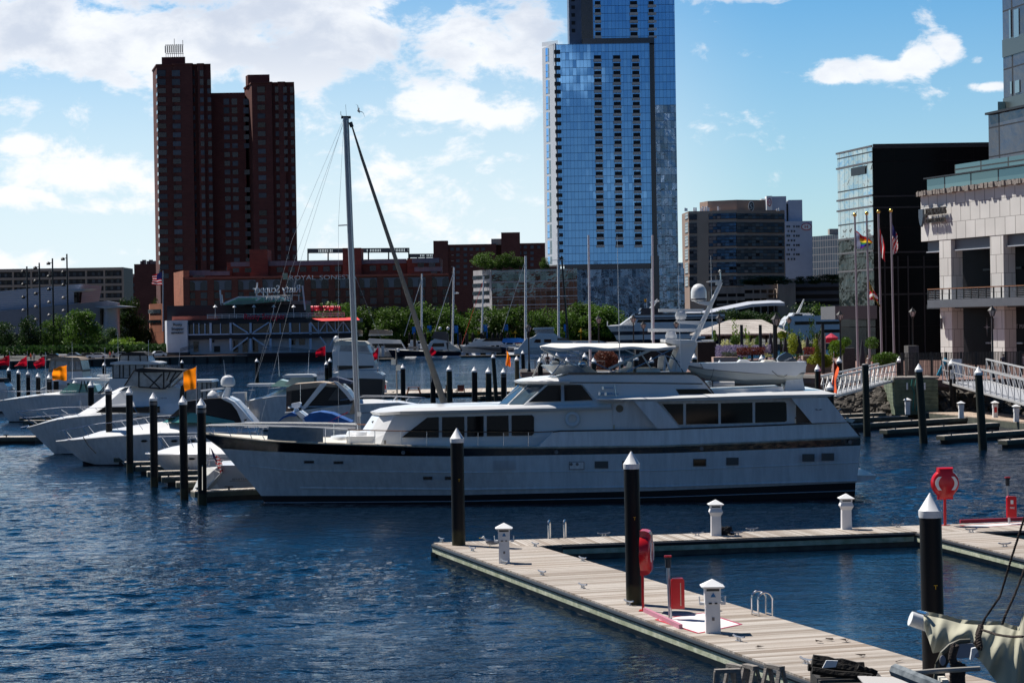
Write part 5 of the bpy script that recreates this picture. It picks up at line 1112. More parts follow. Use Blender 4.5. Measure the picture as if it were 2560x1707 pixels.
GRD = mat('shaded_concrete', (.10,.09,.095), .8, var=.2, vs=.3)
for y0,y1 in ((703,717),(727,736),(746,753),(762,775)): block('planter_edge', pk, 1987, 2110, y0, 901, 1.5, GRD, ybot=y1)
# curved pavilion roof
q = [(1600,797),(1640,795),(1770,783),(1830,770),(1880,760),(1930,757),(1962,757)]; mb = MB()
P = [W(x, y, 740) for x, y in q]
for a, b in zip(P, P[1:]): mb.add([a, b, b+V3(0,14,1), a+V3(0,14,1), a-V3(0,0,1.0), b-V3(0,0,1.0)], [(0,1,2,3),(4,5,1,0)])
tag(mb.build('canopy_roof', mat('pale_canopy', (.45,.47,.52), .5)), 'long thin curved grey canopy roof above the far trees', 'canopy')
# ------------------------------------------------------------------ pilings of the marina (from left to right)
PL = [  # top px, top y, foot px, foot y on the water, width, green, band, description
 (22,917,24,992,10,0,1,'leftmost black piling, behind the first red flag'),(46,923,47,1041,10,0,0,'black piling between the first two red flags on the left'),(70,926,71,1043,10,0,1,'black piling below the second red flag on the left'),
 (95,931,96,1050,11,0,0,'black piling below the third red flag on the left'),(123,934,124,1050,12,0,1,'banded black piling just left of the left orange flag'),(140,938,141,1048,13,0,0,'black piling right under the left orange flag'),
 (174,942,174,1040,14,1,0,'greenish piling just right of the left orange flag'),(187,947,188,1042,15,0,1,'banded piling touching the greenish one right of the left orange flag'),(227,951,228,1085,15,0,0,'black piling in front of the green tinted windscreen on the left'),
 (271,959,274,1162,16,0,1,'banded black piling over the bow of the dark canopied cruiser'),(323,967,325,1182,17,0,0,'black piling between the two banded ones on the left'),(383,980,386,1217,19,0,1,'banded black piling with a thin rod, left of the right orange flag'),
 (457,988,461,1248,20,0,0,'black piling directly under the right orange flag'),(503,994,506,1262,22,0,1,'banded black piling crossing the tip of the yacht bow'),
 (260,905,261,944,9,0,1,'small distant piling left of the two storey canopied cruiser'),(455,899,456,925,8,0,0,'small distant piling just above the right orange flag'),(642,895,643,958,9,0,0,'distant piling standing alone in open water left of the tall mast'),
 (816,902,817,948,10,0,1,'distant banded piling left of the tan topped motor cruiser'),(825,894,826,948,10,0,0,'distant piling touching the tan topped motor cruiser'),(875,906,876,952,11,0,0,'black piling in front of the tan topped motor cruiser'),
 (939,908,940,992,12,0,1,'black piling under the red flag right of the tall mast'),(1007,909,1008,1010,12,0,0,'black piling left of the picnic table'),(1082,913,1083,1020,13,0,1,'black piling crossed by the sloping furled sail'),
 (1123,912,1124,1022,14,1,0,'greenish piling beside the wooden deck chairs'),(1186,915,1187,1020,14,0,0,'black piling right of the wooden deck chairs'),(1221,917,1222,1020,15,1,0,'greenish piling left of the leaning one'),
 (1233,884,1241,1001,10,1,0,'tall leaning greenish piling rising above the others, left of the small orange flag'),(1259,919,1260,1020,14,0,1,'banded piling beside the small orange flag'),(1292,889,1293,985,11,1,0,'greenish piling right of the small orange flag'),(1307,875,1309,960,9,0,0,'tall slim piling beside the railed pier end')]
for a, b, c_, d, w_, g, bd, lb in PL: pile(a, b, c_, d, lb, green=bool(g), wpx=w_, band=bool(bd), group='marina pilings')
PL2 = [(1350,892,1351,960,'left piling seen under the front of the white canvas top',0),(1392,881,1393,960,'dark piling behind the man on the pier',0),(1417,893,1418,960,'green piling right of the man on the pier',1),(1462,881,1463,955,'black piling under the middle of the white canvas top',0),(1484,893,1485,955,'green piling beside the purple leaved bush',1),
 (1552,893,1553,955,'small piling right of the purple leaved bush',1),(1590,886,1591,955,'black piling below the back of the canvas top',0),(1628,892,1629,955,'green piling left of the radar arch',1),(1736,883,1737,955,'piling top just right of the radar arch',1),(1799,899,1800,950,'piling top behind the bow of the tender',0),(1904,886,1905,950,'piling top left of the outboard motor',0)]
for a, b, c_, d, lb, g in PL2: pile(a, b, c_, d, lb, green=bool(g), wpx=13, Y=185, group='marina pilings')
PL3 = [(2044,910,2046,1000,15,'green piling just left of the long orange banner',1,0,120),(2098,891,2099,1040,14,'black piling just right of the long orange banner',0,0,0),(2163,912,2168,1090,17,'green piling with a flat worn top, in front of the left gangway',1,2,0),(2248,890,2249,1028,14,'black piling in front of the timber bulkhead',0,0,0),
 (2297,908,2310,1108,19,'green leaning piling right of the timber bulkhead',1,0,0),(2379,896,2385,1044,16,'black piling with a white number plate, left end of the right gangway',0,0,0),(2446,915,2458,1124,20,'green leaning piling furthest right, in front of the right gangway',1,0,0)]
for a, b, c_, d, w_, lb, g, cp, YY in PL3: pile(a, b, c_, d, lb, green=bool(g), wpx=w_, cap='flat' if cp == 2 else 'cone', group='pilings of the right hand docks', Y=YY or None)
pile(2075,953,2076,1010,'short fat piling whose white cone cap shows above the yacht stern deck',wpx=19,Y=112,group='pilings of the right hand docks')
# ------------------------------------------------------------------ flags
def flagpole(name, label, px, y0, y1, Y, quad, mats, colfn=None, r=.03, fold=.25, group=None, ball=False, mpole=None, px1=None, z1=None):
    a = W(px, y0, Y); b = W(px1 or px, y1, Y); root = thing(name, label, 'flag', (b.x, Y, b.z), group)
    MB().tube([a, b], r*.8, 8, r).build('pole', mpole or ALUP, root, True)
    if ball: MB().ell(a + V3(0,0,r*1.2), r*1.7, r*1.7, r*1.7, 12, 8).build('finial', mat('gilt', (.75,.48,.12), .25, metal=.9) if 'gilt' not in bpy.data.materials else bpy.data.materials['gilt'], root, True)
    q = [W(x, y, Y) for x, y in quad]; mb = MB(); nu, nv = 16, 13; wdt = (q[1]-q[0]).length
    rs_ = random.Random(int(px*7)); ph = rs_.random()*6
    def P(u, v):
        p = q[0].lerp(q[1], u).lerp(q[3].lerp(q[2], u), v); k = fold*wdt*min(1, u*2)
        return p + V3(math.sin(v*7+u*4+ph)*.03*wdt, k*math.sin(u*6.5+ph+v*2.2)*.6 + .2*k*math.sin(v*9+u*3), math.sin(u*8+ph)*.03*wdt)
    mb.grid(P, nu, nv)
    if colfn: mb.mi = [colfn((k % nu)/nu, (k//nu)/nv) for k in range(nu*nv)]
    mb.build('flag', mats, root, True); return root
flagpole('flagpole','left orange flag flying from a thin pole among the left pilings',167.5,911,1040,150,[(167.5,912),(133,921),(131,949),(167,951)],ORF,group='orange dock flags',r=.02)
flagpole('flagpole','right orange flag on a pole, the larger square one over the moored cruisers',491,914,1035,110,[(490.5,917),(457,930),(462,977),(491,971)],ORF,group='orange dock flags',r=.02)
flagpole('flagpole','small ragged orange flag hanging in front of the railed pier',1266.5,868,1000,150,[(1266,874),(1276,894),(1276,917),(1265,914)],ORF,group='orange dock flags',r=.02,fold=.8)
flagpole('flagpole','long orange banner hanging limp beside the yacht stern',2084.5,878,1000,120,[(2085,880),(2094,925),(2088,980),(2081,984)],mat('deep_orange_cloth',(.85,.10,.01),.8),group='orange dock flags',r=.02,fold=.9)
for i, (px, y0, y1, Y, qd, lb) in enumerate(((24,878,925,190,[(24,887),(-6,900),(-8,914),(24,913)],'first red flag from the left edge'),(68,878,935,190,[(68,888),(38,912),(37,914),(67,915)],'second red flag from the left edge, drooping to a point'),(113,880,938,185,[(111,891),(84,905),(90,921),(112,913)],'third red flag from the left edge'),
   (814,862,905,160,[(814,864),(790,875),(789,892),(814,888)],'square red flag left of the tall sailing mast'),(946,858,915,150,[(946,868),(932,883),(935,901),(945,896)],'narrow red flag just right of the tall sailing mast'),(1079,880,955,150,[(1079,867),(1091,880),(1083,891),(1070,890)],'red flag behind the sloping furled sail'))):
    flagpole('flagpole', lb, px, y0, y1, Y, qd, REDF, group='red marina flags', r=.02)
# ------------------------------------------------------------------ moored boats on the left
GR_TINT = mat('green_tinted_screen', (.10,.30,.27), .06, spec=.9, metal=.2)
BGEL = mat('grey_blue_hull', (.42,.46,.52), .3, coat=.2)
def cruiser(name, label, Y, top, bot, B, group='moored boats at the left hand slips', deckm=None, keel=None, stripe=None, e=.45, hm=None, cat='boat', rub=True):
    b = Boat(name, label, cat, Y, (top[0][0], bot[0][1]), group); f = beamf(B, e, 2.1, .05)
    A = b.line(top, f, 28); C_ = b.line(bot, offb(f, .8, .1), 28)
    M_ = [a.lerp(c, .45) + V3(0, (c.y-a.y)*.05, 0) for a, c in zip(A, C_)]; K = [V3(c.x + (A[14].x-A[0].x)*.02, c.y + .25, -.4) for c in C_]
    b.band('topsides', A, M_, hm or HULLW); b.band('hull', M_, C_, hm or HULLW); b.band('bottom', C_, K, BOOT); b.deck(A, deckm or WHITE)
    if rub: b.rail('rub_rail', A, .05, WHITE)
    b.A = A; return b
def prail(b, pts, posts, B0=.2, m=STEEL, r=.016, off=.5):
    b.tube('bow_rail', pts, r*1.2, m, both=True, n=6)
    for p in posts: b.tube('stanchion', p, r, m, both=True, n=6)
# 1 bottom-left: the large cruiser with flybridge enclosure and dark canopy
b = cruiser('motor_cruiser','large white cruiser with a dark canopied flybridge enclosure, its bow pointing left between the pilings',140,[(67,1069),(134,1051),(194,1042),(268,1037),(446,1034),(545,1034)],[(136,1134),(300,1132),(545,1127)],2.1)
b.rings('cabin',[[(180,1044,0),(215,1042,1.1),(250,1038,1.8),(545,1036,1.85),(545,1036,0)],[(228,1015,0),(245,1015,.9),(262,1014,1.45),(545,1005,1.55),(545,1005,0)],[(268,985,0),(285,983,.5),(300,980,.95),(545,980,1.05),(545,980,0)],[(300,969,0),(315,967,.45),(330,966,.8),(500,972,.95),(500,972,0)]],WHITE)
b.win([(240,1031),(262,1017),(400,1015),(400,1031)],1.83,'window',GLASSD,eps=.15); b.win([(345,1041),(440,1041),(440,1046),(330,1046)],2.1,'hull_window',GLASSD)
b.win([(296,979),(313,968),(331,966),(322,974)],1.4,'windscreen',GLASSB,eps=.1)
b.house('enclosure_front',[(311,964),(335,927),(347,928),(346,966)],1.35,CLEARV); b.house('enclosure',[(348,965),(348,929),(408,929),(408,971)],1.33,CLEARV); b.house('enclosure_aft',[(410,971),(410,929),(456,930),(412,971)],1.33,CLEARV)
b.house('canopy',[(334,927),(340,922),(357,920),(455,925),(458,930),(348,931)],1.45,DKCANV)
for p in ([(311,964),(336,925)],[(347,929),(347,967)],[(409,929),(409,972)],[(457,928),(411,972)],[(358,932),(400,970)],[(405,935),(372,970)],[(425,930),(417,950)],[(440,930),(424,955)],[(346,967),(409,972)]): b.tube('frame_bar', p, .04, DKCANV, hw=1.4, both=True)
b.house('aft_hardtop',[(448,956),(450,951),(528,950),(531,955)],1.6,WHITE); b.house('aft_enclosure',[(462,1004),(464,956),(527,956),(527,1004)],1.4,CLEARV)
for x in (464,492,505,517,527): b.tube('frame_bar',[(x,956),(x,1006)],.035,BLACKM,hw=1.45,both=True)
b.win([(449,1000),(452,965),(461,960),(461,1002)],1.55,'side_door',GLASSD,eps=.06)
a = b.pt(398,997,1.66); text(b.root,'lettering','CARVER',a,(b.pt(417,997,1.66)-a).length,.1,CAPG)
prail(b,[(42,1029,.2),(134,1021,1.2),(268,1019,1.9),(360,1017,2.0)],[[(92,1031,.9),(118,1053,1.0)],[(134,1027,1.2),(170,1052,1.4)],[(178,1023,1.5),(205,1047,1.6)],[(238,1020,1.8),(262,1040,1.8)],[(287,1019,1.9),(302,1038,1.9)],[(335,1018,2.0),(346,1037,2.0)],[(42,1029,.2),(85,1060,.5)]])
b.tube('bow_rail',[(50,1045,.2),(134,1040,1.2),(268,1034,1.9)],.015,STEEL,both=True,n=6); b.tube('anchor',[(52,1070),(64,1068),(72,1064)],.07,STEEL)
# 2 sleek express cruiser with canvas arch
b = cruiser('express_cruiser','sleek white express cruiser with green windscreen and black canvas, beside the yacht bow',128,[(141,1103),(270,1092),(400,1084),(640,1080)],[(206,1152),(240,1161),(640,1156)],2.0)
b.rings('coachroof',[[(185,1098,0),(215,1096,.9),(270,1091,1.5),(640,1080,1.8),(640,1080,0)],[(250,1078,0),(275,1078,.5),(330,1072,1.0),(640,1068,1.35),(640,1068,0)],[(340,1062,0),(355,1061,.3),(400,1056,.6),(640,1062,1.1),(640,1062,0)]],WHITE,smooth=True)
b.rings('windscreen',[[(405,1056,0),(425,1056,.9),(450,1056,1.3),(590,1058,1.35),(590,1058,0)],[(455,1026,0),(465,1027,.9),(478,1030,1.15),(585,1052,1.3),(585,1052,0)]],GR_TINT)
b.house('canvas_roof',[(462,1030),(500,1000),(520,996),(560,995),(585,1008),(600,1030),(606,1056),(590,1056),(560,1046),(520,1036),(500,1033)],1.2,DKCANV,True)
b.house('canvas_front',[(415,1050),(468,1003),(490,1000),(500,1030),(462,1030)],.9,DKCANV)
b.house('radar_arch',[(552,995),(565,994),(585,1004),(605,1025),(634,1058),(606,1058),(592,1026),(578,1008),(560,1000)],1.5,WHITE)
b.win([(609,1048),(618,1047),(616,1051),(611,1053)],1.52,'arch_badge',BLACKM)
for x in (360,435,480): b.win([(x-8,1102),(x-3,1099),(x+5,1099),(x+10,1102),(x+4,1105),(x-4,1105)],1.98,'oval_port',GLASSD,eps=.1)
MB().lathe(b.pt(570,966),[(.30,0),(.42,.1),(.43,.35),(.33,.56),(.15,.66),(.01,.68)],18).build('satellite_dome',WHITE,b.root,True); b.tube('dome_strut',[(571,967),(565,994)],.15,WHITE,r2=.25)
b.tube('radar_scanner',[(502,977),(561,970)],.07,WHITE,n=6); MB().lathe(b.pt(533,995),[(.35,0),(.38,.15),(.3,.3),(.12,.45)],14).build('radar_pedestal',WHITE,b.root,True)
a = b.pt(590,1073,1.86); text(b.root,'lettering','WINDJAMMER',a+V3(0,-.1,0),.9,.12,NAVY)
prail(b,[(145,1078,.2),(230,1062,1.1),(357,1046,1.6),(440,1042,1.8)],[[(205,1066,.9),(222,1090,1.0)],[(158,1076,.3),(174,1097,.4)],[(280,1056,1.4),(297,1076,1.4)],[(340,1049,1.5),(357,1074,1.6)],[(405,1044,1.7),(420,1062,1.7)]])
b.tube('mooring_line',[(208,1092,1.2),(220,1112,1.5),(240,1133,1.9)],.03,BLACKM); b.tube('flag_staff',[(527,995,.5),(526,1068,.5)],.03,TEAK)
# 3 small bow under the pilings
b = cruiser('small_cruiser','small white cruiser showing only its bow, just left of the yacht bow',116,[(364,1134),(400,1136),(480,1137),(640,1136)],[(428,1186),(520,1191),(640,1190)],1.5)
b.rings('foredeck',[[(372,1133,0),(395,1134,.6),(440,1136,1.1),(600,1136,1.3),(600,1136,0)],[(430,1116,0),(440,1116,.3),(460,1115,.6),(600,1108,.75),(600,1108,0)],[(480,1107,0),(490,1107,.15),(510,1106,.3),(600,1104,.4),(600,1104,0)]],WHITE,smooth=True)
b.win([(471,1146),(476,1144),(484,1144),(490,1146),(484,1149),(476,1149)],1.35,'oval_port',GLASSD,eps=.1)
prail(b,[(373,1092,.2),(420,1093,.7),(500,1093,1.2)],[[(396,1093,.5),(412,1120,.7)],[(472,1093,1.1),(484,1118,1.2)]]); b.tube('anchor_roller',[(366,1134),(372,1130)],.07,STEEL)
# 4 sailing yacht with the tall mast; stern at the left
b = Boat('sailing_yacht','sailing yacht with the tallest mast, its stern at the yacht bow','sailboat',104,(700,1215),None)
f = beamf(1.85,.42,2.0,.3); A = b.line([(1135,1128),(900,1150),(700,1162),(548,1163)],f,30); C_ = b.line([(1095,1215),(900,1222),(620,1232),(500,1238)],offb(f,.8,.1),30)
b.band('hull',A,C_,mat('shaded_sail_hull',(.55,.54,.53),.4)); b.deck(A,WHITE)  # shade on the white hull side put into its colour; transom painted sunlit
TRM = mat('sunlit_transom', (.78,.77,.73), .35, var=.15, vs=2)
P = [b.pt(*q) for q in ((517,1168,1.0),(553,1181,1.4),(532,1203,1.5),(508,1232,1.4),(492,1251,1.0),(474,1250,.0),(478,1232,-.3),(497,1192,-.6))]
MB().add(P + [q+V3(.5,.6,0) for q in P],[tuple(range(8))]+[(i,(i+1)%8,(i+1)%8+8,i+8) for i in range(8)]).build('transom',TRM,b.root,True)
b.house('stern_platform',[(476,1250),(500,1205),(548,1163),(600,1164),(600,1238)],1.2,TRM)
a = b.pt(581,1200,1.9); text(b.root,'lettering','BENETEAU',a,(b.pt(623,1199,1.9)-a).length,.09,DARKST); b.tube('name_stripe',[(574,1202,1.88),(625,1201,1.9)],.012,DARKST)
b.rings('cabin_top',[[(1040,1148,0),(1020,1148,.6),(960,1150,1.1),(720,1158,1.2),(720,1158,0)],[(1000,1130,0),(985,1130,.5),(940,1132,.8),(730,1138,1.0),(730,1138,0)]],WHITE)
MST = mat('mast_aluminium', (.36,.37,.40), .42, metal=.35, var=.15, vs=1.2, stretch=(4,4,.3))
def mtube(name, p0, p1, rx, ry, m):
    a, c = b.pt(*p0), b.pt(*p1); mb = MB(); n = 14; vs = []
    for q in (a, c):
        for k in range(n): t_ = 2*math.pi*k/n; vs.append(q + V3(rx*math.cos(t_), ry*math.sin(t_), 0))
    mb.add(vs, [(k,(k+1)%n,(k+1)%n+n,k+n) for k in range(n)] + [tuple(range(n))[::-1], tuple(range(n,2*n))]).build(name, m, b.root, True)
mtube('mast',(864.5,295),(898,1140),.145,.2,MST); b.tube('mast_track',[(866.5,300),(900,1060)],.028,ALU,hw=.2,n=6)
mtube('mast_head',(865,291),(865,297),.24,.12,DARKST); b.tube('wind_vane',[(852,279),(852,288),(857,291)],.012,BLACKM,n=5); b.tube('masthead_aerial',[(866,291),(864,262)],.008,BLACKM,n=5)
b.tube('spreader',[(846,564),(880,562)],.03,ALU); b.tube('lower_spreader',[(878,700),(908,718)],.012,ALU) if False else None
SAILC = mat('furled_sail_cover', (.17,.165,.15), .85, var=.2, vs=2); 
b.tube('furled_headsail',[(880,316),(905,396),(1000,680),(1060,860),(1118,1030)],.035,SAILC,r2=.17,n=10); b.tube('furler_drum',[(876,306),(880,318)],.09,DARKST); b.tube('headstay_sheets',[(1118,1005,.1),(1098,1018,.5)],.012,DARKST)
b.tube('boom',[(889,1064),(612,1061)],.14,MST,n=12); b.tube('boom_vang',[(885,1062),(820,1055),(870,1030)],.02,REDP)
b.house('lazy_sail',[(872,1036),(884,1000),(889,985),(891,1034)],.04,SAILC)
mb = MB(); q = W(898,1035,103.7); mb.box(q.x-.1,q.x+.1,q.y-.1,q.y,q.z-.1,q.z+.1).build('winch',ALU,b.root)
for p in ([(862,300),(740,640),(595,1080)],[(860,300),(755,640),(640,1100)],[(858,300),(730,600),(600,1090)],[(858,330),(846,564),(846,1080)],[(888,690),(940,820),(968,880)]): b.tube('stay',p,.006,ALU,n=4)
b.tube('stern_rail',[(522,1163,1.2),(523,1142,1.2),(560,1140,1.5),(600,1142,1.6),(600,1160,1.6)],.018,STEEL); b.tube('stern_rail',[(515,1166,.8),(516,1150,.8),(560,1148,1.5)],.018,STEEL)
flagpole('flagpole','striped ensign drooping over the stern of the sailing yacht',524.5,1118,1135,102.5,[(525,1120),(548,1142),(562,1183),(547,1180)],[leafmat('flag_red',(.50,.02,.03),(.45,.015,.02),.45),leafmat('flag_white',(.7,.7,.7),(.7,.7,.7),.45),leafmat('flag_blue',(.02,.025,.12),(.02,.02,.1),.3)],lambda u,v: 2 if (v<.45 and u<.5) else int(v*11+u*2)%2,r=.015,fold=.5)
FR_, FW_, FB_ = bpy.data.materials['flag_red'], bpy.data.materials['flag_white'], bpy.data.materials['flag_blue']
# 5 far left cruiser with hardtop
b = cruiser('hardtop_cruiser','long white cruiser with a green screen under a white hardtop, behind the leftmost pilings',190,[(-12,1003),(60,994),(110,988),(280,985),(330,985)],[(22,1053),(120,1054),(330,1048)],1.9)
b.rings('cabin',[[(20,1000,0),(45,998,1.0),(70,993,1.5),(330,984,1.7),(330,984,0)],[(110,983,0),(125,982,.6),(140,980,.95),(330,976,1.15),(330,976,0)]],WHITE)
b.house('windscreen',[(148,981),(176,958),(238,962),(245,980)],1.2,GR_TINT); b.house('hardtop',[(170,951),(174,947),(296,945),(299,950),(292,952)],1.7,WHITE)
for p in ([(205,952),(198,981)],[(210,952),(218,980)],[(275,952),(240,990)],[(280,951),(244,992)]): b.tube('hardtop_strut',p,.05,BLACKM,hw=1.4,both=True)
prail(b,[(-5,979,.2),(110,978,1.6),(230,976,1.8)],[[(20,979,.8),(32,994,.8)],[(103,978,1.5),(115,993,1.5)],[(150,977,1.6),(158,990,1.6)]])
b.house('radar_bar',[(242,940),(243,936),(272,936),(273,940)],.3,WHITE); b.house('radar_pedestal',[(250,946),(250,940),(266,940),(266,946)],.3,WHITE)
# 6 tan topped cruiser
b = cruiser('tan_top_cruiser','white cruiser with a tan framed clear canopy, above the left orange flag',205,[(95,975),(130,962),(215,960)],[(106,1034),(215,1034)],2.2)
b.house('house',[(108,965),(118,930),(205,928),(210,962)],1.9,WHITE); b.house('rounded_deck',[(170,948),(172,939),(200,936),(209,946)],2.0,WHITE)
b.house('clear_canopy',[(121,925),(127,900),(201,900),(207,925)],1.8,CLEARV); b.house('canopy_top',[(122,902),(130,894),(160,892),(195,893),(202,900),(200,903)],1.9,TAN); b.house('canopy_hem',[(121,930),(121,924),(208,924),(208,929)],1.85,TAN)
for x in (126,138,171,186,200): b.tube('canopy_frame',[(x,900),(x+(x-163)*.1,927)],.04,TAN,hw=1.9,both=True)
b.tube('radar_bar',[(147,888),(167,888)],.1,WHITE); b.tube('radar_post',[(157,889),(157,893)],.1,WHITE)
# 7 two storey canopied cruiser
b = cruiser('canopied_cruiser','white cruiser with a two storey dark framed clear enclosure, behind the flybridge cruiser',188,[(250,985),(300,975),(420,975)],[(268,1053),(420,1051)],2.2)
b.house('house',[(262,985),(275,946),(395,946),(400,985)],2.0,WHITE); b.house('lower_enclosure',[(281,946),(281,912),(394,912),(396,946)],1.8,CLEARV); b.house('flybridge_slab',[(275,911),(276,906),(300,902),(385,904),(398,907),(398,911)],2.1,WHITE)
b.house('upper_enclosure',[(294,904),(300,887),(366,887),(374,904)],1.6,CLEARV); b.house('canopy',[(298,889),(306,883),(325,880),(360,881),(368,889)],1.7,DKCANV)
for x in (282,299,308,324,339,360,380,393): b.tube('frame_bar',[(x,912),(x,946)],.05,BLACKM,hw=1.85,both=True)
for x in (297,320,351,371): b.tube('frame_bar',[(x+(335-x)*.1,886),(x,905)],.05,DKCANV,hw=1.65,both=True)
b.tube('hem',[(281,946),(396,946)],.07,BLACKM,hw=1.82)
# 8 small boat at the left edge
b = cruiser('runabout','small cruiser cut by the left edge of the picture, behind the red flags',215,[(-30,985),(12,972),(19,975)],[(-30,1028),(18,1028)],1.6); b.house('cabin',[(-20,974),(-18,958),(8,955),(18,966),(17,975)],1.3,WHITE); b.house('windscreen',[(-18,966),(-16,957),(8,950),(15,963)],1.1,GR_TINT); b.house('canopy',[(-18,956),(-15,946),(8,946),(12,955)],1.2,DKCANV)
# 9 middle express with black side curtains, bow to the right
b = cruiser('express_cruiser','white express cruiser with black side curtains and tan roof, behind the tall mast',138,[(1072,1016),(995,1008),(906,1010),(857,1014),(712,1032)],[(1040,1122),(900,1125),(712,1128)],1.9)
b.rings('foredeck',[[(1055,1013,0),(1040,1012,.5),(1000,1010,1.2),(720,1020,1.7),(720,1020,0)],[(990,1003,0),(975,1002,.3),(940,1002,.7),(720,1008,1.2),(720,1008,0)],[(950,998,0),(930,998,.3),(900,999,.5),(760,1003,1.0),(760,1003,0)]],WHITE,smooth=True)
b.house('side_curtain',[(716,1036),(716,972),(812,965),(845,970),(888,1003),(870,1012),(780,1016)],1.45,mat('black_curtain',(.012,.010,.010),.6,var=.4,vs=2)); b.house('tan_roof',[(715,978),(717,968),(735,960),(800,955),(838,960),(842,968),(812,966)],1.5,TAN)
b.house('tan_panel',[(715,1036),(716,970),(729,970),(727,1036)],1.47,mat('brown_curtain',(.10,.075,.065),.8,var=.3,vs=3)); b.house('grey_panel',[(820,1000),(845,965),(872,985),(868,1003)],1.47,mat('mesh_curtain',(.11,.10,.09),.8,var=.3,vs=3))
for pl in ([(800,960),(812,956),(817,960),(764,1021),(758,1024),(752,1022)],[(833,953),(843,954),(868,975),(885,999),(876,1002),(862,984)]): b.house('radar_arch',pl,1.6,WHITE)
b.house('blue_boot_cover',[(820,947),(838,942),(858,948),(880,954),(876,960),(850,958),(835,954)],1.0,mat('slate_cover',(.05,.07,.13),.8,var=.3,vs=3))
prail(b,[(1062,994,.2),(980,991,.9),(902,992,1.5),(850,1000,1.6)],[[(1055,994,.3),(1042,1013,.3)],[(1022,993,.6),(1012,1006,.6)],[(990,992,.8),(980,1003,.8)]])
b.win([(935,1026),(945,1022),(960,1022),(955,1026)],1.6,'oval_port',GLASSD,eps=.3); b.tube('side_stripe',[(760,1040,1.9),(935,1030,1.8)],.02,CAPG)
# 10 white boat with low green screen, behind
b = cruiser('open_cruiser','white cruiser with a pale hardtop and green screen, left of the black curtained cruiser',168,[(615,1003),(690,990),(800,985)],[(646,1074),(800,1072)],1.9)
b.rings('cabin',[[(640,1000,0),(655,999,.9),(690,992,1.4),(800,985,1.6),(800,985,0)],[(690,977,0),(700,976,.4),(715,972,.6),(800,968,.9),(800,968,0)]],WHITE,smooth=True)
b.house('windscreen',[(676,966),(700,949),(735,957),(740,967)],1.1,GR_TINT); b.house('glass_cabin',[(712,962),(728,944),(785,944),(784,962)],1.2,mat('pale_green_glass',(.35,.46,.40),.15,spec=.8)); b.house('hardtop',[(704,941),(710,937),(780,936),(786,941),(780,944),(710,944)],1.4,WHITE)
b.house('swim_step',[(617,966),(618,960),(685,959),(684,966)],1.0,WHITE); b.house('console_box',[(578,1020),(579,982),(612,981),(612,1022)],.7,HULLW); b.tube('rail',[(590,978,1.2),(700,968,1.2)],.02,STEEL)
# 11 convertible seen end on
b = Boat('sport_fisher','white sport fishing cruiser seen end on, with a tan topped clear enclosure','boat',188,(890,990),'moored boats at the left hand slips')
b.house('hull',[(842,1048),(836,940),(945,940),(957,950),(950,1048)],2.0,mat('dark_hull',(.03,.028,.028),.4)); b.house('cockpit',[(830,944),(832,932),(948,932),(957,938),(957,947)],2.2,WHITE); b.house('cabin',[(833,922),(830,880),(836,878),(930,885),(938,910),(936,932),(850,932)],1.9,WHITE); b.house('dark_band',[(845,925),(843,914),(934,914),(934,919)],1.93,BLACKM)
b.house('flybridge',[(830,885),(834,862),(918,862),(930,890)],1.7,WHITE); b.house('clear_enclosure',[(849,878),(852,860),(916,862),(924,880)],1.72,CLEARV); b.house('tan_visor',[(838,889),(850,880),(928,883),(930,891),(900,892),(845,893)],1.75,mat('khaki_vinyl',(.16,.15,.11),.7)); b.house('top',[(834,863),(838,856),(860,852),(912,853),(920,860),(918,864)],1.75,CREAM)
b.tube('rear_rail',[(832,932,2.0),(833,926,2.0),(950,925,2.0),(952,940,2.0)],.03,STEEL); b.house('radar',[(848,913),(849,907),(862,907),(863,912),(856,914)],1.2,WHITE); b.tube('top_bar',[(845,849),(885,846)],.06,WHITE); MB().ell(W(841,848,187),.25,.25,.3,12,8).build('dome',WHITE,b.root,True)
# 12 blue canvas cabin boat
b = cruiser('blue_canvas_boat','small boat with a blue cabin canvas and long blue cover, behind the sailing yacht boom',112,[(690,1075),(760,1066),(885,1066)],[(704,1200),(885,1196)],1.2)
b.house('blue_cover',[(758,1045),(775,1033),(800,1029),(830,1034),(878,1055),(870,1062),(800,1060),(765,1056)],1.0,BLUECANV,True); b.house('dodger',[(690,1060),(715,1040),(730,1031),(742,1040),(760,1060)],.9,CLEARV); b.house('dodger_top',[(688,1060),(706,1042),(728,1030),(744,1037),(738,1041),(724,1040),(710,1045)],.95,BLUECANV); b.house('arch',[(737,1032),(748,1028),(786,1055),(770,1058)],.9,WHITE)
b.house('radar_box',[(729,1018),(728,1009),(748,1005),(752,1008),(750,1017),(740,1022)],.3,WHITE); b.tube('radar_leg',[(742,1020),(738,1034)],.12,WHITE); b.tube('aerial',[(751,960),(751,1010)],.012,STEEL)
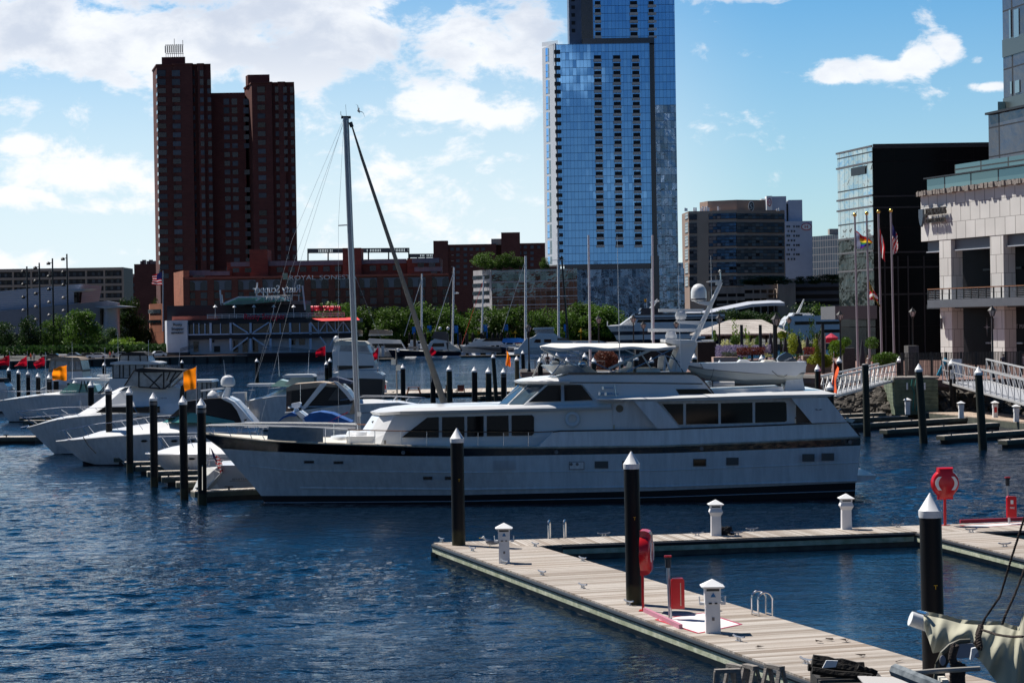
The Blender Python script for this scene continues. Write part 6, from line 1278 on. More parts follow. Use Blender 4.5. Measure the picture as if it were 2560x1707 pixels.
# ------------------------------------------------------------------ small docks
def finger(name, label, px, py, px2, py2, wid, group, z=.5):
    a = G(px,py,z); c = G(px2,py2,z); d = (c-a).normalized(); n = V3(-d.y, d.x, 0)*wid
    if n.y < 0: n = -n
    pts = [a, c, c+n, a+n]; root = thing(name, label, 'dock', tuple(a), group)
    MB().poly([(q.x,q.y,z) for q in pts],(0,0,-.06)).build('deck', DK1, root); MB().poly([(q.x,q.y,z-.061) for q in pts],(0,0,-.22)).build('fascia', FASG, root)
    ins = [a+d*.3+n*.1, c+n*.1, c+n*.9, a+d*.3+n*.9]; MB().poly([(q.x,q.y,z-.285) for q in ins],(0,0,-.5)).build('float', DARKT, root)
    for k in (.08,.5): q = a.lerp(c,k)+n*.15; MB().box(q.x-.04,q.x+.04,q.y-.03,q.y+.03,z,z+.12).box(q.x-.2,q.x+.2,q.y-.03,q.y+.03,z+.12,z+.17).build('cleat',DARKST,root)
    return root
DK1 = deckmat('finger_planks', 0, (.60,.55,.48), (.42,.36,.30)); FASG = mat('dark_grey_fascia', (.055,.06,.05), .8, var=.5, vs=1.5, col2=(.10,.11,.08))
FL_ = [(258,1132,392,1130),(284,1143,420,1140),(310,1155,450,1152),(338,1166,500,1163),(369,1179,560,1173),(404,1192,620,1186),(441,1205,640,1199),(487,1228,660,1220)]
for i, q in enumerate(FL_): finger('finger_dock','%s narrow finger dock under the moored cruisers, counted from the left' % ORDS[i], *q, .75, 'finger docks of the left marina')
for i, q in enumerate([(36,1037,130,1035),(48,1044,180,1042),(58,1051,230,1049)]): finger('finger_dock','%s of three short finger docks near the left edge, under the hardtop cruiser' % ORDS[i], *q, .8, 'short finger docks near the left edge')
finger('dock_end','broad dock end at the left edge, just left of the big cruiser bow',-60,1093,84,1092,1.9,None)
finger('floating_dock','broad pale dock carrying the picnic table and wooden chairs, behind the yacht',955,984,1330,977,14,None); finger('floating_dock','narrow pale dock behind the leaning greenish piling',1200,990,1330,985,1.2,None)
finger('marina_walkway','narrow walkway lined with white pedestals, left of the blue canvas boat',560,1062,720,1058,1.5,None)
for i, (px, pb, ph) in enumerate(((602,1030,20),(616,1040,17),(628,1058,44),(646,1058,26),(656,1058,38),(681,1060,22),(689,1052,28))): pedestal(px, pb, ph, '%s white pedestal from the left, in the cluster beside the blue canvas boat' % ORDS[i], 'A')
pedestal(963,981,31,'white pedestal with a red panel, left of the picnic table','A',red=True)
# picnic table and chairs
def picnic(px, py, Y):
    q = W(px,py,Y); z = .5; x, y = q.x, Y; r_ = thing('picnic_table','reddish wooden picnic table standing on the pale dock','table',(x,y,z)); WD = mat('stained_wood',(.27,.09,.04),.7,var=.3,vs=4)
    MB().box(x-.75,x+.75,y-.4,y+.4,z+.72,z+.77).build('tabletop',WD,r_)
    for s_ in (-1,1): MB().box(x-.8,x+.8,y+s_*.75-.14,y+s_*.75+.14,z+.42,z+.46).build('bench',WD,r_)
    for s_ in (-1,1):
        for t_ in (-1,1): MB().beam((x+s_*.5,y+t_*.25,z+.72),(x+s_*.75,y+t_*.8,z),.1).build('leg',WD,r_)
    MB().box(x-.95,x-.6,y-.1,y+.1,z+.40,z+.45).box(x-.62,x+.62,y-.05,y+.05,z+.38,z+.42).build('stretcher',WD,r_)
picnic(1034,965,236)
def adir(px, Y, sc, label):
    q = W(px,965,Y); x, y, z = q.x, Y, .5; r_ = thing('deck_chair',label,'chair',(x,y,z),'wooden deck chairs on the dock'); WD = bpy.data.materials['stained_wood']
    MB().poly([(x-.32*sc,y,z+.35),(x+.32*sc,y,z+.35),(x+.38*sc,y+.25,z+1.0),(x-.38*sc,y+.25,z+1.0)],(0,.05,0)).build('backrest',WD,r_); MB().box(x-.33,x+.33,y-.55,y,z+.32,z+.37).build('seat',WD,r_)
    for s_ in (-1,1):
        MB().box(x+s_*.4-.06,x+s_*.4+.06,y-.6,y+.1,z+.55,z+.6).build('armrest',WD,r_)
        for t_ in (-.5,.05): MB().box(x+s_*.4-.04,x+s_*.4+.04,y+t_-.04,y+t_+.04,z,z+.56).build('leg',WD,r_)
adir(1122,233,1,'left wooden deck chair, half hidden by the greenish piling'); adir(1152,233,1,'right wooden deck chair, standing clear on the pale dock')
# floodlight post by the middle
r_ = thing('dock_light_post','thin post with box lamps and a round light, rising behind the black curtained cruiser','lamp',tuple(W(993,1005,140))); MB().tube([W(993,1005,140),W(990.5,872,140)],.05,6).build('post',TIMB,r_)
for (x,y) in ((984,905),(996,919)): q = W(x,y,140); MB().box(q.x-.15,q.x+.15,139.8,140.1,q.z-.18,q.z+.18).build('lamp_box',CREAM,r_)
MB().ell(W(995,875,140),.12,.08,.12,10,6).build('round_lamp',CAPW,r_,True)
# ------------------------------------------------------------------ right hand docks
def rdock(label, pts, z=.5, name='floating_dock', group=None):
    P = [G(x,y,z) for x, y in pts]; r_ = thing(name, label, 'dock', tuple(P[0]), group); d = P[1]-P[0]
    MB().poly([(q.x,q.y,z) for q in P],(0,0,-.07)).build('deck', deckmat('walk_planks', math.atan2(d.y,d.x), (.55,.45,.36), (.38,.28,.21)), r_)
    MB().poly([(q.x,q.y,z-.071) for q in P],(0,0,-.7)).build('pontoon', FASG, r_); return r_
rdock('main walkway of the right hand docks, running along under the two gangways', [(2030,1012),(2110,1014),(2270,1026),(2420,1040),(2570,1057),(2700,1068),(2700,1046),(2560,1038),(2400,1024),(2250,1010),(2100,1004),(2030,1003)])
for i, q in enumerate([(2040,1038,2215,1031),(2100,1046,2270,1039),(2136,1060,2420,1043),(2218,1074,2500,1056),(2362,1089,2600,1073),(2518,1100,2640,1091)]): finger('finger_dock','%s finger dock from the left at the right hand docks' % ORDS[i], *q, .7, 'finger docks below the gangways')
for px, pb, ph, lb, rd in ((2118,1026,40,'white pedestal beside the left gangway foot',False),(2269,1036,42,'white pedestal in front of the timber bulkhead',False),(2403,1045,43,'white pedestal right of the banded number piling',False),(2488,1043,42,'white pedestal with dark red panels, furthest back on the right',True),(2541,1054,44,'rightmost white pedestal near the picture edge',False)): pedestal(px,pb,ph,lb,'A',red=rd)
ladder(2137,1024,2147,1024,22,.5,'double hoop ladder beside the left gangway foot',.5,1)
# timber bulkhead, rocks, quay edge
q0, q1 = G(2236,1022,.5), G(2345,1032,.5); Yk = 174
a = W(2236,950,Yk-3); c_ = W(2345,952,Yk-3); r_ = thing('timber_bulkhead','green stained timber bulkhead between the two gangways','wall',(a.x,Yk-3,0)); mb = MB()
for k in range(9): z = .3+k*.31; MB().box(a.x, c_.x, Yk-3+.02*(k%2), Yk+2, z, z+.29).build('timber', TIMG, r_)
MB().box(a.x-.05,c_.x+.1,Yk-2.9,Yk+2,3.1,3.25).build('cap_timber',TIMB,r_)
for x in (2268,2312): q = W(x,966,Yk-3.1); MB().box(q.x-.06,q.x+.06,Yk-3.12,Yk-2.98,q.z-.25,q.z+.3).build('pad',CAPW,r_)
q = W(2285,990,Yk-3.1)
for k, m_ in ((0,mat('teal_rope',(.02,.16,.14),.9)),(6,bpy.data.materials['teal_rope'])):
    x = W(2281+k*1.6,970,Yk-3.1).x; MB().tube([(x,Yk-3.15,3.1),(x-.1,Yk-3.2,2.6),(x+.12,Yk-3.2,2.1),(x,Yk-3.15,.6)],.05,6).build('hanging_rope',m_,r_)
def rocks(n, x0, x1, y0, y1, Y0, Y1, zc, seed, label, s0=.25, s1=.7):
    rs_ = random.Random(seed); mb = MB()
    for i in range(n):
        t_ = rs_.random(); x = x0+(x1-x0)*rs_.random(); Y = Y0+(Y1-Y0)*t_; s_ = s0+(s1-s0)*rs_.random(); z = zc*t_+rs_.uniform(-.1,.2)
        c = Vector((x,Y,z)); n0 = len(mb.v); mb.ell(c, s_*rs_.uniform(.7,1.2), s_*rs_.uniform(.7,1.1), s_*rs_.uniform(.5,.8), 7, 5)
        for k in range(n0, len(mb.v)): v = mb.v[k]; mb.v[k] = (v[0]+rs_.uniform(-.12,.12)*s_*2, v[1]+rs_.uniform(-.1,.1)*s_*2, v[2]+rs_.uniform(-.12,.12)*s_*2)
    return tag(mb.build('riprap', mat('rock', (.10,.085,.07), .9, var=.6, vs=1.5, bump=.5, bs=6)), kind='stuff')
rocks(170, W(2085,1000,176).x, W(2240,1000,176).x, 0, 0, 172.5, 176, 1.9, 2, '')
rocks(200, W(2350,1000,172).x, W(2640,1000,172).x, 0, 0, 170, 174.5, 1.7, 3, '')
# gangways
def gangway(label, A, B, zA, zB, YA, YB, wid, H, n, solid=None):
    """A upper px, B lower px of the near lower chord"""
    a = W(*A, YA); b = W(*B, YB); r_ = thing('gangway', label, 'gangway', tuple(a), 'aluminium gangways'); d = (b-a).normalized(); nrm = V3(-d.y,d.x,0).normalized()*wid
    if nrm.y < 0: nrm = -nrm
    GA = mat('gangway_aluminium',(.62,.61,.60),.45,metal=.3) if 'gangway_aluminium' not in bpy.data.materials else bpy.data.materials['gangway_aluminium']
    for k, o_ in enumerate((V3(0,0,0), nrm)):
        mb = MB(); mb.beam(a+o_, b+o_, .08, .16).beam(a+o_+V3(0,0,H), b+o_+V3(0,0,H), .10, .12).beam(a+o_+V3(0,0,H*.55), b+o_+V3(0,0,H*.55), .04)
        for i in range(n+1):
            p = a.lerp(b,i/n)+o_; mb.beam(p, p+V3(0,0,H), .06)
            if i < n: q = a.lerp(b,(i+1)/n)+o_; mb.beam(p+V3(0,0,H*(i%1==0)), q, .045) if B[0] > A[0] else mb.beam(p+V3(0,0,H), q, .045)
        mb.build('truss_rail', GA, r_)
    mb = MB(); mb.add([a, b, b+nrm, a+nrm, a-V3(0,0,.1), b-V3(0,0,.1), b+nrm-V3(0,0,.1), a+nrm-V3(0,0,.1)], [(0,1,2,3),(7,6,5,4),(0,4,5,1),(2,6,7,3)]); mb.build('walking_deck', mat('grey_grating',(.40,.41,.43),.6,var=.1,vs=5), r_)
    return r_
gangway('left aluminium gangway rising to the right behind the green pilings',(2238,951),(2092,990),0,0,172,150,1.3,1.35,13)
gangway('right aluminium gangway sloping down to the right past the number piling',(2357,954),(2600,1022),0,0,173.5,150,3.6,1.75,17)
q = W(2402,932,172); MB().box(0,.01,0,.01,0,.01) if False else None
r_ = thing('notice_board','white notice board behind the rail of the right gangway','sign',(q.x,173,QZ)); MB().box(q.x-.33,q.x+.33,173.2,173.26,QZ+.25,QZ+1.7).build('panel',mat('pale_panel',(.50,.52,.58),.6),r_)
q = W(2376,937,172); 
r_ = None
# lettering plate on the number piling
q = W(2376,935,168); pr = thing('number_plate','white plate marked 13 fixed to the piling at the right gangway','sign',(q.x,167.9,q.z)); MB().box(q.x-.14,q.x+.14,167.3,167.36,q.z-.35,q.z+.35).build('plate',CAPW,pr); text(pr,'lettering','13',(q.x-.1,167.28,q.z-.13),.2,.26,BLACKM)
# ------------------------------------------------------------------ lamp posts
def lamp(px, ytop, Y, label, zb=QZ, k=1.):
    q = W(px,ytop,Y); r_ = thing('street_lamp', label, 'street lamp', (q.x,Y,zb), 'black lantern lamp posts'); H = q.z-zb; x = q.x; s = .62*k
    MB().lathe((x,Y,zb),[(.22*k,0),(.2*k,.12),(.12*k,.3),(.10*k,.9),(.075*k,1.0),(.06*k,H-1.5*s-.1),(.09*k,H-1.5*s),(.05*k,H-1.45*s),(.13*k,H-1.3*s)],10).build('post',BLACKM,r_,True)
    zl = H-1.3*s+zb
    MB().lathe((x,Y,zl),[(.14*k,0),(.285*k,.62*s),(.285*k,.64*s)],6).build('lantern_glass',mat('lantern_glass',(.55,.50,.47),.3) if 'lantern_glass' not in bpy.data.materials else bpy.data.materials['lantern_glass'],r_)
    mb = MB()
    for j in range(6): t_ = math.pi*j/3; mb.beam((x+.145*k*math.cos(t_),Y+.145*k*math.sin(t_),zl),(x+.295*k*math.cos(t_),Y+.295*k*math.sin(t_),zl+.64*s),.035*k)
    mb.build('lantern_frame',BLACKM,r_); MB().lathe((x,Y,zl+.64*s),[(.35*k,0),(.33*k,.03),(.10*k,.42*s),(.09*k,.46*s),(.05*k,.5*s),(.05*k,.6*s),(.008,.68*s)],6).build('lantern_roof',BLACKM,r_)
    return r_
for px, yt, Y, lb in ((1321,808,228,'lamp post at the outer end of the railed pier'),(1496,787,236,'lamp post on the pier in front of the leafy trees'),(1583,786,240,'left of the two lamp posts beside the black and white ship bow'),(1608,802,252,'shorter lamp post right of the ship bow pair'),(1690,800,262,'lamp post half hidden behind the yacht radar scanners'),
   (1798,784,205,'lamp post rising left of the shingled pavilion roof'),(1940,782,205,'lamp post at the right end of the shingled roof'),(1972,790,262,'distant lamp post in front of the white ferry'),(2100,775,196,'lamp post just left of the four flagpoles'),(2281,768,205,'lamp post between the flagpoles and the stone building'),(2480,763,178,'lamp post in front of the second stone column')):
    lamp(px,yt,Y,lb,k=1.1 if px != 1940 else 1.5)
# pier railing, man, bush
def railing(label, P, H, n, m, bars=0, name='railing', r=.03, group=None, cat='railing', top=.04):
    r_ = thing(name, label, cat, tuple(P[0]), group); mb = MB(); m2 = MB(); L = sum((b-a).length for a, b in zip(P,P[1:]))
    for a, b in zip(P,P[1:]):
        for z in (H, H*.08): mb.beam(a+V3(0,0,z), b+V3(0,0,z), top)
        k = max(1,int(n*(b-a).length/L))
        for i in range(k+1): p = a.lerp(b,i/k); m2.beam(p, p+V3(0,0,H+.05), r*1.6)
        nb = int((b-a).length/bars) if bars else 0
        for i in range(nb): p = a.lerp(b,i/nb); mb.beam(p+V3(0,0,.08*H), p+V3(0,0,H), r*.6)
    mb.build('rails_and_bars', m, r_); m2.build('posts', m, r_); return r_
GREY_R = mat('grey_railing',(.16,.155,.15),.5)
railing('grey railing along the near edge of the pier, behind the white canvas top',[V3(1.4,235,QZ),V3(9.5,222,QZ)],1.15,9,GREY_R,.28); railing('grey railing on the far side of the pier',[V3(2.6,242.5,QZ),V3(14,248.5,QZ)],1.15,9,GREY_R,.28)
def person(pos, h, shirt, pants, label, face=0., sit=False, hair=(.02,.015,.01), pose=0):
    k = h/1.75; x, y, z = pos; r_ = thing('person', label, 'person', tuple(pos)); ORG[r_.name] = Vector((0,0,0)); mb = MB()
    def limb(pts, rs):
        n = 8; vs = []
        for (p, r0) in zip(pts, rs):
            for q in range(n): t_ = 2*math.pi*q/n; vs.append((p[0]+r0*math.cos(t_), p[1]+r0*.8*math.sin(t_), p[2]))
        return vs, [(i*n+q,(i+1)*n+q,(i+1)*n+(q+1)%n,i*n+(q+1)%n) for i in range(len(pts)-1) for q in range(n)]
    leg = .9; hz = leg
    mb.add(*limb([(0,0,.82),(0,0,.95),(0,0,1.1),(0,0,1.28),(0,0,1.42),(0,0,1.48),(0,0,1.56)],[.17,.165,.145,.18,.2,.09,.058])); mb.build('torso',shirt,r_,True)
    for s_ in (-1,1):
        MB().add(*limb([(s_*.12,.0,.02),(s_*.115,0,.1),(s_*.11,0,.45),(s_*.10,0,.88)],[.06,.05,.065,.095])).build('leg',pants,r_,True)
        MB().add(*limb([(s_*.27,-.08,.83),(s_*.27,-.04,1.0),(s_*.25,0,1.15),(s_*.21,0,1.40)],[.035,.038,.045,.055])).build('arm',SKIN,r_,True)
    MB().ell((0,-.01,1.66),.078,.095,.115,12,8).build('head',SKIN,r_,True); MB().ell((0,.015,1.70),.085,.095,.095,12,6).build('hair',mat('hair',hair,.8),r_,True)
    r_.location = pos; r_.scale = (k,k,k); r_.rotation_euler = (0,0,face); return r_
q = W(1369,900,236); person((q.x,236,QZ),1.78,mat('dark_shirt',(.02,.02,.025),.8),mat('navy_trousers',(.02,.025,.05),.8),'man in dark clothes standing on the railed pier',face=2.6)
q = W(2000,900,196); person((q.x,196,QZ),1.75,mat('mauve_shirt',(.32,.25,.27),.8),bpy.data.materials['navy_trousers'],'person in a mauve shirt standing right of the outboard motor',face=3.1,hair=(.3,.2,.15))
# ------------------------------------------------------------------ foliage tools
def crown_mesh(seed, n, leaf, lobes, flat=.8, col=0):
    rs_ = random.Random(seed); mb = MB(); L = []
    for i in range(lobes):
        a = rs_.random()*6.283; r = .33*math.sqrt(rs_.random()); z = rs_.uniform(.18,.85); r *= (1.15-abs(z-.45)*1.1); L.append((r*math.cos(a), r*math.sin(a), z, rs_.uniform(.12,.22)))
    for i in range(n):
        lx, ly, lz, lr = L[rs_.randrange(lobes)]; v = Vector((rs_.gauss(0,1), rs_.gauss(0,1), rs_.gauss(0,1))).normalized() * lr * (rs_.random()**.4)
        p = Vector((lx, ly, lz)) + Vector((v.x, v.y, v.z*flat)); s = leaf*rs_.uniform(.6,1.5)
        a = Vector((rs_.gauss(0,1), rs_.gauss(0,1), rs_.gauss(0,.6))).normalized(); b = a.cross(Vector((rs_.gauss(0,1), rs_.gauss(0,1), rs_.gauss(0,1)))).normalized()
        mb.add([p-a*s, p+b*s*.6, p+a*s, p-b*s*.6], [(0,1,2,3)])
    return mb
def trunk_mesh(seed):
    rs_ = random.Random(seed); mb = MB(); mb.tube([(0,0,0),(.005,0,.18),(.0,.01,.4),(.01,0,.7)], .022, 7, .008)
    for i in range(7):
        a = rs_.random()*6.283; z = rs_.uniform(.18,.5); r = rs_.uniform(.15,.3); mb.tube([(0,0,z),(r*.5*math.cos(a),r*.5*math.sin(a),z+.12),(r*math.cos(a),r*math.sin(a),z+.22)], .009, 5, .003)
    return mb
LEAFS = [leafmat('leaf_mid', (.11,.20,.022), (.035,.085,.012)), leafmat('leaf_dark', (.045,.095,.018), (.015,.04,.01)), leafmat('leaf_bright', (.20,.32,.018), (.08,.16,.012)), leafmat('leaf_blue', (.09,.17,.05), (.04,.09,.028))]
BARK = mat('bark', (.06,.045,.035), .9, var=.3, vs=8)
CRM = {}; TRM_ = []
def tree(px, yt, Y, wpx, kind, label, group=None, zb=1.6, var=None, name='tree', dens=0, cat='tree'):
    q = W(px,yt,Y); H = q.z-zb; Wd = wpx*Y/F; v = var if var is not None else rnd.randrange(4); key = (kind,v,dens)
    if key not in CRM:
        c = crown_mesh(11+v, 5200 if not dens else dens, .021 if not dens else .03, 34 if not dens else 16).build('crown', LEAFS[kind]); t_ = trunk_mesh(v).build('trunk', BARK)
        CRM[key] = (c.data, t_.data); bpy.data.objects.remove(c); bpy.data.objects.remove(t_)
    r_ = thing(name, label, cat, (q.x,Y,zb), group)
    for nm, me in zip(('crown','trunk'), CRM[key]):
        o = bpy.data.objects.new(nm, me); COL.objects.link(o); o.parent = r_
    r_.scale = (Wd/.98, Wd/.98, H/.99); r_.rotation_euler = (0,0,rnd.random()*6.28); return r_
# row of plane trees along the far promenade
row = [(838,748,95),(885,758,80),(925,765,70),(978,760,85),(1035,748,90),(1088,762,75),(1120,752,70),(1160,765,75),(1205,760,85),(1245,766,60),(1285,757,70),(1335,770,65),(1375,765,75),(1415,772,60),(1455,748,85),(1495,756,90),(1540,768,80)]
for i, (x, y, w_) in enumerate(row): tree(x, y+2, 586+((i*37)%5)*2, w_*1.5, 0 if i % 3 else 0, '%s tree from the left in the leafy row behind the far marina' % ORDS[i], 'trees along the far promenade')
for i, (x, y, w_, k) in enumerate(((10,800,75,1),(72,784,60,1),(118,796,60,0),(160,780,70,0),(198,768,95,0),(240,812,45,3),(275,815,45,3),(322,738,70,1),(350,790,55,1),(390,738,28,1),(306,842,75,2),(338,852,55,2),(380,826,30,1),(20,845,60,1))):
    tree(x, y, 545+(i*13)%40 if k != 1 or x < 300 else 620, w_*1.25, k, '%s tree from the left, counting roughly, in the dark clump at the far left shore' % ORDS[i], 'trees on the left shore')
for i, (x, y, w_) in enumerate(((1213,628,68),(1252,632,34),(1272,628,34),(1297,640,40),(1362,642,26))): tree(x, y, 765, w_*1.2, 0, '%s small tree from the left on the roof of the low mirrored office' % ORDS[i], 'roof garden trees', zb=ztop(1250,676,760))
for i, (x, y, w_, k) in enumerate(((1820,768,75,1),(1875,772,80,1),(1925,778,70,1),(1760,782,60,1),(1700,790,50,1),(2010,752,90,1),(2060,758,70,2),(1970,785,40,1),(1905,688,100,1),(1940,690,80,1),(1885,705,40,1),(2000,690,30,1),(2040,686,60,1),(2080,684,60,1))):
    tree(x, y, 640 if y > 740 else 880, w_*1.25, k, '%s dark tree, counted loosely from the left, around the parking garage' % ORDS[i], 'trees around the parking garage', zb=1.6 if y > 740 else ztop(1900,716,900))
# ------------------------------------------------------------------ planting on the near promenade
def flowers(name, label, x0, x1, y0, y1, Y, n, mats, leaf=.05, dep=1.6, seed=1, group=None, cat='plant', up=1.0, shape=0, kind=None):
    rs_ = random.Random(seed); mb = MB(); a, b = W(x0,y1,Y), W(x1,y0,Y)
    for i in range(n):
        u, v = rs_.random(), rs_.random(); 
        if shape == 1: 
            th = rs_.random()*6.283; rr = math.sqrt(rs_.random()); u = .5+.5*rr*math.cos(th); v = .5+.5*rr*math.sin(th)
        elif shape == 2: v = v*(.55+.45*math.sin(u*17+seed)); 
        elif shape == 3: u = .5+(u-.5)*(1.05-v)
        p = V3(a.x+(b.x-a.x)*u, Y+(rs_.random()-.5)*dep, a.z+(b.z-a.z)*v); s = leaf*rs_.uniform(.6,1.5)
        d = Vector((rs_.gauss(0,.6),rs_.gauss(0,.6),rs_.gauss(0,1)*up)).normalized(); e = d.cross(Vector((rs_.gauss(0,1),rs_.gauss(0,1),rs_.gauss(0,1)))).normalized(); mb.add([p-d*s,p+e*s*.5,p+d*s,p-e*s*.5],[(0,1,2,3)])
    o = mb.build(name, mats)
    return tag(o, label, cat, group) if not kind else tag(o, kind=kind)
LAV = leafmat('lavender', (.30,.24,.42), (.16,.15,.22)); CRF = leafmat('cream_blossom', (.72,.68,.38), (.35,.38,.14)); REDL = leafmat('red_leaves', (.24,.05,.035), (.08,.02,.02)); YGR = leafmat('yellow_green', (.38,.40,.03), (.12,.20,.02)); BRNL = leafmat('copper_leaves', (.20,.07,.045), (.05,.02,.015)); GRY = leafmat('grey_green', (.16,.20,.13), (.06,.09,.05))
flowers('lavender_bed','bed of lavender spilling over the pale planter right of the yacht mast',1790,1868,862,893,200,2600,LAV,.07,2.5,1,shape=0); flowers('lavender_bed','smaller clump of lavender further right, in front of cream blossom',1880,1925,862,882,202,900,LAV,.07,2,2)
flowers('grey_green_fringe','grey green leaves hanging over the planter edge',1805,1845,880,892,199,500,GRY,.07,1,3)
for i, (x0,x1,y0,y1) in enumerate(((1800,1830,848,866),(1835,1850,850,865),(1862,1905,846,868),(1912,1928,852,892),(2005,2012,850,870))): flowers('blossom_shrub','%s cream flowering shrub from the left behind the lavender' % ORDS[i],x0,x1,y0,y1,206,700 if x1-x0>20 else 300,CRF,.08,1.5,10+i,group='cream flowering shrubs',shape=2)
flowers('red_groundcover','long low bed of dark red leaves below the blossom shrubs',1843,1912,868,888,198,1800,REDL,.07,1.5,20); flowers('red_groundcover','patch of red leaves right of the closed parasols',2010,2035,868,886,200,600,REDL,.07,1.5,21)
flowers('copper_bush','round copper leaved bush on the railed pier',1484,1545,873,935,232,3600,BRNL,.12,4.,22,shape=1,up=.6)
for i, (x0,x1,y0,y1,m_,n) in enumerate(((1779,1793,826,852,LEAFS[0],450),(1826,1850,838,862,LEAFS[0],700),(1890,1902,840,868,LEAFS[0],400),(1970,1992,832,885,YGR,900),(2024,2054,848,905,YGR,1300),(2045,2080,886,918,YGR,1500),(2073,2110,850,895,LEAFS[2],1400),(2104,2125,843,866,LEAFS[0],600),(2165,2195,842,872,LEAFS[0],700),(2180,2250,880,915,LEAFS[0],2400),(1946,1965,828,846,YGR,400),(2018,2050,893,910,YGR,700))):
    flowers('shrub','%s garden shrub from the left among the promenade planters' % ORDS[i],x0,x1,y0,y1,203 if i < 9 else 205,n,m_,.09,2,30+i,group='garden shrubs of the promenade',shape=3 if i in (0,4) else 1)
for i, (x, y, w_, zt_) in enumerate(((1853,788,55,0),(1990,800,60,0),(2035,775,45,0),(1965,810,40,0))):
    tree(x, y+4, 212, w_*1.2, 2 if i == 0 else 0, ('thin young tree with autumn tinted leaves in front of the shingled roof','sparse young tree left of the closed parasols','taller sparse tree in front of the white ferry','small sparse tree at the end of the shingled roof')[i], 'young trees of the promenade', zb=QZ, dens=420)
PLK = mat('pink_planter', (.62,.42,.34), .85, var=.15, vs=1)
a, b = W(1784,890,199), W(1872,930,199)
def pr_box(name, label, x0, x1, y0, y1, Y, dep, m, taper=0., cat='planter', z0=None):
    a, b = W(x0,y1,Y), W(x1,y0,Y); zb = QZ if z0 is None else z0; t_ = taper*(b.x-a.x)
    mb = MB().add([(a.x+t_,Y,zb),(b.x-t_,Y,zb),(b.x-t_,Y+dep,zb),(a.x+t_,Y+dep,zb),(a.x,Y,b.z),(b.x,Y,b.z),(b.x,Y+dep,b.z),(a.x,Y+dep,b.z)],[(0,3,2,1),(4,5,6,7),(0,1,5,4),(1,2,6,5),(2,3,7,6),(3,0,4,7)])
    return tag(mb.build(name, m), label, cat)
pr_box('planter','large pinkish planter under the lavender',1784,1845,892,925,197.5,2,PLK,.04); pr_box('planter','low beige planter wall behind the yellow bush',2008,2078,888,918,206,1.5,mat('beige_planter',(.35,.26,.22),.85,var=.15,vs=1))
pr_box('low_wall','beige square wall panel right of the garden',2040,2064,834,880,215,.5,mat('beige_wall',(.45,.40,.36),.85),0,'wall')
pr_box('screen_wall','dark slatted enclosure behind the radar arch',1745,1790,855,925,214,3,mat('dark_slats',(.02,.017,.017),.8,var=.3,vs=4),0,'fence'); pr_box('dark_gate','dark gate wall left of the slatted enclosure',1590,1700,858,925,216,2,mat('dark_gate',(.018,.015,.015),.7,var=.4,vs=2),0,'fence')
pr_box('service_box','grey service cabinet between the planters and flagpoles',2108,2138,870,915,212,1.2,mat('speckled_grey',(.10,.095,.09),.8,var=.6,vs=8),0,'cabinet'); 
# shingled pavilion
SHG = brickmat('pale_shingles', (.60,.56,.52), (.46,.41,.38), (.22,.19,.17), .45, .22, .03)
q = W(1855,840,262); xs = [W(x,835,262).x for x in (1752,1975)]; x0, x1 = xs; zE = W(1755,836,262).z; zR = W(1830,800,268).z; xr0, xr1 = W(1826,800,268).x, W(1910,800,268).x
r_ = thing('pavilion','open pavilion with a pale shingled hip roof behind the flower beds','pavilion',((x0+x1)/2,268,QZ))
v = [(x0,262,zE),(x1,262,zE),(x1,278,zE),(x0,278,zE),(xr0,270,zR),(xr1,270,zR)]; MB().add(v+[(p[0],p[1],p[2]-.2) for p in v[:4]],[(0,1,5,4),(1,2,5),(2,3,4,5),(3,0,4),(0,6,7,1),(1,7,8,2),(2,8,9,3),(3,9,6,0)]).build('roof',SHG,r_)
MB().box(x0+.6,x1-.6,262.8,263,zE-.6,zE-.1).build('fascia_board',DARKT,r_)
for k in range(6): x = x0+1+(x1-x0-2)*k/5; MB().box(x-.12,x+.12,262.8,263.1,QZ,zE-.1).build('post',DARKT,r_)
# umbrellas
def parasol(px, y0, y1, Y, w_, label, m, closed=True):
    a, b = W(px,y0,Y), W(px,y1,Y); r_ = thing('parasol', label, 'parasol', (a.x,Y,QZ), 'parasols of the waterside cafe'); k = w_*Y/F/2
    MB().tube([(a.x,Y,QZ),(a.x,Y,a.z)],.035,6).build('pole',TEAK,r_)
    if closed: MB().lathe((a.x,Y,b.z),[(k*.9,0),(k*1.0,(a.z-b.z)*.15),(k*.7,(a.z-b.z)*.55),(.08,(a.z-b.z)*.93),(.02,a.z-b.z)],10).build('closed_canopy',m,r_,True)
    else: MB().lathe((a.x,Y,b.z),[(k,0),(k*1.0,-.12),(k*.98,0),(.05,(a.z-b.z))],8).build('open_canopy',m,r_)
CH = mat('charcoal_canvas',(.05,.05,.065),.85,var=.3,vs=4,stretch=(6,6,.5))
parasol(1926,832,885,203,14,'first closed charcoal parasol, beside the lamp post',CH); parasol(1935,836,880,206,10,'narrow closed parasol just behind the first',CH); parasol(1963,840,880,206,14,'closed charcoal parasol behind the thin lamp',CH); parasol(1995,838,884,204,22,'widest closed charcoal parasol, above the outboard motor',CH); parasol(2018,842,872,208,12,'closed parasol right of the widest one',CH); parasol(2155,850,915,210,16,'closed dark parasol between the flagpoles',CH)
parasol(2078,833,844,222,36,'open crimson parasol left of the flagpoles',mat('crimson_canvas',(.50,.02,.06),.8),False); pr_box('crimson_drop','crimson side curtain hanging below the open crimson parasol',2064,2094,843,856,223,1,bpy.data.materials['crimson_canvas'],0,'curtain',z0=W(2070,857,223).z)
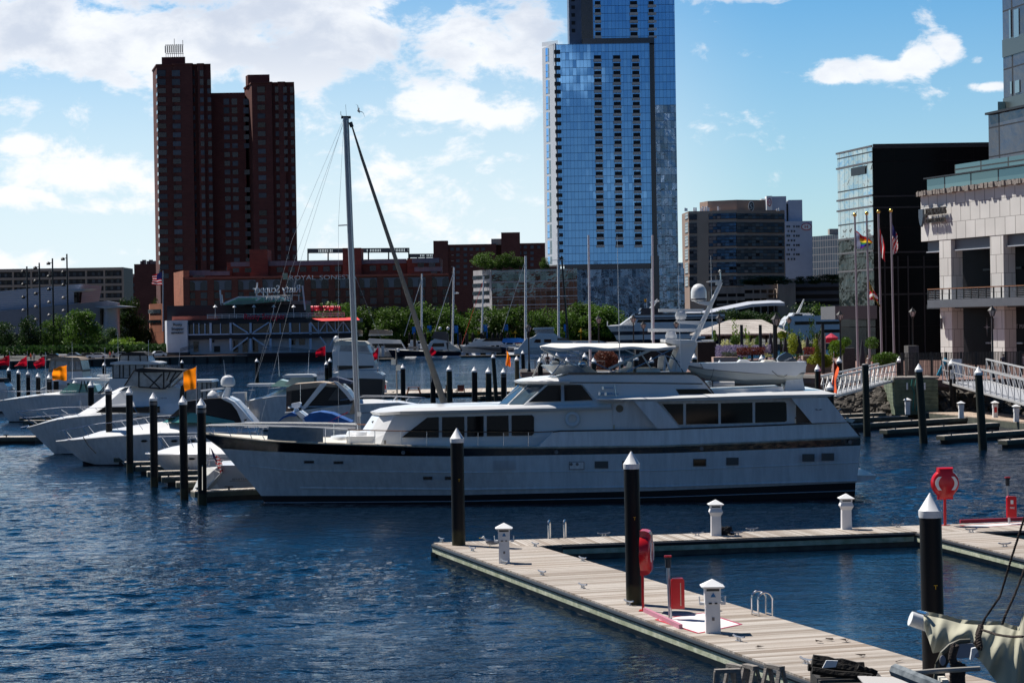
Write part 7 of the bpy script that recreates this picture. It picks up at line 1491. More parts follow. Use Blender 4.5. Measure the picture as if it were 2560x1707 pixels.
# trellis posts and cafe railing
mbp = []
for i, (px, y0, lb) in enumerate(((1854,812,'dark trellis post left of the blossom'),(1901,812,'dark trellis post in front of the shingled roof'),(1936.5,812,'dark trellis post touching the big lamp'),(2057,810,'dark trellis post beside the crimson parasol'))):
    q = W(px,y0,201); tag(MB().box(q.x-.13,q.x+.13,201,201.3,QZ,q.z).build('trellis_post', BLACKM), lb, 'post', 'dark trellis posts')
a, b = W(1845,884,197), W(1955,890,197); railing('pale cafe railing below the red leaves',[V3(a.x,197,QZ),V3(b.x,197,QZ)],1.5,9,mat('pale_rail',(.38,.34,.32),.5),.35)
# fence of black pickets at the right
a, b = W(2255,930,182), W(2590,930,180); railing('long black picket fence in front of the stone building',[V3(a.x,182,QZ),V3(b.x,180,QZ)],2.1,9,BLACKM,.12,name='picket_fence',r=.10,cat='fence'); a, b = W(2240,950,174.5), W(2352,950,174.5); railing('short black picket fence on top of the timber bulkhead',[V3(a.x,174,3.25),V3(b.x,174,3.25)],1.5,5,BLACKM,.16,name='picket_fence',cat='fence')
pr_box('ticket_kiosk','dull steel kiosk behind the timber bulkhead',2272,2297,864,950,184,2,mat('speckled_steel',(.14,.13,.12),.6,var=.5,vs=6),0,'kiosk')
q = W(2357,905,176); mb = MB(); mb.tube([(q.x-.4,176,QZ+.3),(q.x-.1,176,QZ+.9),(q.x+.3,176,QZ+1.7)],.16,7); tag(mb.build('kayak_paddle_bag',mat('turquoise_vinyl',(.01,.25,.38),.5)),'turquoise bag leaning at the top of the right gangway','bag')
# flagpoles
PRD = [leafmat('pride_%d' % i, c, c, .4) for i, c in enumerate(((.45,.02,.02),(.75,.22,.02),(.75,.6,.05),(.03,.2,.06),(.03,.05,.35),(.12,.02,.2),(.35,.4,.55)))]
FPM = mat('lilac_grey_pole', (.38,.34,.37), .4)
flagpole('flagpole','first tall flagpole from the left, with a rainbow flag',2137,541,918,227,[(2139,578),(2182,603),(2176,614),(2141,624)],PRD,lambda u,v: 6 if u < .25 and abs(v-.5) < .45 else min(5,int(v*6)),r=.125,ball=True,mpole=FPM,px1=2145,group='tall flagpoles',fold=.2)
flagpole('flagpole','second tall flagpole from the left, with a yellow and dark patterned flag',2166.5,537,918,227,[(2170,694),(2192,740),(2200,768),(2171,742)],[mat('fl_gold',(.55,.36,.03),.8),mat('fl_black',(.01,.01,.01),.8),FR_,FW_],lambda u,v: (0 if int(u*8+v*2)%2 else 1) if (u<.5) == (v<.5) else (2 if int(u*4+v*5)%2 else 3),r=.125,ball=True,mpole=FPM,px1=2175,group='tall flagpoles',fold=.2)
flagpole('flagpole','third tall flagpole from the left, with a drooping red and white flag',2196,533,918,227,[(2197,570),(2212,606),(2213,656),(2199,628)],[FR_,FW_],lambda u,v: 1 if .35 < u < .65 else 0,r=.125,ball=True,mpole=FPM,px1=2205,group='tall flagpoles',fold=.3)
bright = mat('bright_red_cloth',(.6,.015,.025),.8); bpy.data.objects['flagpole.012'].name if False else None
flagpole('flagpole','rightmost tall flagpole, with a hanging stars and stripes',2227,530,918,227,[(2229,556),(2244,592),(2246,626),(2229,640)],[FR_,FW_,FB_],lambda u,v: 2 if (v<.35 and u<.6) else int(u*6+v*7)%2,r=.125,ball=True,mpole=FPM,px1=2236,group='tall flagpoles',fold=.3)
# ------------------------------------------------------------------ black glass building
bg_ = thing('black_glass_building','black glass building with a pale reflecting end wall, behind the flagpoles','building',(43.5,262,QZ))
YB = 262; c0 = W(2184,500,YB); c1 = W(2096,500,YB+11.5); cR = W(2640,500,YB); zt = W(2184,368,YB).z
BK = glassmat('black_glass', (.004,.004,.005), 3.2, 4.0, .01, metal=.0, rough=.2, line=(.012,.012,.013), lw=.05, dark=(.006,.006,.007)); fE = Fac(c1,c0)
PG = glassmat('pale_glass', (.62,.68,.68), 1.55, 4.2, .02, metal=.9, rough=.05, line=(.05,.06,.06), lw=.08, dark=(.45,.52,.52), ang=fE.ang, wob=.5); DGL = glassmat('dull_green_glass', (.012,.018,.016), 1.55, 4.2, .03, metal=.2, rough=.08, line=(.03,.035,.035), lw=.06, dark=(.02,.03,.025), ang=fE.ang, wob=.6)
prism('front_block',[c0,cR,V3(cR.x,290,0),V3(46.5,290,0),V3(c1.x+.1,c1.y,0)],QZ,zt,BK,bg_)
def wall(f, u0, u1, z0, z1, m, name, parent, o=.06): return MB().add([f.P(u0,z0,o),f.P(u1,z0,o),f.P(u1,z1,o),f.P(u0,z1,o)],[(0,1,2,3)]).build(name,m,parent)
zs = [W(2100,y,YB+11).z for y in (384,422,502,528,600,635,680,762,790,900)]
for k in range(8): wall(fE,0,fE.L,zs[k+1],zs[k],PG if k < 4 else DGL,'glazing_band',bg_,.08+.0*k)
mb = MB()
for z in zs[:7]: mb.beam(fE.P(-.2,z,.15),fE.P(fE.L+.05,z,.15),.12,.22)
mb.build('floor_line',CAPG,bg_)
wall(fE,fE.L*.42,fE.L*.82,zs[0]-3.2,zs[0]-2.2,BLACKM,'louvre',bg_,.2)
a, b = W(2098,765,YB-3), W(2192,762,YB-3); MB().box(a.x-.5,b.x,YB-3,YB+9,a.z-1.6,a.z).build('terrace_ledge',mat('ledge_grey',(.14,.14,.15),.6),bg_); a = W(2190,368,YB)
mb = MB(); mb.box(c0.x,cR.x,YB-.25,YB+.2,zt-.2,zt+.35).build('parapet',DARKST,bg_)
for y in (490,518,630,668,735): z = W(2250,y,YB).z; MB().box(c0.x,cR.x,YB-.12,YB,z-.12,z+.08).build('transom_line',DARKST,bg_)
for x in (2212,2245,2270,2310,2350): q = W(x,800,YB); MB().box(q.x,q.x+.15,YB-.15,YB,QZ,W(x,640,YB).z).build('mullion',DARKST,bg_)
# ------------------------------------------------------------------ pale stone building
st_ = thing('stone_building','pale sunlit stone building with balcony and columns at the right edge','building',(45,236,QZ))
A = W(2303,600,236); B = W(2560,600,216); d = (B-A); B2 = A + d*1.5; fS = Fac(A,B2)
LST = brickmat('limestone', (.80,.78,.74), (.71,.69,.65), (.34,.32,.30), .95, 1.9, .03, .8, rot=None, var=.12)
m = LST; t = m.node_tree
for n in t.nodes:
    if n.type == 'TEX_BRICK': n.offset = .5
zc = fS.hit(2303,480)[1]; zf = fS.hit(2305,604)[1]; 
def slabf(name, u0, u1, z0, z1, o0, o1, m, parent=st_):
    vs = [fS.P(u,z,o) for o in (o1,o0) for u, z in ((u0,z0),(u1,z0),(u1,z1),(u0,z1))]; return MB().add(vs,[(0,1,2,3),(7,6,5,4),(0,4,5,1),(1,5,6,2),(2,6,7,3),(3,7,4,0)]).build(name,m,parent)
L = fS.L; slabf('upper_wall',0,L,zf,zc-.45,-4,0,LST)
mb = MB(); rs_ = random.Random(4); u = -.3
while u < L:
    w_ = rs_.uniform(.25,.6); o = rs_.uniform(.35,.62); z0 = zc-.5+rs_.uniform(-.06,.06); z1 = zc+rs_.uniform(-.05,.08)
    vs = [fS.P(a_,z,oo) for oo in (o,-.5) for a_, z in ((u,z0),(u+w_,z0),(u+w_,z1),(u,z1))]; mb.add(vs,[(0,1,2,3),(0,4,5,1),(1,5,6,2),(2,6,7,3),(3,7,4,0)]); u += w_*.98
mb.build('rough_cornice',mat('rough_stone',(.40,.35,.31),.95,var=.5,vs=3,bump=1.,bs=5),st_)
zb_ = fS.hit(2318,724)[1]; zb2 = fS.hit(2320,770)[1]
def upx(x, y=650): return fS.hit(x,y)[0]
DKG = glassmat('shop_glass', (.012,.013,.016), 2.0, 3.0, .02, metal=.05, rough=.06, line=(.03,.03,.035), lw=.08, dark=(.008,.008,.01))
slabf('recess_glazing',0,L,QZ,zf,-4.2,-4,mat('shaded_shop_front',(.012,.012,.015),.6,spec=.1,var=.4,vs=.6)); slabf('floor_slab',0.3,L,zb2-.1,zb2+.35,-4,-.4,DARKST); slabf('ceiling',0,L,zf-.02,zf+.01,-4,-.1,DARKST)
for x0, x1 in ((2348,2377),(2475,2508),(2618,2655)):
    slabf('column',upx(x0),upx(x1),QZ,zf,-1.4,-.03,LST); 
for x0, x1 in ((2310,2347),(2378,2474),(2509,2617)): z = fS.hit(x0,608)[1]; slabf('lintel',upx(x0),upx(x1),zf-1.15,zf-.05,-1.2,-.5,mat('grey_lintel',(.12,.13,.15),.5) if 'grey_lintel' not in bpy.data.materials else bpy.data.materials['grey_lintel']); slabf('lintel_edge',upx(x0),upx(x1),zf-1.25,zf-1.13,-1.2,-.3,ALUP)
for x in (2400,2425,2445,2540): slabf('door_mullion',upx(x),upx(x)+.12,zb2+.4,zf-3.3,-3.95,-3.8,DARKST)
slabf('transom',upx(2380),upx(2474),zf-3.4,zf-3.2,-3.95,-3.7,DARKST); slabf('transom',upx(2384),upx(2474),QZ+2.2,QZ+2.35,-3.95,-3.7,ALUP)
# balcony
slabf('balcony_floor',upx(2344),L,zb2,zb2+.85,-.3,1.3,mat('balcony_panel',(.13,.14,.16),.5,var=.15,vs=1)); slabf('handrail',upx(2344),L,zb_-.06,zb_+.04,1.15,1.3,TEAK)
MBR = MB(); MBB = MB(); u = upx(2344); k = 0
while u < L:
    for o_ in (1.2,): 
        slabf('rail_post',u,u+.12,zb2,zb_-.07,1.15,1.27,BLACKM)
    u += 1.5; k += 1
for j in range(6): z = zb2+.95+j*.19; MBB.beam(fS.P(upx(2344),z,1.2),fS.P(L,z,1.2),.03)
MBB.build('rail_bars',ALUP,st_)
# wall lamps, window text
for x in (2359,2488): q0 = fS.P(upx(x,810),fS.hit(x,795)[1],.25); q1 = fS.P(upx(x,810),fS.hit(x,822)[1],.25); MB().tube([q0,q1],.13,8).build('wall_lamp',CAPG,st_,True)
u = upx(2420,818); q = fS.P(u-1.2, fS.hit(2420,823)[1], -3.6); text(st_,'window_lettering','HARBOR EAST MARINA',q,8.4,.45,mat('dull_lettering',(.45,.43,.46),.6),right=tuple(fS.d),depth=.01)
q = fS.P(u-2.3, fS.hit(2409,819)[1], -3.6); mb = MB()
for k in range(8):
    a_ = math.pi*k/4; R0 = .75 if k % 2 == 0 else .35; R0 *= 1.5 if k in (2,6) else 1; e1 = .12; mb.add([q, q+fS.d*(e1*math.cos(a_-.4))+V3(0,0,e1*math.sin(a_-.4)), q+fS.d*(R0*math.cos(a_))+V3(0,0,R0*math.sin(a_)), q+fS.d*(e1*math.cos(a_+.4))+V3(0,0,e1*math.sin(a_+.4))],[(0,1,2,3)])
mb.build('compass_star',bpy.data.materials['dull_lettering'],st_)
LT = mat('bronze_letters',(.10,.085,.075),.45,metal=.5); p0 = fS.P(upx(2323,540), fS.hit(2323,545)[1], .4); wdt = (fS.P(upx(2373,540),0)-fS.P(upx(2323,540),0)).length
text(st_,'wall_lettering','JOHNS HOPKINS',p0,wdt,1.0,LT,right=tuple(fS.d),depth=.12); p0 = fS.P(upx(2324,555), fS.hit(2324,559)[1], .4); text(st_,'wall_lettering','CAREY BUSINESS SCHOOL',p0,wdt*.95,.5,LT,right=tuple(fS.d),depth=.10)
u = upx(2313,545); z = fS.hit(2313,545)[1]; sh = [(-.75,1.3),(.75,1.3),(.75,.1),(.5,-.7),(0,-1.35),(-.5,-.7),(-.75,.1)]; MB().poly([fS.P(u+a_*.62-.2,z+b_*.72,.2) for a_, b_ in sh], fS.n*.25).build('shield_crest',mat('crest_blue_grey',(.13,.16,.20),.4,metal=.3,var=.5,vs=5),st_)
# glass balustrades and tower above the stone wall
GBT = glassmat('green_balustrade', (.20,.30,.30), 1.7, 3.0, .02, metal=.6, rough=.08, line=(.06,.07,.07), lw=.08, dark=(.14,.22,.23)); zq = fS.hit(2309,448)[1]
slabf('parapet_glazing',.4,L,zc-.1,zq,-1.6,-.6,GBT); slabf('parapet_cap',.1,L,zq,zq+.15,-1.8,-.3,DARKST); slabf('balustrade',2.0,L,zq+.1,fS.hit(2335,410)[1],-3.2,-3.1,GBT)
TWG = glassmat('violet_glass', (.10,.10,.13), 1.6, 3.3, .02, metal=.35, rough=.08, line=(.03,.03,.035), lw=.08, dark=(.06,.06,.08), wob=.2)
tg = thing('grey_glass_tower','grey glass tower rising out of the top right corner','tower',(60,236,QZ)); YT = 246
for x0, y1 in ((2510,-80),(2471,288)):
    a = W(x0,300,YT); b = W(2760,300,YT-25); z1 = W(x0,y1,YT).z
    prism('shaft' if y1 < 0 else 'lower_shaft',[a,b,V3(b.x+9,YT+20,0),V3(a.x*(YT+20)/YT+.5,YT+20,0)],QZ,z1,TWG,tg); 
    if y1 > 0: MB().beam(V3(a.x-.2,YT-.1,z1+.1),V3(b.x,b.y-.1,z1+.1),.5,.25).build('roof_edge',DARKST,tg)
a = W(2510,300,YT); b = W(2760,300,YT-25); f = Fac(a,b)
SPG = mat('greenish_spandrel',(.10,.12,.115),.3,metal=.3)
for y in (112,258,398): z = W(2511,y,YT).z; wall(f,-.05,f.L,z-1.5,z+.5,SPG,'spandrel_band',tg,.08)
ws = WinSet(tg,'pale_window')
PW = mat('pale_window_glass',(.30,.37,.38),.1,metal=.6)
for x0,x1,y0,y1 in ((2524,2528,26,98),(2536,2548,26,96),(2527,2531,205,236),(2539,2550,203,234)): ws.px(f,x0,y0,x1,y1,PW,.1)
ws.flush()
a = W(2494,255,YT-.5); b = W(2512,280,YT-.5); MB().box(a.x,b.x,YT-.6,YT-.5,b.z,a.z).build('glass_screen',GBT,tg)
# ------------------------------------------------------------------ foreground: schooner boom, ropes, sawhorses, rotten timber
BM = thing('furled_sail','white spar carrying a pale furled canvas sail in the lower right corner','sail',tuple(W(2560,1640,30))); 
q0 = W(2276,1545,33.5); q1 = W(2640,1672,33.6); MB().tube([q0,q1],.115,16).build('boom',mat('white_boom_paint',(.8,.8,.78),.35,coat=.3),BM,True)
d = (q1-q0).normalized(); q = q0 + d*.27; MB().tube([q,q+d*.07],.125,16).build('boom_band',BLACKM,BM,True); MB().tube([W(2296,1528,33.3),W(2318,1534,33)],.03,6).build('boom_fitting',STEEL,BM)
CANV = mat('olive_cream_canvas',(.50,.48,.36),.85,var=.08,vs=1.5,bump=.15,bs=6)
up_ = [(2309,1536),(2330,1540),(2360,1546),(2400,1557),(2430,1560),(2470,1562),(2500,1561),(2530,1572),(2548,1576),(2556,1550),(2566,1520),(2600,1480)]
lo_ = [(2309,1567),(2322,1600),(2332,1632),(2365,1625),(2400,1615),(2437,1640),(2455,1655),(2480,1690),(2520,1740),(2560,1790),(2600,1800),(2640,1820)]
def sail(u, v):
    i = min(10, int(u*11)); t_ = u*11-i; a = Vector(up_[i]).lerp(Vector(up_[i+1]),t_); c = Vector(lo_[i]).lerp(Vector(lo_[i+1]),t_); p = a.lerp(c,v); Yd = 33.22 - 1.0*u
    bulge = .22*math.sin(v*math.pi*.9+.2); fold = (.05*math.sin(u*42+v*2.5) + .022*math.sin(u*77-v*3+1) + .02*math.sin(u*17+v*7))*(.25+v*.9)
    return W(p.x, p.y, Yd - bulge - fold)
MB().grid(sail,120,36).build('canvas',CANV,BM,True)
def sailb(u, v): p = sail(u, v); return p + V3(.1,.42+.25*math.sin(v*3.1),.0)
MB().grid(sailb,60,10).build('canvas_back',CANV,BM,True)
ROPE = mat('brown_rope',(.10,.075,.065),.95,var=.6,vs=60,bump=1.,bs=80)
def rope(parent, pts, r=.025, name='rope', m=None):
    P = [Vector(p) for p in pts]; out = []
    for i in range(len(P)-1):
        for k in range(6): out.append(P[i].lerp(P[i+1],k/6))
    out.append(P[-1]); mb = MB()
    for s_ in range(3):
        path = []; L_ = 0
        for i, p in enumerate(out):
            dd = (out[min(i+1,len(out)-1)]-out[max(i-1,0)]).normalized()
            path.append(p)
        # three strands twisted
        fine = []
        for i in range(len(path)-1):
            n = max(2,int((path[i+1]-path[i]).length/.03))
            for k in range(n): fine.append(path[i].lerp(path[i+1],k/n))
        ln = 0; hel = []
        for i, p in enumerate(fine):
            if i: ln += (p-fine[i-1]).length
            dd = (fine[min(i+1,len(fine)-1)]-fine[max(i-1,0)]).normalized(); a = dd.cross(Vector((0,1,.1))).normalized(); b = dd.cross(a); t_ = ln/.10*6.283/1.2+s_*2.094; hel.append(p+a*math.cos(t_)*r*.5+b*math.sin(t_)*r*.5)
        mb.tube(hel, r*.55, 5)
    return mb.build(name, m or ROPE, parent, True)
r1 = rope(None,[W(2600,1200,30),W(2562,1290,30.5),W(2530,1390,31),W(2500,1490,31.3),W(2462,1545,31.5),W(2452,1570,31.5)],.02,'rigging_rope'); tag(r1,'left of the two ropes rising from the furled sail','rope','ropes above the furled sail')
r2 = rope(None,[W(2600,1340,30),W(2570,1400,29.8),W(2535,1490,29.6),W(2512,1540,29.5),W(2505,1562,29.5)],.02,'rigging_rope'); tag(r2,'right of the two ropes rising from the furled sail','rope','ropes above the furled sail')
rope(BM,[W(2452,1565,31),W(2445,1590,30.8),W(2450,1620,30.7),W(2440,1600,30.8)],.05,'lashing'); rope(BM,[W(2455,1573,30.8),W(2490,1585,30.3),W(2530,1591,29.8),W(2560,1590,29.4)],.02,'seam_lashing')
# coil of rope, curved fairing, tiller rails
CO = thing('rope_coil','dark brown coil of thick rope hanging below the furled sail','rope',tuple(W(2395,1680,30)))
for k in range(5): x = 2385+k*7; rope(CO,[W(x-2,1650+k*3,29.8-k*.03),W(x-6,1690,29.8),W(x-4,1730,29.8)],.035,'loop')
rope(CO,[W(2388,1612,29.8),W(2380,1640,29.8),W(2386,1665,29.8)],.06,'bight'); MB().ell(W(2398,1700,29.9),.085,.1,.28,12,8).build('block',DARKT,CO,True)
AR = thing('curved_fairing','dark curved frame with an oval hole under the furled sail','frame',tuple(W(2370,1650,30.5))); mb = MB(); GRP = mat('grey_paint',(.30,.29,.33),.5)
mb.tube([W(x,y,30.5) for x, y in ((2338,1760),(2338,1700),(2343,1660),(2355,1632),(2375,1613),(2400,1602),(2425,1601))],.035,8).build('rim',mat('olive_rim',(.09,.085,.06),.6),AR,True)
MB().poly([W(x,y,30.6) for x, y in ((2342,1700),(2345,1664),(2358,1635),(2378,1616),(2400,1606),(2425,1605),(2450,1640),(2400,1640),(2378,1645),(2366,1665),(2358,1690),(2352,1720))],(0,.05,0)).build('web',mat('dark_web',(.02,.018,.018),.6),AR); MB().poly([W(x,y,30.5) for x, y in ((2372,1640),(2380,1622),(2400,1608),(2432,1608),(2446,1630),(2448,1641),(2400,1645))],(0,.03,0)).build('panel',GRP,AR)
MB().poly([W(2357+7.5*math.cos(a),1650+13*math.sin(a),30.45) for a in [i*math.pi/8 for i in range(16)]],(0,.02,0)).build('oval_opening',GRP,AR)
CB2 = mat('chalky_blue_timber',(.07,.09,.11),.8,var=.6,vs=8,col2=(.22,.25,.27))
tag(MB().tube([W(2238,1675,27.5),W(2262,1684,27.3),W(2300,1700,27),W(2350,1720,26.8)],.09,8).build('painted_oar',CB2,None,True),'chalky blue painted spar with worn paint at the bottom right','spar')
tag(MB().tube([W(2268,1682,29),W(2340,1676,29),W(2450,1670,29)],.035,8).build('hand_rail',mat('worn_white_rail',(.30,.28,.25),.5),None,True),'worn pale handrail passing behind the rope coil','rail')
tag(MB().box(*[f_ for f_ in (W(2348,1700,29).x,W(2364,1700,29).x,28.8,29.1,W(2350,1710,29).z,W(2350,1692,29).z)]).build('white_block',CREAM),'small cream block beside the curved frame','block')
mb = MB(); P = [W(x,y,29.3) for x, y in ((2430,1620),(2440,1618),(2446,1628),(2438,1635),(2432,1652),(2426,1648),(2428,1635))]; mb.poly(P,(0,.06,0)); tag(mb.build('white_rag',mat('white_cloth',(.7,.7,.7),.8,bump=.8,bs=6)),'crumpled white rag hanging below the sail','rag')
def sawhorse(px, py, Y, w_, rot, label):
    q = W(px,py,Y); r_ = thing('sawhorse',label,'sawhorse',tuple(q),'weathered wooden sawhorses'); ORG[r_.name] = Vector((0,0,0)); L_ = w_*Y/F
    MB().box(-L_/2,L_/2,-.06,.06,-.06,.0).build('top_beam',TIMB,r_)
    for sx in (-1,1):
        for sy in (-1,1): MB().beam((sx*L_*.42,sy*.03,-.04),(sx*L_*.5,sy*.25,-.95),.08,.04).build('leg',TIMB,r_)
        MB().beam((sx*L_*.45,-.13,-.42),(sx*L_*.45,.13,-.42),.07,.03).build('brace',TIMB,r_)
    MB().beam((-L_*.44,-.14,-.35),(L_*.44,-.14,-.35),.09,.03).build('stretcher',TIMB,r_); r_.rotation_euler = (0,0,rot); return r_
sawhorse(1818,1671,36,64,.1,'leftmost weathered sawhorse, seen broadside'); sawhorse(1840,1660,37.5,60,-1.0,'second weathered sawhorse, angled away behind the first'); sawhorse(1876,1661,37,50,-1.1,'third weathered sawhorse, nearly end on'); sawhorse(1936,1661,36,60,-1.0,'rightmost weathered sawhorse, standing apart'); 
# rotten timbers on a dark crib
RT = thing('rotten_timbers','heap of black rotten timbers at the bottom of the picture','timber',tuple(W(2100,1690,38))); RTM = mat('rotten_wood',(.02,.016,.013),.95,var=.6,vs=4,bump=1.,bs=10); rs_ = random.Random(9)
for i, (xa,ya,xb,yb,r0) in enumerate(((2032,1648,2160,1668,.10),(2030,1656,2150,1676,.09),(2020,1668,2190,1682,.07),(2030,1676,2185,1694,.07),(2050,1688,2190,1704,.06),(2145,1668,2192,1680,.05))):
    pts = [W(xa+(xb-xa)*k/7, ya+(yb-ya)*k/7+rs_.uniform(-2,2), 38+.25*i*(-1)**i*.3) for k in range(8)]; MB().tube(pts, r0, 6).build('timber', RTM, RT)
q = W(2075,1664,37.6); MB().poly([q+V3(-.13,0,-.03),q+V3(.1,0,-.02),q+V3(.14,0,.09),q+V3(-.06,0,.1)],(0,.04,0)).build('white_scrap',CAPW,RT)
tag(MB().box(W(2045,1700,38).x,W(2210,1700,38).x,37.4,39,-1,W(2100,1697,38).z).build('timber_crib',DARKT),'dark timber crib under the rotten timbers','crib')
a = W(2152,1692,34); b = W(2285,1700,34); r_ = thing('slatted_hatch','pale slatted hatch sloping at the bottom edge','hatch',tuple(a))
for k in range(9): MB().beam(W(2155+k*13,1690+k*.6,34.5), W(2185+k*13,1725,32.5), .14,.02).build('slat',mat('pale_slat',(.45,.43,.41),.7) if 'pale_slat' not in bpy.data.materials else bpy.data.materials['pale_slat'],r_)
# bits of debris on the dock
DEB = mat('debris', (.06,.04,.03), .9)
for i, (px, py, lb) in enumerate(((2047,1606,'dark scrap'),(2075,1600,'flat brown scrap'),(2150,1640,'curled scrap of bark'),(1903,1619,'small grey scrap'),(2248,1654,'dark sliver near the thick piling'),(2112,1603,'thin twig like scrap'))):
    q = G(px,py,.51); rs_ = random.Random(i); tag(MB().add([q+V3(rs_.uniform(-.14,.14),rs_.uniform(-.1,.1),rs_.uniform(0,.07)) for _ in range(6)],[(0,1,2),(2,3,4),(4,5,0),(1,3,5),(0,2,4)]).build('debris',DEB), lb+' lying on the near end of the dock planks','debris','scraps on the dock planks')
gull(W(892,281,150), 1.0, 'bird flying near the top of the tall mast', fly=True).rotation_euler = (R(50),R(20),R(70))
# ------------------------------------------------------------------ waterside restaurant
Y = 514; rs = thing('waterside_restaurant','white and navy waterside restaurant on stilts with red signs and trussed windows','restaurant',(wx(640,Y,850).x,Y,1.6))
RWH = mat('painted_white_wall',(.70,.72,.78),.7,var=.1,vs=.4); RNV = mat('navy_cladding',(.006,.009,.022),.5,var=.3,vs=.4); TRS = mat('pale_blue_truss',(.62,.70,.84),.6); RGL = mat('dark_restaurant_glass',(.008,.007,.009),.12,spec=.6)
def blk(name, x0, x1, y0, y1, Y, dep, m, parent=rs, xr=None):
    a, b = W(x0,y0,Y), W(x1,y0,Y); z1 = W((x0+x1)/2,y0,Y).z; z0 = W((x0+x1)/2,y1,Y).z; return MB().box(a.x,b.x,Y,Y+dep,z0,z1).build(name,m,parent)
zg = 1.6
a = W(402,802,520); b = W(417,802,512); c_ = W(468,802,512)
prism('tower_block',[V3(a.x,526,0),V3(b.x,512,0),V3(c_.x,512,0),V3(c_.x,526,0)],zg+1,W(440,801,512).z,RWH,rs); prism('plinth',[V3(a.x,526,0),V3(b.x,512.1,0),V3(c_.x,512.1,0),V3(c_.x,526,0)],zg-.2,zg+1,DARKST,rs)
blk('ground_floor',468,875,843,883,516,16,RWH); blk('upper_floor',468,893,800,846,514,18,RGL); blk('fascia',468,893,798,808,513.4,19,RNV); blk('sill_band',470,895,835,846,513.3,2,RNV); blk('roof_block',417,764,762,803,520,14,RNV); blk('roof_parapet',430,545,790,800,516,4,bpy.data.materials['terracotta'])
blk('shingle_roof',608,764,752,762,519,14,mat('grey_shingle',(.17,.16,.17),.8,var=.3,vs=1)); 
for x in (484,497,512,526,551,575,625,677,700,725,749,773,796): blk('window_mullion',x-1,x+1,808,835,513.2,.4,TRS)
for x in (526,576,626,676,725,776): blk('truss_post',x-2.6,x+2.6,807,836,512.8,.8,TRS); blk('truss_post',x-2.6,x+2.6,846,877,512.8,.8,TRS)
def tr(pts, wd=.45, name='truss_brace', m=TRS): MB().beam(W(*pts[0],512.9), W(*pts[1],512.9), wd, .3).build(name, m, rs)
for p in (((582,808),(620,832)),((632,832),(672,806)),((578,876),(620,844)),((632,844),(676,874)),((776,806),(795,829)),((799,829),(815,806)),((819,806),(836,829)),((840,829),(856,806)),((860,806),(875,829)),((800,842),(816,862)),((824,864),(836,842))): tr(p)
for x in (796,817,838,858,879): blk('truss_post',x-1.2,x+1.2,804,830,512.8,.6,TRS)
blk('bottom_chord',470,893,832,835,512.8,.6,TRS)
for x0,x1,y0,y1,nm in ((484,496,854,879,'door'),(583,595,851,880,'door'),(606,619,851,880,'door'),(632,645,850,880,'door'),(726,738,849,862,'window'),(748,762,848,862,'window'),(530,535,850,856,'vent'),(535,550,865,880,'cabinet')): blk(nm,x0,x1,y0,y1,515.8,.3,RGL if nm != 'cabinet' else DARKST)
blk('deck_base',360,880,884,892,509,20,mat('dark_red_deck',(.045,.022,.022),.8)); blk('hull_base',372,878,891,909,510,20,BOOT)
def lraili(y, x0, x1, Y, name='deck_rail'): MB().beam(W(x0,y,Y),W(x1,y-(x1-x0)*.0157,Y),.12).build(name,CAPW,rs)
for y in (786,790,794): lraili(y+ .6, 517, 862, 513)
for k in range(20): x = 519+k*18; y = 786-(x-517)*.0157; MB().beam(W(x,y,513),W(x,y+11,513),.12).build('rail_post',CAPW,rs)
for x in (538,586,635,684,734): MB().beam(W(x,794,513.2),W(x,762,513.2),.1).build('lamp_stem',CAPW,rs); MB().lathe(W(x,768,513.2),[(.55,0),(.1,.5)],8).build('deck_lamp',CAPW,rs)
MB().poly([W(x,y,513.5) for x,y in ((555,762),(595,742.5),(700,743),(720,752),(610,761))],(0,6,0)).build('glass_lean_to',mat('teal_glazing',(.03,.18,.18),.2),rs)
for p in (((552,762),(596,743)),((596,743),(700,742)),((756,714),(763,775)),((550,725),(553,762)),((554,737),(556,762)),((643,706),(641,742)),((640,752),(652,744)),((675,752),(687,743)),((710,752),(725,743))): MB().beam(W(*p[0],513),W(*p[1],513),.35).build('white_strut',CAPW,rs)
a = W(632,739,512.5); b = W(750,735,512.5); text(rs,'roof_sign','Rusty Scupper',a,(b-a).length,2.4,CAPW,mirror=True,depth=.5)
a = W(658,752,512.5); b = W(726,750,512.5); text(rs,'roof_sign','RESTAURANT',a,(b-a).length,.95,CAPW,mirror=True,depth=.3); blk('sign_beam',640,750,738,739.5,512.9,.2,CAPW)
for k in range(7): x = 645+17*k; MB().beam(W(x,738,513),W(x,752,513),.15).build('sign_leg',CAPW,rs)
REDL_ = mat('sign_crimson',(.80,.02,.06),.5); a = W(611,803,512.6); b = W(714,801,512.6); text(rs,'fascia_sign','Rusty Scupper',a,(b-a).length,1.75,REDL_,depth=.2)
a = W(433,817,511.8); text(rs,'wall_sign','Rusty',a,2.1,.85,DARKST,depth=.08); a = W(429,828,511.8); text(rs,'wall_sign','Scupper',a,2.9,.9,DARKST,depth=.08); a = W(428,835,511.8); text(rs,'wall_sign','RESTAURANT',a,2.95,.45,DARKST,depth=.08)
a = W(780,778,516); text(rs,'side_sign','RUSTY SCUPPER',a,14,1.3,REDL_,right=(.42,.91,0),depth=.3)
q = [W(777,795,512.9),W(893,793,512.9),W(900,800,509.5),W(800,802.5,509.5)]; MB().add(q+[p-V3(0,0,.08) for p in q],[(0,1,2,3),(7,6,5,4),(0,4,5,1),(1,5,6,2),(2,6,7,3),(3,7,4,0)]).build('red_awning',mat('red_awning',(.65,.03,.03),.7),rs)
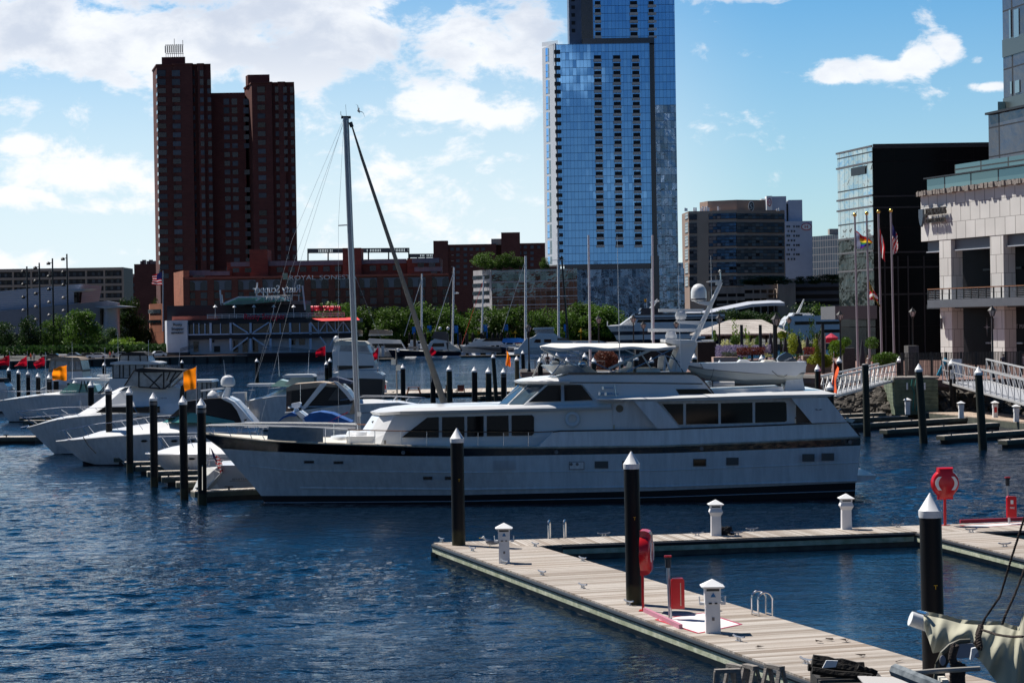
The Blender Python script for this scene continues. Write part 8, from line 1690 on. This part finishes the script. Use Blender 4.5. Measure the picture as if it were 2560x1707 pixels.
for k in range(3):
    MB().beam(W(450,878-k*3,510.5),W(486,868-k*3,510.5),.12).build('ramp_rail',DARKST,rs); MB().beam(W(652,864+k*4,510.5),W(800,876+k*2,510.5),.1).build('ramp_rail',DARKST,rs)
# flagpole on the restaurant, left
flagpole('flagpole','tall flagpole beside the restaurant flying the stars and stripes',407.5,677,828,508,[(404,680),(381,688),(380,711),(405,713)],[FR_,FW_,FB_],lambda u,v: 2 if (v<.5 and u<.45) else int(v*9)%2,r=.14,fold=.15)
# tall floodlight masts at the left
for i, (x, y0, y1) in enumerate(((67,666,785),(98,657,810),(131,646,815),(167,635,785))):
    Yl = 570; a = W(x,y0,Yl); r_ = thing('floodlight_mast','%s tall black floodlight mast from the left' % ORDS[i],'floodlight',(a.x,Yl,1.6),'tall floodlight masts on the left shore'); MB().tube([(a.x,Yl,1.6),(a.x,Yl,a.z)],.28,8,.2).build('mast',BLACKM,r_)
    for j in range(5): z = a.z-1.2-j*3.4; MB().box(a.x-1.5,a.x-.1,Yl-.2,Yl+.2,z,z+.15).lathe((a.x-1.0,Yl-.3,z-.5),[(.5,0),(.55,.4),(.2,.8)],8).build('lamp_head',CAPG if j > 2 else BLACKM,r_)
# cars and people on the left quay
def car(px, py, Y, L, label, body, rot=0.):
    q = W(px,py,Y); r_ = thing('parked_car',label,'car',(q.x,Y,1.62),'cars parked on the left quay'); ORG[r_.name] = Vector((0,0,0)); h = L/2
    pr_ = [(-h,.3),(-h,.75),(-h*.92,.92),(-h*.45,.98),(-h*.2,1.42),(h*.42,1.45),(h*.78,1.02),(h,.9),(h,.3)]
    MB().poly([(x,-.88,z) for x, z in pr_],(0,1.76,0)).build('body',body,r_)
    MB().poly([(-h*.38,-.89,1.0),(-h*.17,-.89,1.36),(h*.38,-.89,1.38),(h*.66,-.89,1.02)],(0,1.78,0)).build('side_glass',GLASSD,r_)
    for sx in (-.62,.62):
        for sy in (-.9,.72): MB().tube([(sx*h,sy,.33),(sx*h,sy+.18,.33)],.33,14).build('wheel',BLACKM,r_)
    r_.rotation_euler = (0,0,rot); return r_
WC = mat('car_white',(.75,.75,.75),.25,coat=.5); BC = mat('car_black',(.015,.015,.017),.2,coat=.5); SC = mat('car_silver',(.40,.41,.43),.3,metal=.5,coat=.4)
for x, y, YY, L_, lb, m_, ro in ((242,884,492,4.9,'white police style car, second from the left on the quay',WC,.1),(217,884,493,4.4,'black van nose to the white car',BC,0),(300,878,505,4.6,'silver car right of the white one',SC,.2),(352,878,512,4.4,'pale car behind the canopied cruiser roof',SC,0),(392,882,508,4.4,'white car nearest the restaurant wall',WC,.4),(388,874,520,4.6,'white car further back by the restaurant',WC,.3),(130,885,486,4.6,'black car among the bushes at the left',BC,0),(180,884,500,4.5,'silver car half hidden behind the tan canopy',SC,0)): car(x,y,YY,L_,lb,m_,ro)
for x, YY, c_, lb in ((77,478,(.75,.12,.03),'person in an orange shirt on the left quay'),(85,480,(.3,.3,.35),'person in grey beside the orange shirt'),(275,492,(.6,.15,.1),'person in red right of the white car'),(283,496,(.5,.5,.5),'person in pale clothes near the silver car')):
    q = W(x,885,YY); person((q.x,YY,1.62),1.75,mat('shirt',c_,.8),bpy.data.materials['navy_trousers'],lb)
# ------------------------------------------------------------------ far marina
BOATG = 'boats in the far marina'
def far_boat(label, x0, x1, ywl, Y, h_, parts, hullm=None, B=2.0, name='moored_boat'):
    """x0 bow px, x1 stern px; h_ hull height px at bow, stern"""
    b = Boat(name, label, 'boat', Y, ((x0+x1)/2, ywl), BOATG); f = beamf(B,.4,2,.05); dr = (x1-x0)*.06; sl = (lambda x: -(x-x0)*.0157)
    A = b.line([(x0,ywl-h_[0]),((x0+x1)/2,ywl-(h_[0]+h_[1])/2.2+sl((x0+x1)/2)),(x1,ywl-h_[1]+sl(x1))],f,14); C_ = b.line([(x0+dr,ywl),(x1,ywl+sl(x1))],offb(f,.8,.1),14)
    b.band('hull',A,C_,hullm or HULLW); b.deck(A,WHITE)
    for nm, pl, hw, m_ in parts: b.house(nm, pl, hw, m_)
    return b
far_boat('far motor yacht with rolled tan cover on its flybridge, right of the tan topped cruiser',900,1022,893,545,(14,14),[('cabin',[(905,880),(922,846),(1000,850),(1018,880)],2.2,WHITE),('window_band',[(930,859),(1004,859),(1010,870),(932,870)],2.22,GLASSD),('flybridge',[(921,840),(924,826),(978,826),(980,838)],1.8,CREAM),('tan_cover',[(922,834),(924,825),(960,824),(980,828),(979,836)],1.85,TAN)])
far_boat('dark blue hulled trawler with a blue canvas bridge, right of the motor yachts',970,1152,892,540,(18,10),[('pilothouse',[(1060,876),(1075,856),(1115,857),(1118,874)],1.9,WHITE),('window',[(1078,867),(1083,858),(1110,858),(1111,866)],1.92,GLASSD),('flybridge',[(1074,856),(1088,845),(1112,846),(1120,856)],1.7,WHITE),('blue_canopy',[(1079,845),(1086,829),(1118,829),(1119,852)],1.8,NAVY),('blue_curtain',[(1108,846),(1110,832),(1121,834),(1121,876),(1113,866)],1.5,NAVY),('aft_cover',[(1120,873),(1122,858),(1150,872),(1150,878)],1.6,CREAM),('bow_dinghy',[(1016,872),(1020,866),(1042,867),(1046,872)],1.0,CAPG)],NAVY,2.2)
for x in (1100,1120): MB().ell(W(x,821,540),.4,.4,.45,10,7).build('dome',WHITE,bpy.data.objects['moored_boat.001'],True)
far_boat('far white express cruiser with a long dark stripe, left of the blue boom cover',1150,1290,883,550,(20,12),[('cabin',[(1155,868),(1195,848),(1245,846),(1262,862)],2.0,WHITE),('window_band',[(1205,853),(1215,846),(1250,845),(1262,853)],2.02,GLASSD),('dark_stripe',[(1168,868),(1290,870),(1290,878),(1240,878)],2.2,NAVY)])
far_boat('small far cruiser in front of the pedestals',1015,1055,888,572,(14,10),[('cabin',[(1022,876),(1026,850),(1040,850),(1046,876)],1.6,WHITE)])
far_boat('white flybridge cruiser nearest the ship pier, with a sloping transom',1440,1285,884,525,(28,14),[('transom',[(1285,884),(1316,846),(1330,846),(1320,884)],2.4,WHITE),('cabin',[(1305,880),(1325,845),(1345,838),(1400,842),(1425,852),(1440,862)],2.2,WHITE),('window',[(1334,856),(1339,848),(1352,848),(1352,857)],2.22,GLASSD),('window',[(1360,856),(1360,848),(1378,848),(1378,856)],2.22,GLASSD),('window',[(1393,851),(1393,845),(1415,845),(1424,851)],2.22,GLASSB),('flybridge',[(1330,845),(1345,832),(1388,834),(1398,843)],1.8,WHITE),('hardtop',[(1332,824),(1335,819),(1385,818),(1386,822)],1.9,WHITE),('clear_screen',[(1338,834),(1336,823),(1384,822),(1386,836)],1.6,CLEARV)],B=2.4)
far_boat('broad low white hull furthest right of the far marina',1310,1560,880,560,(22,20),[('cabin',[(1330,862),(1350,852),(1500,852),(1540,862)],2.0,WHITE)])
far_boat('far sailing hull under the blue boom cover',1250,1325,882,548,(14,12),[('blue_boom_cover',[(1254,856),(1258,846),(1300,845),(1318,850),(1316,855),(1280,857)],.5,BLUECV2)],NAVY)
for i, (x0,x1,y,h_,ww,m_) in enumerate(((765,810,868,12,10,None),(1020,1075,858,12,8,None),(1090,1140,860,10,8,None),(1145,1190,862,10,9,None),(1190,1240,858,9,8,None),(1240,1300,860,12,8,REDP),(1165,1215,852,7,6,None),(1300,1330,862,9,8,BLUECV2),(815,845,876,12,10,None),(1450,1530,866,8,7,None))):
    c = (x0+x1)/2; far_boat('%s small boat from the left in the back row of the far marina' % ORDS[i],x0,x1,y+14,572,(h_,ww),[('cabin',[(x0+(x1-x0)*.3,y+6),(x0+(x1-x0)*.42,y-6),(x1-(x1-x0)*.25,y-6),(x1-(x1-x0)*.15,y+6)],1.5,WHITE),('window',[(x0+(x1-x0)*.42,y+1),(x0+(x1-x0)*.48,y-4),(x1-(x1-x0)*.3,y-4),(x1-(x1-x0)*.3,y+1)],1.52,GLASSD)] + ([('cover',[(x0+4,y-6),(x0+8,y-14),(x1-4,y-9),(x1,y-2)],.8,m_)] if m_ else []))
finger('far_dock','long low dock line in front of the far marina boats',1150,889,1300,886.5,2,None); finger('far_dock','short low dock left of the blue trawler with white posts',925,897,985,896,3,None); 
for i, x in enumerate((1167,1033,1147,1178,1210,1243,1252,1269,1204,1231,1056,1013)):
    q = W(x,834,555); r_ = tag(MB().tube([(q.x,555+i%4*8,-1),(q.x,555+i%4*8,q.z-.3)],.4,8).lathe((q.x,555+i%4*8,q.z-.3),[(.4,0),(.02,.7)],8).build('far_piling',PILE), '%s small dark piling listed among the far marina boats' % ORDS[i],'piling','pilings in the far marina')
for i, x in enumerate((932,946,957)): q = W(x,880,540); tag(MB().box(q.x-.35,q.x+.35,540,540.6,.5,q.z+1.5).build('far_pedestal',CAPW),'%s white post from the left on the short dock beside the blue trawler' % ORDS[i],'pedestal','white posts on the short far dock')
# masts of the far sailing boats, each with its own low hull
for i, (x0,y0,x1,y1,YY,w_,lb) in enumerate(((1055,684,1054,860,560,.28,'far sailing boat whose grey mast stands nearest right of the sloping furled sail'),(1135,668,1131,855,560,.28,'far sailing boat whose mast carries a small radar'),(1127,705,1126,855,572,.18,'far sailing boat with a thin dark mast beside the radar mast'),(1209,690,1203,850,570,.25,'far sailing boat with red sloping stays'),(1314,640,1314,850,545,.35,'far sailing boat with a bright white mast in front of the mirrored office'),(1395,570,1397,855,540,.32,'far sailing boat with a tall crosstree mast left of the glass tower base'),(1404,640,1422,855,573,.3,'far sailing boat with a dark leaning mast'))):
    r_ = thing('far_sailing_boat',lb,'sailboat',tuple(W(x1,870,YY)),'sailing boats of the far marina'); a, b = W(x0,y0,YY), W(x1,872,YY); MB().tube([a,b],w_*.8,8,w_).build('mast',BLACKM if 'dark' in lb else CAPW,r_,True)
    b2 = Vector((b.x,YY,0)); f = beamf(1.6,.5,2,.3); mb = MB(); mb.poly([(b2.x-5,YY-.1,1.1),(b2.x-4.2,YY-1.4,0),(b2.x+4.5,YY-1.4,0),(b2.x+5,YY-1.2,1.1)],(0,2.6,0)).build('hull',HULLW,r_); MB().box(b2.x-2,b2.x+2,YY-.8,YY+.8,1.1,1.6).build('cabin',WHITE,r_)
    st = {0:(1010,840),1:(1087,830),3:(1155,860),4:(1255,830),5:(1400,590)}.get(i)
    if st: MB().tube([a+V3(0,0,-1),W(st[0],st[1],YY)],.1 if i in (0,1) else .06,5).build('forestay',REDP if i == 3 else ALU,r_)
    if i == 5: MB().beam(W(1375,741,YY),W(1420,740,YY),.18).build('crosstree',CAPW,r_); MB().beam(W(1378,651,YY),W(1412,650,YY),.15).build('crosstree',CAPW,r_)
    if i == 1: MB().ell(W(1141,733,YY),.7,.4,.25,10,6).build('radar',WHITE,r_)
# near white poles seen through the bimini
for i, (x0,y0,x1,y1) in enumerate(((1471,588,1476,915),(1631,588,1634,928))): a, b = W(x0,y0,236), W(x1,y1,236); tag(MB().tube([a,b],.10,8,.14).build('white_pole',CAPW,None,True),('tall white pole left of centre of the canvas top','tall white pole just right of the glass tower edge')[i],'pole','tall white poles on the pier')
# parasols and little flags of the far promenade
for i, (x, y, m_, w_) in enumerate(((1194,829,YEL,14),(1276,829,YEL,14),(1288,828,YEL,12),(1452,824,YEL,12),(1034,826,BLUECV2,8),(1073,823,BLUECV2,10),(1140,823,BLUECV2,9),(1213,820,BLUECV2,9),(1265,820,BLUECV2,9),(1412,820,BLUECV2,5))):
    q = W(x,y,584); k = w_*584/F/2
    if m_ is YEL: o = MB().lathe((q.x,584,q.z-.6),[(k,0),(.05,.9)],8).tube([(q.x,584,1.6),(q.x,584,q.z)],.1,5); nm, cat, lb = 'far_parasol','parasol','%s yellow parasol from the left on the far promenade' % ORDS[i]
    else: o = MB().box(q.x-k,q.x+k,584,584.1,q.z-1,q.z+1).tube([(q.x+k,584,1.6),(q.x+k,584,q.z+1)],.1,5); nm, cat, lb = 'far_banner','banner','%s small blue banner from the left above the far marina' % ORDS[i-4]
    tag(o.build(nm,m_),lb,cat,'yellow parasols of the far promenade' if m_ is YEL else 'blue banners of the far promenade')
# crowd on the far promenade and hedges
fl = flowers('far_crowd','',1420,1560,853,868,584,900,mat('crowd_tones',(.22,.12,.12),.9,col2=(.04,.035,.06),vs=.8),.35,6,50,kind='stuff',up=2)
flowers('undergrowth','',-40,420,862,884,520,5200,LEAFS[1],.55,14,51,kind='stuff'); flowers('far_hedge','',800,1560,838,862,588,3600,LEAFS[1],.8,4,52,kind='stuff')
# ------------------------------------------------------------------ ships
def ship(label, Y, hull, bands, name='passenger_ship'):
    b = Boat(name,label,'ship',Y,(hull[0][0],hull[-1][1])); 
    for nm, pl, hw, m_ in bands: b.house(nm, pl, hw, m_)
    return b
f_ = [(1518,809)]
sp = Boat('passenger_ship','long white passenger ship with black bands, behind the pier and radar arch','ship',450,(1650,850)); fb_ = beamf(6,.25,1.8,0); sl = lambda x: -(x-1518)*.0157
def sl_(y0, xs=(1518,1560,1640,1812)): return [(x, y0+sl(x)) for x in xs]
A = sp.line([(1518,815),(1560,813),(1640,812),(1812,809)],fb_,24); B_ = sp.line([(1528,829),(1812,825)],fb_,24); C_ = sp.line([(1536,838),(1812,833)],fb_,24); D_ = sp.line([(1542,850),(1812,845)],fb_,24); E_ = sp.line([(1548,862),(1812,860)],offb(fb_,.9,0),24)
sp.band('upper_topsides',A,B_,WHITE); sp.band('black_band',B_,C_,NAVY); sp.band('lower_topsides',C_,D_,WHITE); sp.band('dark_hull',D_,E_,NAVY); sp.deck(A,WHITE)
for nm, pl, hw, m_ in (('bow_screen',[(1548,815),(1575,795),(1600,795),(1590,815)],3.5,WHITE),('main_deck',[(1585,815),(1590,797),(1812,793),(1812,810)],5.8,WHITE),('window_band',[(1592,806),(1596,799),(1812,796),(1812,803)],5.85,GLASSD),('upper_deck',[(1576,797),(1588,787),(1812,785),(1812,795)],5.5,WHITE),('roof_line',[(1582,797),(1584,794),(1812,791),(1812,794)],5.9,NAVY),('roof_line',[(1584,788),(1588,785),(1812,781),(1812,784)],5.6,NAVY),
   ('bridge',[(1588,796),(1608,780),(1655,782),(1657,796)],4,WHITE),('bridge_windows',[(1600,785),(1606,778),(1620,774),(1656,776),(1657,784)],4.1,NAVY),('bridge_roof',[(1600,777),(1604,770),(1640,771),(1650,777)],3.4,NAVY),('long_canopy',[(1646,779),(1646,774),(1760,772),(1760,776)],3.,WHITE)): sp.house(nm,pl,hw,m_)
sp.tube('radar_mast',[(1627,772),(1644,748)],.35,WHITE,r2=.15); sp.tube('mast_cross',[(1625,756),(1648,752)],.12,WHITE); sp.tube('bow_flag_staff',[(1518.5,815),(1518.5,803)],.1,CAPW)
a = sp.pt(1539,822,4.5); text(sp.root,'bow_lettering','SPIRIT OF BALTIMORE',a+V3(0,-2,0),3.6,.5,NAVY)
fe = Boat('passenger_ship','white ferry with rows of windows, right of the shingled roof','ship',420,(2030,850)); 
for nm, pl, hw, m_ in (('hull',[(1962,835),(1960,815),(1968,798),(2200,796),(2200,850),(1975,850)],4.5,WHITE),('window_row',[(1988,812),(1986,804),(2035,803),(2035,811)],4.55,GLASSD),('window_row',[(2040,811),(2040,804),(2100,803),(2100,810)],4.55,GLASSD),('lower_windows',[(2050,832),(2050,824),(2200,822),(2200,830)],4.55,GLASSD),('upper_deck',[(1965,800),(1975,790),(2100,788),(2200,788),(2200,798)],4.3,WHITE),('wheelhouse',[(1974,795),(1984,782),(2030,783),(2045,796)],3.2,WHITE),('wheelhouse_window',[(1984,790),(1987,785),(2006,785),(2006,790)],3.25,GLASSD),('bow',[(1953,812),(1962,803),(1985,803),(1985,830),(1965,830)],3,WHITE)): fe.house(nm,pl,hw,m_)
fe.tube('mast',[(1994,783),(2010,748)],.3,WHITE,r2=.1)

flagpole('flagpole','small yellow flag over the passenger ship bow',1617,745,770,455,[(1617,747),(1610,748),(1611,755),(1617,755)],mat('gold_cloth',(.8,.35,.01),.8),r=.08)
q = W(2062,700,420)
# ------------------------------------------------------------------ whip aerials, fenders and mooring lines of the moored boats
def boat_of(txt):
    for o in COL.objects:
        if o.parent is None and txt in str(o.get('label', '')): return o
def extra(txt, Y, aerials=(), fend=(), lines=()):
    r_ = boat_of(txt)
    if not r_: return
    for (x0,y0,x1,y1) in aerials: MB().tube([W(x0,y0,Y),W(x1,y1,Y)],.012,5,.022).build('whip_aerial',CAPW,r_,True)
    for (x,y,hw) in fend: q = W(x,y,Y-hw); MB().lathe(q,[(.02,-.36),(.11,-.3),(.12,0),(.11,.26),(.02,.32)],10).tube([q+V3(0,0,.3),q+V3(0,.1,.75)],.012,4).build('fender',CAPW,r_,True)
    for pts in lines: MB().tube([W(x,y,Y-hw) for x,y,hw in pts],.014,5).build('mooring_line',CREAM,r_,True)
extra('dark canopied flybridge',140,((371,850,371,985),(262,868,262,975)),((330,1060,2.15),(420,1062,2.2)),())
extra('green windscreen and black canvas',128,((559,900,566,965),),((400,1108,2.05),),())
extra('long white cruiser with a green screen',190,((114,880,115,985),(180,855,181,948)),((200,1010,1.95),(250,1012,1.95)),())
extra('two storey dark framed',188,((294,830,296,905),(451,850,447,915)),(),())
extra('with a pale hardtop and green screen',168,((773,872,770,936),(695,880,698,940)),(),(((625,1003,.6),(600,1050,1.5)),))
extra('black side curtains',138,((750,960,750,1010),(865,930,866,1015)),((960,1030,1.75),),())
extra('large white motor yacht',98.3,(),(),(((514,1090,.3),(506,1160,1.0),(506,1225,3.0)),))
# a few guests at the waterside cafe
rg = random.Random(5)
for i, (px, c_) in enumerate(((1952,(.5,.5,.5)),(2052,(.02,.02,.03)),(2062,(.3,.32,.4)),(2170,(.6,.55,.5)),(2183,(.5,.05,.05)),(2200,(.6,.6,.6)),(2214,(.1,.15,.25)),(2508,(.02,.03,.08)),(2557,(.5,.45,.48)))):
    YY = 208 if px < 2300 else 190; q = W(px,900,YY)
    person((q.x,YY,QZ),1.5 if px < 2300 else 1.75,mat('shirt',c_,.8),bpy.data.materials['navy_trousers'],'%s person from the left among the guests behind the promenade planting' % ORDS[i] if px < 2300 else ('person in dark blue behind the picket fence','person in a pale top at the right picture edge')[px > 2530],face=rg.random()*6)
# clutter on the promenade: tables and stacked chairs seen through the cafe railing
for i, px in enumerate((1868,1890,1915,1938,2160,2192)):
    YY = 200 if px < 2000 else 211; q = W(px,905,YY); r_ = thing('cafe_table','%s small cafe table from the left on the promenade' % ORDS[i],'table',(q.x,YY,QZ),'cafe tables on the promenade')
    MB().lathe((q.x,YY,QZ+.98),[(.36,0),(.36,.04)],12).build('tabletop',bpy.data.materials['pale_rail'],r_); MB().tube([(q.x,YY,QZ),(q.x,YY,QZ+.98)],.03,6).lathe((q.x,YY,QZ),[(.22,0),(.2,.03)],10).build('pedestal',BLACKM,r_)
